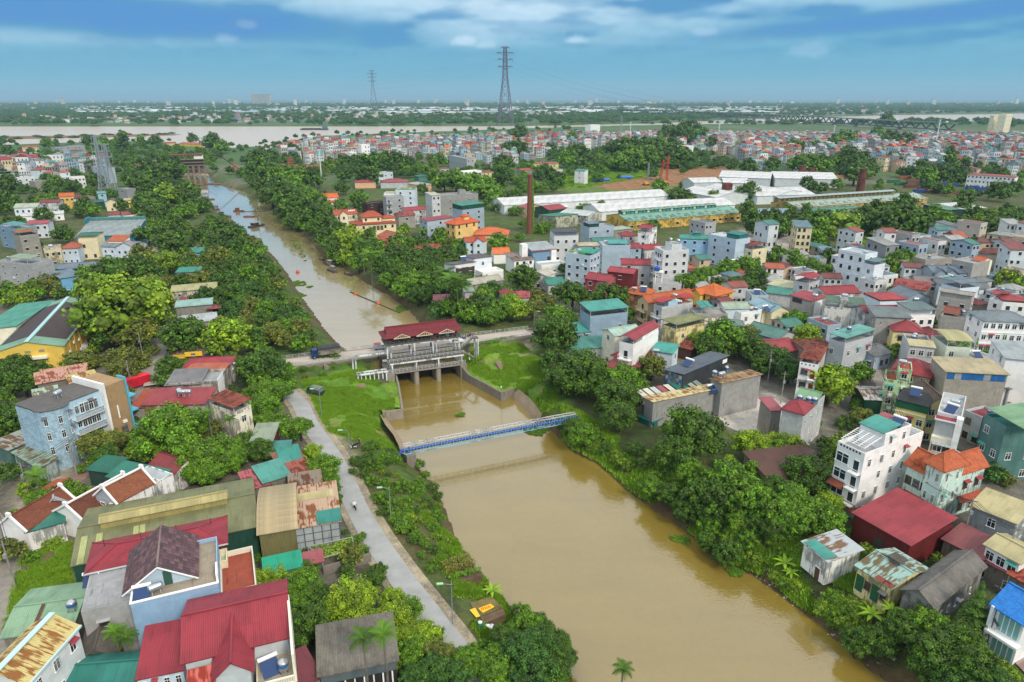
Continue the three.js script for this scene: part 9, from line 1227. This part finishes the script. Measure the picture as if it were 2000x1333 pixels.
{const p=at(955,1233,-0.6),G=thing('white_bag','torn white plastic bag on the garden path','bag',[p.x,height(p.x,p.z) + 0.05,p.z]);reseed(2);const L=new Leaves();for (let i=0;i<30;i++) L.leaf(rr(-0.5,0.5),rr(0.05,0.3),rr(-0.4,0.4),rr(-0.4,0.4),0.9,rr(-0.4,0.4),rr(0.3,0.6),{r:0.85,g:0.86,b:0.86});const m=new THREE.MeshStandardMaterial({vertexColors:true});part('film',L.build(),m,G);const q=at(938,1232,-0.5),B=thing('garden_bin','small teal barrel on the garden path','barrel',[q.x,height(q.x,q.z),q.z]);part('body',smoothLathe([[0,0],[0.3,0],[0.34,0.5],[0.3,0.9],[0,0.9]]),M('#1f6f78',null),B);part('lid',smoothLathe([[0.31,0.9],[0.31,0.96],[0,1]]),M('#cfd6d8',null),B);}
{const P=list('604,1092 690,1074 694,1096 632,1116',0),G=thing('vine_trellis','pipe-framed vine trellis in the walled garden','trellis'),m=M('#b0b4b4',null,{rough:0.5});P.forEach(([x,z])=>part('post',new GB().bar([x,0,z],[x,2.4,z],0.1),m,G));for (let i=0;i<4;i++) {const a=P[i],b=P[(i + 1) % 4];part('rail',new GB().bar([a[0],2.4,a[1]],[b[0],2.4,b[1]],0.08),m,G);} reseed(8);const L=new Leaves();for (let i=0;i<520;i++) {const u=rnd(),v=rnd(),x=mixn(mixn(P[0][0],P[1][0],u),mixn(P[3][0],P[2][0],u),v),z=mixn(mixn(P[0][1],P[1][1],u),mixn(P[3][1],P[2][1],u),v);L.leaf(x,2.3 + rr(-0.3,0.2),z,rr(-0.4,0.4),0.9,rr(-0.4,0.4),rr(0.25,0.5),toneOf(rr(0.7,1.3),0.5));} part('vine',L.build(),leafBase[5],G);}
wallStrip('garden_wall','grey slab wall between garden and orchard',[...list('632,1124 690,1108 725,1098',0)],-0.2,1.6,0.25,slabM('#8f8a82'));
wallStrip('yard_wall','low brick wall along the concrete lane',[...list('0,1085 20,1075 45,1092',0)],-0.2,1.8,0.3,slabM('#a58a7c'));
// container yard, trucks, tanks and rigs beyond the warehouses
reseed(21);const cn={'#7a4034':'rust-brown','#2f7a52':'green','#2a4f9a':'blue','#8a5a42':'brown','#a5683f':'orange-brown'};
[[945,752,'#2f7a52',0],[1000,770,'#2f7a52',0],[1075,790,'#7a4034',0],[1090,775,'#8a5a42',1],[1180,800,'#8a5a42',0],[1185,772,'#2a4f9a',1],[1250,835,'#7a4034',0],[1330,835,'#7a4034',0],[1400,840,'#8a5a42',0],[1450,830,'#2f7a52',0],[1300,800,'#2a4f9a',1],[1400,785,'#2a4f9a',0],[1560,800,'#2a4f9a',0],[1640,812,'#2a4f9a',0],[1150,830,'#2a4f9a',0],[1030,745,'#a5683f',1]].forEach(([zx,zy,c,up],i)=>{const p=at(1500 + zx / 4,170 + zy / 4,0),G=thing('shipping_container',`${cn[c]} shipping container, ${['nearest the rusty stack', 'end of the green pair', 'in front of the stack', 'on top of the pile', 'beside the brown pile', 'topmost with blue tarpaulin', 'in the front row', 'middle of the front row', 'third in the front row', 'end of the front row', 'raised on the front row', 'behind the front row', 'nearest the white school', 'below the white school', 'before the front row', 'topmost of the back pile'][i]}`,'container',[p.x,up*2.7,p.z],0.25,'containers in the yard');part('body',new GB().box(0,12,0,2.6,-2.4,0),M(c,'metal',{bump:'ribs',bs:0.06}),G);part('door',new GB().box(-0.06,0,0.1,2.5,-2.3,-0.1),M(c,null),G);});
[[540,1130,'#dfe3e4','#2f6f5c','green canopied truck at the back of the truck yard'],[575,1140,'#cfd4d6','#3f5f5a','dark canvas truck beside the canopied one'],[560,1155,'#e6e8e8','#8f9496','white-cabbed flat truck in the truck yard']].forEach(([zx,zy,c,t,l],i)=>{const p=at(1500 + (zx - 480) / 4*1.2,170 + zy / 4 + i*2,0);truck(l,new THREE.Vector3(p.x,0.05,p.z),Math.PI + 0.4,1,c,'#8d8f90',t,{L:8});});
[[1175,352,'blue steel tank lying at the front of the building plot'],[1221,347,'second blue steel tank on the building plot']].forEach(([x,y,l])=>{const p=at(x,y,1.5),G=thing('storage_tank',l,'tank',[p.x,1.6,p.z],0.1);part('shell',new GB().cyl([-7,0,0],[7,0,0],1.7,1.7,18),M('#1f62b8',null,{rough:0.4}),G);part('cradle',new GB().box(-5,-4,-1.6,-1,-1.2,1.2).box(4,5,-1.6,-1,-1.2,1.2),darkM,G);});
[[1299,360,310,'upright red piling rig on the building plot'],[1285,360,318,'leaning red piling rig beside the upright one'],[1262,362,322,'grey piling rig at the left of the plot']].forEach(([px,py,ty,l],i)=>{const p=at(px,py,0),H=(py - ty) / FOC*Math.hypot(p.x,p.z)*1.03,G=thing('piling_rig',l,'piling rig',[p.x,0,p.z],0.4),m=M(i===2?'#8a8a92':'#c23a3a',null);part('tracks',new GB().box(-2.5,2.5,0,1,-2,2),darkM,G);part('cab',new GB().box(-2,1.4,1,3,-1.5,1.5),M('#d0a030',null),G);const x2=i===1?3:0;for (const [a,b] of [[-0.5,-0.5],[0.5,-0.5],[0.5,0.5],[-0.5,0.5]]) part('mast_leg',new GB().bar([1.5 + a,1,b],[1.5 + a + x2,H,b],0.3),m,G);});
{const a=at(475,337,3),b=at(412,272,46),G=thing('crawler_crane','crane with long dark boom and red foot by the old sluice','crane');b.set(a.x - 46,40,a.z + 4);part('boom',new GB().bar([a.x,3,a.z],[a.x - 10,11,a.z + 1],1.2),M('#b02c34',null),G);part('boom_tip',new GB().bar([a.x - 10,11,a.z + 1],[b.x,b.y,b.z],0.8),M('#3a3c42',null),G);part('cab',new GB().box(a.x - 2,a.x + 4,0,3.5,a.z - 2,a.z + 2),M('#7a3a34',null),G);}
{const p=at(1418,390,0),G=thing('rusty_water_tank','rusty box tank on legs beside the white stores','tank',[p.x,0,p.z]);part('tank',new GB().box(-3,3,6,12,-3,3),M('#6a3a2c','rust'),G);for (const [x,z] of [[-2.6,-2.6],[2.6,-2.6],[2.6,2.6],[-2.6,2.6]]) part('leg',new GB().bar([x,0,z],[x,6,z],0.5),M('#5a4438',null),G);}
[[1564,357,14,'rust-brown stack beside the white store'],[1582,357,12,'second rust-brown stack beside the first'],[1680,374,17,'thick rusty stack behind the ochre factory']].forEach(([x,y,H,l])=>{const p=at(x,y,0),G=thing('rusty_stack',l,'stack',[p.x,0,p.z]);part('shaft',new GB().cyl([0,0,0],[0,H,0],3.2,2.6,10),M('#6a3c2c','rust'),G);part('rim',new GB().cyl([0,H,0],[0,H + 0.6,0],2.9,2.9,10),M('#5a3226','rust'),G);});
{const p=at(508,205,0);[[-0.5,'slab apartment tower farthest to the left on the horizon'],[0.15,'middle slab of the horizon apartment towers'],[0.8,'slab of the horizon apartment towers nearest the pylon']].forEach(([k,l])=>{const G=thing('apartment_tower',l,'tower block',[p.x + k*110,0,p.z]);part('wall',new GB().box(-34,34,0,112,-20,20),wallM('#c9b9a0'),G);part('roof',new GB().box(-36,36,112,116,-22,22),wallM('#a59a8a'),G);for (let i=0;i<5;i++) part('window_strip',new GB().box(-30 + i*13,-23 + i*13,4,108,20.02,20.6),M('#7d8894',null),G);});}
for (const [s,h] of [['1780,1040 1960,1060 2060,1240 1960,1300',0]]) {const P=list('1945,1258 1962,1248 2040,1310 2015,1330',h),G=thing('paved_terrace','pink paved terrace beside the blue-roofed villa','terrace');const n=8,tm=[M('#b79a94','concrete'),M('#a58a86','concrete'),M('#c3aaa2','concrete')];for (let i=0;i<n;i++) for (let j=0;j<n;j++) {const q=(u,v)=>[mixn(mixn(P[0][0],P[1][0],u),mixn(P[3][0],P[2][0],u),v),0.16,mixn(mixn(P[0][1],P[1][1],u),mixn(P[3][1],P[2][1],u),v)],e=0.04 / n*n*0.06;const a=q(i / n + e / 3,j / n + e / 3),b=q((i + 1) / n - e / 3,j / n + e / 3),c=q((i + 1) / n - e / 3,(j + 1) / n - e / 3),d=q(i / n + e / 3,(j + 1) / n - e / 3);part('tile',new GB().quad(d,c,b,a),tm[(i*3 + j*5) % 3],G);}}
// utility poles with their wires
function poleRow(pts,where) {const P=pts.map(([x,y])=>at(x,y,0));P.forEach((p,i)=>{const G=thing('utility_pole',`concrete utility pole ${where}, ${['first', 'second', 'third', 'fourth', 'fifth', 'sixth'][i]} from the near end`,'utility pole',[p.x,0,p.z],0,'utility poles along the lanes');part('pole',new GB().cyl([0,0,0],[0,8.5,0],0.16,0.1,8),slabM('#a8a39a'),G);part('cross_arm',new GB().bar([-0.9,7.9,0],[0.9,7.9,0],0.1),M('#6a6660',null),G);part('box',new GB().box(-0.25,0.25,5.6,6.3,0.1,0.4),M('#8d9296',null),G);if (i) {const W=thing('overhead_wire',`sagging black wires ${where}, ${['', 'first', 'second', 'third', 'fourth', 'fifth'][i]} span`,'wires'),q=P[i - 1];for (const o of [-0.8,-0.2,0.4,0.8]) {const a=new THREE.Vector3(q.x + o,7.9,q.z),b=new THREE.Vector3(p.x + o,7.9,p.z),m=a.clone().lerp(b,0.5);m.y -=0.9 + o*0.3;part('wire',new THREE.TubeGeometry(new THREE.QuadraticBezierCurve3(a,m,b),10,0.035,4),darkM,W);}}});}
poleRow([[1745,880],[1722,800],[1700,745],[1690,690],[1660,640]],'in the alley of the right slope');poleRow([[262,820],[258,765],[280,705],[292,655],[288,590]],'beside the street');poleRow([[1525,790],[1500,745],[1440,700],[1340,660]],'behind the concrete sheds');poleRow([[30,1150],[5,1060],[60,985],[150,930]],'in the bottom-left village');poleRow([[1960,1120],[1880,1060],[1800,1020]],'near the maroon shed');
const lotPoly=list('1385,818 1480,775 1555,792 1530,840 1450,850',0);
const restTrees=plantTrees();
restTrees.forEach((t,i)=>addWood(t.form==='s'?'s':t.form==='t'?'t':'r',t.tone,t.p.x,t.hc,t.p.z,t.r*1.05,i));
const fill=(poly,n,r0,r1,tones,seed,form='r')=>{reseed(seed);const P=list(poly,0),xs=P.map((p)=>p[0]),zs=P.map((p)=>p[1]);let k=0,guard=0;while (k<n&&guard++<n*12) {const x=rr(Math.min(...xs),Math.max(...xs)),z=rr(Math.min(...zs),Math.max(...zs));if (!inPoly(P,x,z)||!offRoofs(x,z)||sdist(canalPoly,x,z)<(z<-175&&z>-640?9:2.5)||inPoly(lotPoly,x,z)||segDist(lanePts,x,z)<4.6) continue;const r=rr(r0,r1);addWood(form,pick(tones),x,height(x,z) + r*(form==='s'?0.35:0.95),z,r,rr(0,6));k++;}};
fill('470,420 560,440 640,500 760,590 900,640 1000,640 960,560 840,490 700,480 640,430 520,380',150,2.5,4.5,[0,0,1,4],11);
fill('560,560 520,480 440,430 330,480 330,560 420,640 480,690 600,690 640,650',170,2,4,[0,3,1,4],12);
fill('300,470 420,420 390,380 360,350 300,360 290,420',60,3,5,[0,0,1],13);
fill('470,330 560,330 640,400 660,450 560,430 480,390',90,3,5.5,[0,1],14);
fill('540,330 900,300 960,330 980,400 840,370 700,350 560,350',110,3,5.5,[0,1,3],15);
fill('960,350 1120,330 1180,300 1480,320 1400,330 1240,335 1130,370 980,420',80,3,6,[0,1,4],16);
fill('1500,420 1700,380 1900,420 2000,430 2000,520 1840,520 1700,470 1560,470',160,2,4.5,[0,1,5],17);
fill('1560,330 1700,350 1900,330 2000,340 2000,400 1700,380',30,3,5,[0,1],18);
fill('0,300 200,280 420,300 360,340 200,420 120,450 0,440',120,2.5,4.5,[0,1],19);
fill('180,300 340,300 420,300 420,330 260,350',80,3,5,[0,1],20);
fill('1090,790 1290,900 1480,1000 1560,1060 1480,1110 1330,1010 1200,930 1100,860',60,1,2.2,[1,5,0],21,'s');
fill('1480,1090 1660,1080 1700,1180 1660,1240 1560,1170',70,0.8,1.8,[1,5,2],22,'s');
fill('680,890 860,960 880,1060 860,1090 800,1060 720,960',60,0.6,1.2,[1,0,5],23,'s');
fill('580,700 660,690 660,740 590,740',10,0.8,1.4,[1,0],24,'s');
fill('630,610 560,520 600,560 690,660 660,680',30,0.9,1.8,[5,1],25,'s');
fill('720,850 790,880 780,910 700,900',14,0.8,1.5,[1,0],26,'s');
fill('1250,560 1560,500 2080,480 2080,1000 1760,790 1640,720 1250,640',55,1.2,2.6,[1,0,3,5],31);
fill('0,600 330,640 560,760 640,880 720,1080 860,1300 0,1330',120,1,2.3,[1,0,5,3],32);
fill('1560,820 1900,1000 2000,1200 1800,1100 1640,1000',40,1,2,[1,0,5],33);
for (const [k,l] of woods) instanced('woodland',crownOf(k[0],k[0]==='s'?1:2,0),leafBase[+k[1]],l,'merging crowns of the woods along the canal and fields');
renderer.render(scene,camera);
